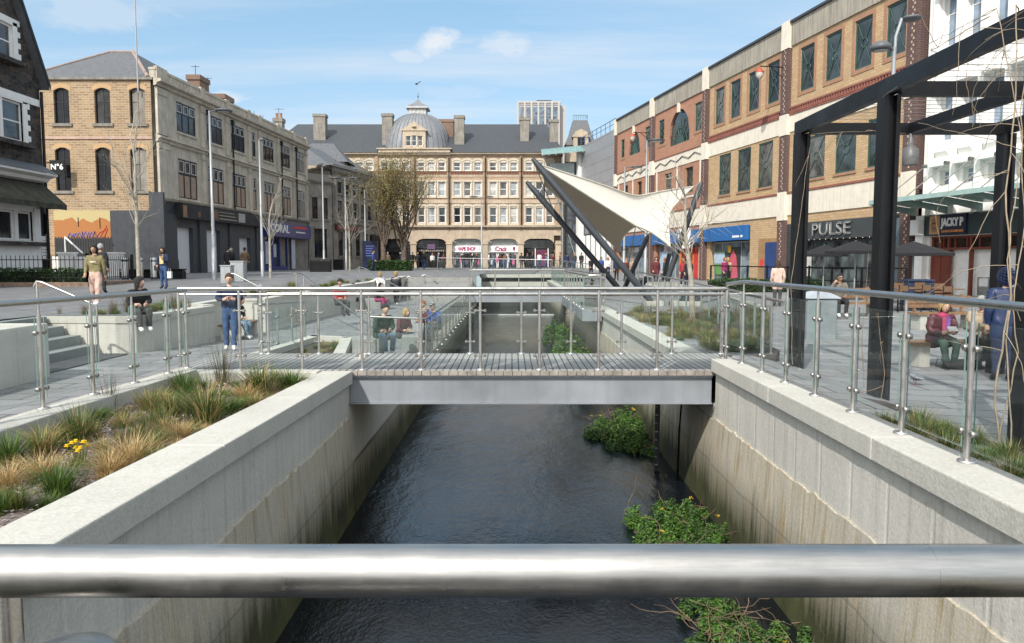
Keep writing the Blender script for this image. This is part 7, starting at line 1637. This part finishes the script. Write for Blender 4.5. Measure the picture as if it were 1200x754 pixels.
def build_people():
    tmp = []
    for P in _people:
        J = joints(P['pose'], 1); h = P['h']; names = list(J); me = bpy.data.meshes.new('sk'); co = [tuple(Vector(J[n])*h) for n in names]; idx = {n: i for i, n in enumerate(names)}
        me.from_pydata(co, [(idx[a], idx[b]) for a, b in BON], []); o = bpy.data.objects.new('sk', me); C.objects.link(o)
        o.modifiers.new('skin', 'SKIN').use_smooth_shade = True
        if not me.skin_vertices: raise RuntimeError('no skin layer')
        for n, i in idx.items():
            r = RAD[n[:3]]*h; b = P['bulk'] if n[:3] in ('pel', 'spi', 'che', 'sho', 'elb') else (1+(P['bulk']-1)*.5 if n[:3] in ('hip', 'kne', 'wri') else 1)
            if n[:3] in ('hip', 'kne', 'ank'): b *= P['slim']
            me.skin_vertices[0].data[i].radius = (r*b, r*b)
        me.skin_vertices[0].data[idx['pel']].use_root = True
        s = o.modifiers.new('sub', 'SUBSURF'); s.levels = s.render_levels = 2 if P['y'] < 40 else 1
        tmp.append((o, J, P))
    bpy.context.view_layer.update(); dg = bpy.context.evaluated_depsgraph_get()
    for o, J, P in tmp:
        h = P['h']; ev = o.evaluated_get(dg); em = ev.to_mesh(); V = [v.co.copy() for v in em.vertices]; Fc = [tuple(p.vertices) for p in em.polygons]; ev.to_mesh_clear(); bpy.data.objects.remove(o)
        B3 = [(a, b, Vector(J[a])*h, Vector(J[b])*h) for a, b in BON]
        def near(p):
            best = None
            for a, b, u, v in B3:
                d = v-u; t = max(0, min(1, (p-u).dot(d)/d.length_squared)); q = u+d*t; l = (p-q).length/(RAD[a[:3]]*(1-t)+RAD[b[:3]]*t)
                if best is None or l < best[0]: best = (l, a, b, t, q)
            return best
        V2 = []; from mathutils import noise as mn; sd_ = P['x']*3.7
        for p in V:
            l, a, b, t, q = near(p)
            if a[:3] in ('pel', 'spi', 'che') and b[:3] in ('spi', 'che', 'nek', 'sho'): p = Vector((q.x+(p.x-q.x)*(1.22 if b[:3] != 'nek' else 1.1), q.y+(p.y-q.y)*.84, p.z))
            if b[:3] not in ('toe', 'han', 'hea') and (p-q).length > 1e-5:
                fo = mn.noise(Vector((p.x*13/h*1.7+sd_, p.y*13/h*1.7, p.z*9/h*1.7)))+.6*mn.noise(Vector((p.x*30/h+sd_, p.y*30/h, p.z*22/h)))
                am = .011 if b[:3] in ('spi', 'che', 'sho', 'elb', 'wri') else .009
                p = p+(p-q).normalized()*fo*am*h
                if P['coat'] and b[:3] in ('kne', 'hip') and t < .5: p = q+(p-q)*1.16
                if b[:3] == 'ank' and .7 < t < .93: p = q+(p-q)*1.22
            if b[:3] == 'toe' and p.z < .012*h: p = Vector((p.x, p.y, max(0.0, p.z)))
            V2.append(p)
        mb = MB(); mb.v = [tuple(p) for p in V2]
        for f in Fc:
            c = sum((V[i] for i in f), Vector())/len(f); l, a, b, t, q = near(c); ab = a[:3]+b[:3]
            if ab in ('spiche', 'chesho', 'shoelb') or ab == 'pelspi': m_ = 0
            elif ab == 'chenek': m_ = 0 if t < .82 else 2
            elif ab == 'elbwri': m_ = 0 if t < .92 else 2
            elif ab in ('wrihan', 'nekhea'): m_ = 2
            elif ab == 'anktoe' or (ab == 'kneank' and t > .93): m_ = 3
            elif ab == 'pelhip': m_ = 0 if P['coat'] else 1
            elif ab == 'hipkne': m_ = 0 if (P['coat'] and t < .55) else 1
            else: m_ = 1
            if ab == 'pelspi' and t < .25 and not P['coat']: m_ = 1
            mb.f.append(f); mb.m.append(m_); mb.s.append(True)
        hm, hc, tr, hr_ = head_mb(h, J, P['turn'], P['detail'])
        off = len(mb.v); mb.v += hm.v; mb.f += [tuple(i+off for i in f) for f in hm.f]; mb.m += hm.m; mb.s += hm.s
        for s, n_ in ((1, 'l'), (-1, 'r')):       # five fingers each, curled from the palm
            w_, k_ = Vector(J['wri'+n_])*h, Vector(J['han'+n_])*h; d = (k_-w_).normalized(); sd = d.cross(Vector((0, 1, .25))).normalized() if abs(d.y) < .9 else Vector((1, 0, 0)); nr = d.cross(sd).normalized()
            for fi, (of, ln) in enumerate(((-.016, .036), (-.005, .043), (.006, .04), (.016, .032))):
                b = k_+sd*of*h; mb.tube([b-d*.008*h, b+d*ln*.5*h, b+d*ln*.85*h+nr*.012*h, b+d*ln*h+nr*.026*h], [.0062*h, .0058*h, .005*h, .0035*h], 6 if P['detail'] else 4, 2)
            b = w_.lerp(k_, .55)+sd*-.018*h; mb.tube([b, b-sd*.014*h+d*.014*h+nr*.004*h, b-sd*.01*h+d*.034*h+nr*.012*h], [.0075*h, .0065*h, .0045*h], 6 if P['detail'] else 4, 2)
        body = mb.build('person', [P['top'], P['bot'], SK[P['skin']], P['shoes'] or SHOED, EYED, LIP], None, (P['x'], P['y'], P['z']), P['rot'], label=P['label'], cat='person', group=P['group'])
        # hair: a shell over the skull, longer at the back for long styles
        if P['hair']:
            hb = MB(); nu, nv = 18, 9; st = P['style']; g = []; rnd = random.Random(int(P['x']*100))
            for i in range(nv+1):
                row = []
                for j in range(nu):
                    a = 2*math.pi*j/nu; back = .5+.5*math.sin(a); lim = lerp(.36, .62, back) if st == 'short' else lerp(.34, .78, min(1, back*1.6))
                    f = math.pi*lim*i/nv; k = 1.06+rnd.uniform(-.03, .03); p = (math.sin(f)*math.cos(a)*hr_[0]*k*(1.05 if st != 'short' else 1), math.sin(f)*math.sin(a)*hr_[1]*k+.004*h, math.cos(f)*hr_[2]*k+.002*h)
                    if st in ('long', 'bob') and i > nv*.55 and back > .3: p = (p[0]*1.1, p[1], p[2]-(i/nv-.55)*(.17 if st == 'long' else .07)*h*back)
                    row.append(tr(p))
                g.append(row)
            for i in range(nv):
                for j in range(nu): hb.quad(g[i][j], g[i+1][j], g[i+1][(j+1) % nu], g[i][(j+1) % nu], 0, True)
            if st == 'bun': hb.lathe([(0, -.02*h), (.022*h, -.012*h), (.025*h, .006*h), (0, .024*h)], 10, 0, tr((0, .045*h, .05*h)))
            ho = hb.build('hair', HR[P['hair']], body); s = ho.modifiers.new('thick', 'SOLIDIFY'); s.thickness = .007*h; s.offset = 1
        if P['hood']:
            hb = MB(); g = []
            for i in range(9):
                row = []
                for j in range(16):
                    a = 2*math.pi*j/16; back = .5+.5*math.sin(a); f = math.pi*lerp(.34, .86, back)*i/8; row.append(tr((math.sin(f)*math.cos(a)*hr_[0]*1.35, math.sin(f)*math.sin(a)*hr_[1]*1.3+.008*h, math.cos(f)*hr_[2]*1.2)))
                g.append(row)
            for i in range(8):
                for j in range(16): hb.quad(g[i][j], g[i+1][j], g[i+1][(j+1) % 16], g[i][(j+1) % 16], 0, True)
            ho = hb.build('hood', P['hood'], body); s = ho.modifiers.new('thick', 'SOLIDIFY'); s.thickness = .014*h; s.offset = 1
        for ex in P['extras']: ex(body, J, h, tr)
def ex_bag(mat, dx=.17, z=.36, w_=.1, hh=.16, name='bag', dy=-.02):
    def f(body, J, h, tr):
        mb = MB(); mb.prism([(-w_*h/2, -.03*h), (w_*h/2, -.03*h), (w_*h/2, .03*h), (-w_*h/2, .03*h)], 0, hh*h); mb.tube([(-w_*h*.3, 0, hh*h), (-w_*h*.2, 0, hh*h+.07*h), (w_*h*.2, 0, hh*h+.07*h), (w_*h*.3, 0, hh*h)], .004*h, 5)
        o = mb.build(name, mat, body, (dx*h, dy*h, (z-.07)*h-hh*h+.07*h), bevel=.01)
    return f
def ex_patch(mat, x0, x1, z0, z1, y, name='shirt_print'):
    def f(body, J, h, tr):
        mb = MB(); n = 6
        for i in range(n):
            a, b = lerp(x0, x1, i/n), lerp(x0, x1, (i+1)/n); ya, yb = y+.35*a*a/.1, y+.35*b*b/.1
            mb.quad((a*h, ya*h, z0*h), (b*h, yb*h, z0*h), (b*h, yb*h, z1*h), (a*h, ya*h, z1*h))
        mb.build(name, mat, body)
    return f
def ex_glasses(mat):
    def f(body, J, h, tr):
        mb = MB()
        for s in (-1, 1): p = tr((s*.018*h, -.057*h, .006*h)); mb.box(p[0]-.014*h, p[0]+.014*h, p[1]-.004*h, p[1]+.004*h, p[2]-.01*h, p[2]+.01*h)
        p = tr((0, -.058*h, .012*h)); mb.box(p[0]-.04*h, p[0]+.04*h, p[1]-.003*h, p[1]+.006*h, p[2]-.002*h, p[2]+.003*h); mb.build('sunglasses', mat, body)
    return f
def ex_scarf(mat, mat2):
    def f(body, J, h, tr):
        n_ = Vector(J['nek'])*h; mb = MB(); mb.lathe([(.05*h, -.03*h), (.062*h, -.012*h), (.058*h, .012*h), (.042*h, .03*h)], 14, 0, (n_.x, n_.y-.004*h, n_.z+.005*h), True, False)
        for s, m_ in ((-1, 0), (1, 1)): mb.prism([(n_.x+s*.022*h-.02*h, n_.y-.085*h), (n_.x+s*.022*h+.02*h, n_.y-.085*h), (n_.x+s*.022*h+.02*h, n_.y-.073*h), (n_.x+s*.022*h-.02*h, n_.y-.073*h)], n_.z-.2*h, n_.z-.005*h, m_)
        mb.build('scarf', [mat, mat2], body)
    return f
def ex_held(mat, off=(0, -.03, .02), size=(.08, .01, .11), name='book', hand='l'):
    def f(body, J, h, tr):
        k = Vector(J['han'+hand])*h; mb = MB(); mb.box(-size[0]*h/2, size[0]*h/2, -size[1]*h/2, size[1]*h/2, -size[2]*h/2, size[2]*h/2); mb.build(name, mat, body, (k.x+off[0]*h, k.y+off[1]*h, k.z+off[2]*h), (R(-50), 0, 0))
    return f
def ex_cap(mat):
    def f(body, J, h, tr):
        mb = MB(); c = tr((0, 0, .02*h)); mb.lathe([(.054*h, 0), (.054*h, .02*h), (.04*h, .045*h), (0, .055*h)], 14, 0, c); mb.prism([(c[0]-.04*h, c[1]-.04*h), (c[0]+.04*h, c[1]-.04*h), (c[0]+.03*h, c[1]-.1*h), (c[0]-.03*h, c[1]-.1*h)], c[2]+.005*h, c[2]+.012*h); mb.build('cap', mat, body)
    return f
def at_feet(px, py, Y): p = atY(px, py, Y); return p.x, Y, p.z
def gz(px, Y, kind): 
    x = (px-600)/900*(Y+.1); return x, Y, {'p': plaza_z(Y), 't': terr_z(x, Y), 'r': right_z(x, Y)}[kind]
K = dict(black=cloth('black', (.014, .014, .016)), navy=cloth('navy', (.012, .02, .055)), olive=cloth('olive_hoodie', (.19, .16, .075)), pink=cloth('pale_pink', (.55, .38, .31)), jeans=cloth('jeans_blue', (.035, .075, .17)), dgrey=cloth('dark_grey', (.045, .048, .05)), cream=cloth('cream_top', (.55, .45, .22)), brown=cloth('brown_coat', (.13, .085, .05)), white=cloth('white_top', (.66, .66, .64)), red=cloth('red_jacket', (.3, .025, .03)), maroon=cloth('maroon_coat', (.10, .018, .025)), green=cloth('dark_green', (.025, .05, .04)), blue=cloth('mid_blue', (.03, .07, .26)), teal=cloth('light_jeans', (.13, .2, .27)), tan=cloth('tan_coat', (.36, .25, .15)), camo=cloth('camo_grey', (.14, .125, .1)), beige=cloth('beige_sleeve', (.42, .35, .25)), magenta=cloth('magenta', (.26, .02, .10)))
pm = cloth('hoodie_print', (.6, .55, .4))
person('woman in an olive hoodie and pale pink trousers walking on the left plaza', *gz(115, 20.8, 'p'), 1.66, R(8), 'walk', K['olive'], K['pink'], 'tan', 'black', 'long', SHOEW, extras=(ex_patch(pm, -.045, .045, .715, .735, -.09),), slim=1.12)
person('man in black mostly hidden behind the woman in the olive hoodie', *gz(121, 28, 'p'), 1.8, R(180), 'stand', K['black'], K['black'], 'tan', 'grey', 'short', coat=True)
person('woman all in black with long dark hair sitting on the seat wall, looking right', *(atY(163, 390, 17.3).x, 17.2, -.06), 1.7, R(48), 'sitlean', K['black'], K['dgrey'], 'light', 'black', 'long', SHOEW, coat=True, turn=R(35))
person('person in blue jeans, yellow top and open dark jacket carrying white bags', *gz(194, 31, 'p'), 1.68, R(-10), 'arms', K['navy'], K['jeans'], 'tan', 'black', 'bob', SHOED, extras=(ex_patch(K['cream'], -.05, .05, .6, .79, -.085, 'yellow_top'), ex_bag(K['white'], .17, .42), ex_bag(K['black'], -.16, .56, .12, .12, 'shoulder_bag')))
person('man in dark jacket with back turned near the white shutters, next to the lamp', *gz(269, 46, 'p'), 1.76, R(180), 'stand', K['black'], K['dgrey'], 'light', 'black', coat=True)
person('person in black with a grey woolly hat behind the grey cabinets', *gz(272.5, 47, 'p'), 1.68, R(170), 'stand', K['black'], K['black'], 'light', 'grey', coat=True)
person('person in a brown coat walking away right of the grey cabinets', *gz(288.5, 46, 'p'), 1.72, R(190), 'walk', K['brown'], K['black'], 'light', 'black', coat=True)
person('red haired person in black slumped on the timber seat by the plaza wall', -7.75, 21.35, -.66, 1.66, R(75), 'sitlean', K['black'], K['teal'], 'light', 'red', 'bob', SHOEW)
person('man in a navy zipped jacket and blue jeans leaning with clasped hands on the terrace', *gz(271, 17.6, 't'), 1.76, R(15), 'lean', K['navy'], K['jeans'], 'light', 'brown', 'short', SHOEW, detail=True, bulk=1.1)
person('person in a red jacket and dark cap sitting on the terrace wall', *(atY(397, 335, 26).x, 26, -.35), 1.7, R(40), 'sit', K['red'], K['dgrey'], 'tan', 'black', extras=(ex_cap(K['black']),))
person('woman in white sitting at left of a pair beneath the plaza wall', -7.0, 34.3, -.66, 1.62, R(-20), 'sitread', K['white'], K['black'], 'light', 'black', 'bun')
person('woman in dark top looking at a phone, right of the seated pair', -6.0, 34.2, -.66, 1.65, R(60), 'sitread', K['dgrey'], K['magenta'], 'light', 'black', 'bob', extras=(ex_held(K['black'], (0, 0, .02), (.04, .006, .08), 'phone'),))
person('woman in a white jacket and black leggings walking away, reaching left', *gz(446, 37, 't'), 1.64, R(180), 'reach', K['white'], K['black'], 'light', 'blonde', 'bun', SHOEW)
person('woman in a glossy black puffer jacket walking away beside the woman in white', *gz(464.5, 37, 't'), 1.66, R(176), 'walk', M('puffer_black', (.012, .012, .014), .35, bmp=.5, bscale=12), K['black'], 'light', 'blonde', 'bun', SHOEW, bulk=1.15)
person('man in dark green jacket and faded jeans sitting on the square concrete block', *(atY(446, 390, 19.2).x, 19.25, -.84), 1.78, R(35), 'sitlean', K['green'], K['teal'], 'light', 'black', 'short', SHOEW, coat=True, bulk=1.15)
person('fair haired person in dark clothes sitting beyond the man in dark green', *(atY(468, 390, 21).x, 21.2, -.98), 1.66, R(50), 'sitlean', K['maroon'], K['dgrey'], 'light', 'blonde', 'long')
person('person in dark maroon at the left of the couple on the long block', *(atY(498, 370, 25).x, 25, -1.0), 1.64, R(-40), 'sit', K['maroon'], K['black'], 'light', 'red', 'short')
person('person in a blue jacket and cap, right of the couple on the long block', *(atY(513, 370, 24.2).x, 24.2, -1.02), 1.7, R(-35), 'sitlean', K['blue'], K['teal'], 'light', 'grey', 'short', extras=(ex_cap(K['dgrey']),), bulk=1.12)
person('person in bright blue walking past the navy kiosk', *gz(438, 62, 'p'), 1.74, R(90), 'walk', K['blue'], K['navy'], 'light', 'black')
# right side
person('woman in a pale pink jacket, back turned, by the left pergola post', *gz(910, 27, 'r'), 1.62, R(175), 'stand', K['pink'], K['dgrey'], 'light', 'brown', 'long', coat=True)
person('man in sunglasses and patterned grey jacket sitting with a phone at his ear', 9.85, 23.15, right_z(9.9, 23.2)+.03, 1.76, R(-8), 'sitphone', K['camo'], K['black'], 'tan', 'black', 'short', SHOEW, extras=(ex_glasses(EYED), ex_held(K['black'], (0, 0, .03), (.035, .01, .07), 'phone', 'r')), detail=True)
person('old woman in a maroon padded coat and pink scarf reading on a bench', 7.55, 13.55, right_z(7.55, 13.6)+.04, 1.58, R(0), 'sitread', M('puffer_maroon', (.085, .016, .024), .5, bmp=.6, bscale=9), K['green'], 'light', 'blonde', 'bob', SHOED, coat=True, bulk=1.38, detail=True, extras=(ex_scarf(cloth('scarf_pink', (.4, .05, .12)), cloth('scarf_violet', (.2, .08, .35))), ex_held(cloth('paper', (.6, .6, .58)), (0, -.005, .03), (.1, .012, .07), 'paper_packet')))
person('person in beige sleeves and dark trousers with white shoes eating beside the old woman', 8.3, 13.5, right_z(8.3, 13.6)+.04, 1.68, R(-40), 'sitread', K['beige'], K['black'], 'light', 'grey', 'short', SHOEW, bulk=1.1, detail=True, extras=(ex_held(cloth('snack', (.5, .4, .2)), (0, -.01, .03), (.06, .05, .04), 'snack'),))
person('person in a blue hooded puffer coat with back turned behind the vine stems', 7.6, 11.8, right_z(7.6, 11.8), 1.74, R(165), 'stand', M('puffer_blue', (.015, .03, .085), .45, bmp=.6, bscale=9), K['navy'], 'light', None, 'short', coat=True, bulk=1.3, hood=M('puffer_blue', (.015, .03, .085)))
tops = ['black', 'navy', 'maroon', 'dgrey', 'white', 'black', 'dgrey', 'navy', 'brown', 'teal', 'black', 'tan']; hrs = ['black', 'brown', 'blonde', 'grey', 'red', 'black']
NM = dict(black='black', navy='navy', maroon='maroon', dgrey='dark grey', white='white', tan='tan', red='red', blue='blue', brown='brown', teal='light blue', green='dark green', magenta='magenta')
# people by the brick shops
for px, Y, c1, c2, rt, what in ((768, 47, 'maroon', 'black', 0, 'beside the canopy masts'), (848, 44, 'magenta', 'black', 20, 'in front of the blue shop fascia'), (800, 45, 'red', 'navy', 180, 'in a bright scarf by the red shop displays'), (806, 43.5, 'black', 'black', 170, 'walking with a dark bag near the bare bed tree'), (733, 55, 'maroon', 'dgrey', 10, 'under the tan side of the canopy'), (741, 56, 'tan', 'black', 0, 'near the pale shop posters'), (722, 58, 'navy', 'black', 0, 'behind the big slanting mast'), (778, 52, 'dgrey', 'black', 90, 'passing the red posters'), (852, 45, 'tan', 'black', 180, 'looking at the shop window with balloons'), (692, 66, 'black', 'navy', 30, 'left of the second mast'), (704, 68, 'blue', 'black', 0, 'by the light blue pillar'), (712, 64, 'white', 'navy', 0, 'between the two long masts')):
    x, y, z = gz(px, Y, 'r'); person(f'shopper in a {NM[c1]} top {what}', x, y, z, 1.66+.1*rnd.random(), R(rt), 'walk', K[c1], K[c2], 'light', rnd.choice(hrs), rnd.choice(('short', 'bob', 'long')), coat=c1 in ('black', 'maroon'))
# crowd along the arcade
spots = [(484, 76), (490, 78), (497, 76.5), (507, 82), (514, 83), (520, 81), (455, 84), (470, 86), (536, 86), (543, 85), (552, 82), (559, 84), (573, 80), (579, 83), (586, 81), (592, 84), (598, 86), (604, 83), (611, 80), (618, 85), (624, 82), (632, 84), (640, 81), (648, 86), (656, 83), (664, 80), (673, 82), (681, 79)]
where = ['by the benches left of the dark arch', 'beside the benches', 'sitting group near the railing', 'under the dark arch', 'beneath the arch sign', 'right of the dark arch', 'behind the budding trees', 'in the doorway behind the trees', 'at the first window of the vape shop', 'by the vape shop door', 'passing the vape shop', 'at the right of the vape shop', 'left of the phone repair shop', 'at the phone repair shop window', 'before the phone repair shop', 'in the phone repair doorway', 'near the phone repair poster', 'by the pier right of the repair shop', 'crossing before the last arch', 'under the last arch', 'by the maroon poster', 'right of the maroon poster', 'near the white door post', 'at the last pier', 'by the corner pier', 'before the glass hall', 'near the glass hall door', 'right of the glass hall']
for i, ((px, Y), wh) in enumerate(zip(spots, where)):
    c1 = tops[(i*5+i//3) % 12]; x = (px-600)/900*Y; person(f'distant pedestrian in {NM[c1]} {wh}', x, Y, .66 if Y < 96 else .66, 1.6+.2*rnd.random(), R(rnd.choice((0, 90, 180, 270, 200, 20))), rnd.choice(('walk', 'walk', 'stand')), K[c1], K[rnd.choice(('black', 'navy', 'dgrey', 'jeans'))], rnd.choice(('light', 'tan', 'brown')), rnd.choice(hrs), 'short', group='pedestrians along the arcade')
build_people()
# bag under the bench, pigeon
bg_ = MB(); bg_.lathe([(.2, .0), (.27, .05), (.25, .12), (.12, .18), (.03, .19)], 14); o = bg_.build('bag', K['black'], None, (7.85, 13.2, right_z(7.9, 13.2))); o.scale = (1.5, .7, .9); tag(o, 'black bag lying on the paving under the old woman\'s bench', 'bag'); MB().tube([(-.2, 0, .12), (-.32, .02, .2), (-.34, 0, .05), (-.24, 0, .02)], .01, 6).build('strap', K['black'], o)
PGM = M('pigeon_grey', (.13, .14, .16), .7, var=.35, scale=18); pgx = atZ(1073, 451, -.36); mb = MB()
prof = [(-.13, .0, .105, .008), (-.09, 0, .11, .03), (-.03, 0, .125, .055), (.04, 0, .14, .058), (.085, 0, .165, .042), (.1, 0, .2, .026), (.11, 0, .235, .024), (.125, 0, .25, .022), (.14, 0, .25, .012), (.152, 0, .247, .004)]
mb.tube([(x, y, z) for x, y, z, r in prof], [r for *_, r in prof], 12); mb.tube([(.15, 0, .247), (.175, 0, .24)], [.006, .002], 6, 1)
for s in (-1, 1):
    mb.tube([(.02, s*.022, .1), (.015, s*.022, .05), (.02, s*.022, .005)], [.014, .006, .005], 6, 2)
    for a in (-.5, 0, .5): mb.tube([(.02, s*.022, .005), (.05, s*.022+a*.03, .004)], .003, 4, 2)
    mb.tube([(.133, s*.018, .256), (.134, s*.022, .256)], .005, 6, 3)
pg_ = mb.build('pigeon', [PGM, DGREY, M('pigeon_leg', (.35, .09, .08)), EYED], None, (pgx.x, pgx.y, right_z(pgx.x, pgx.y)), R(110), label='grey pigeon standing on the paving behind the right glass fence', cat='pigeon')
wg = MB()
for s in (-1, 1): wg.tube([(.06, s*.045, .15), (0, s*.058, .135), (-.08, s*.04, .118), (-.15, s*.012, .105)], [.02, .03, .018, .004], 8)
wg.build('wing', M('pigeon_wing', (.2, .21, .23), .7, var=.4, scale=25), pg_)
# old woman's feet etc. done; distant flying bird over the dome
bd = MB(); bd.tube([(-.2, 0, 0), (0, 0, .03), (.2, 0, 0)], [.02, .08, .02], 6); bd.quad((-.05, 0, .02), (.08, 0, .02), (.0, .55, .2), (-.12, .5, .18)); bd.quad((-.05, 0, .02), (.08, 0, .02), (.0, -.55, .2), (-.12, -.5, .18)); p = atY(488, 99, 70); tag(bd.build('bird', BLACK, None, p, R(60)), 'small dark bird flying above the dome', 'bird')
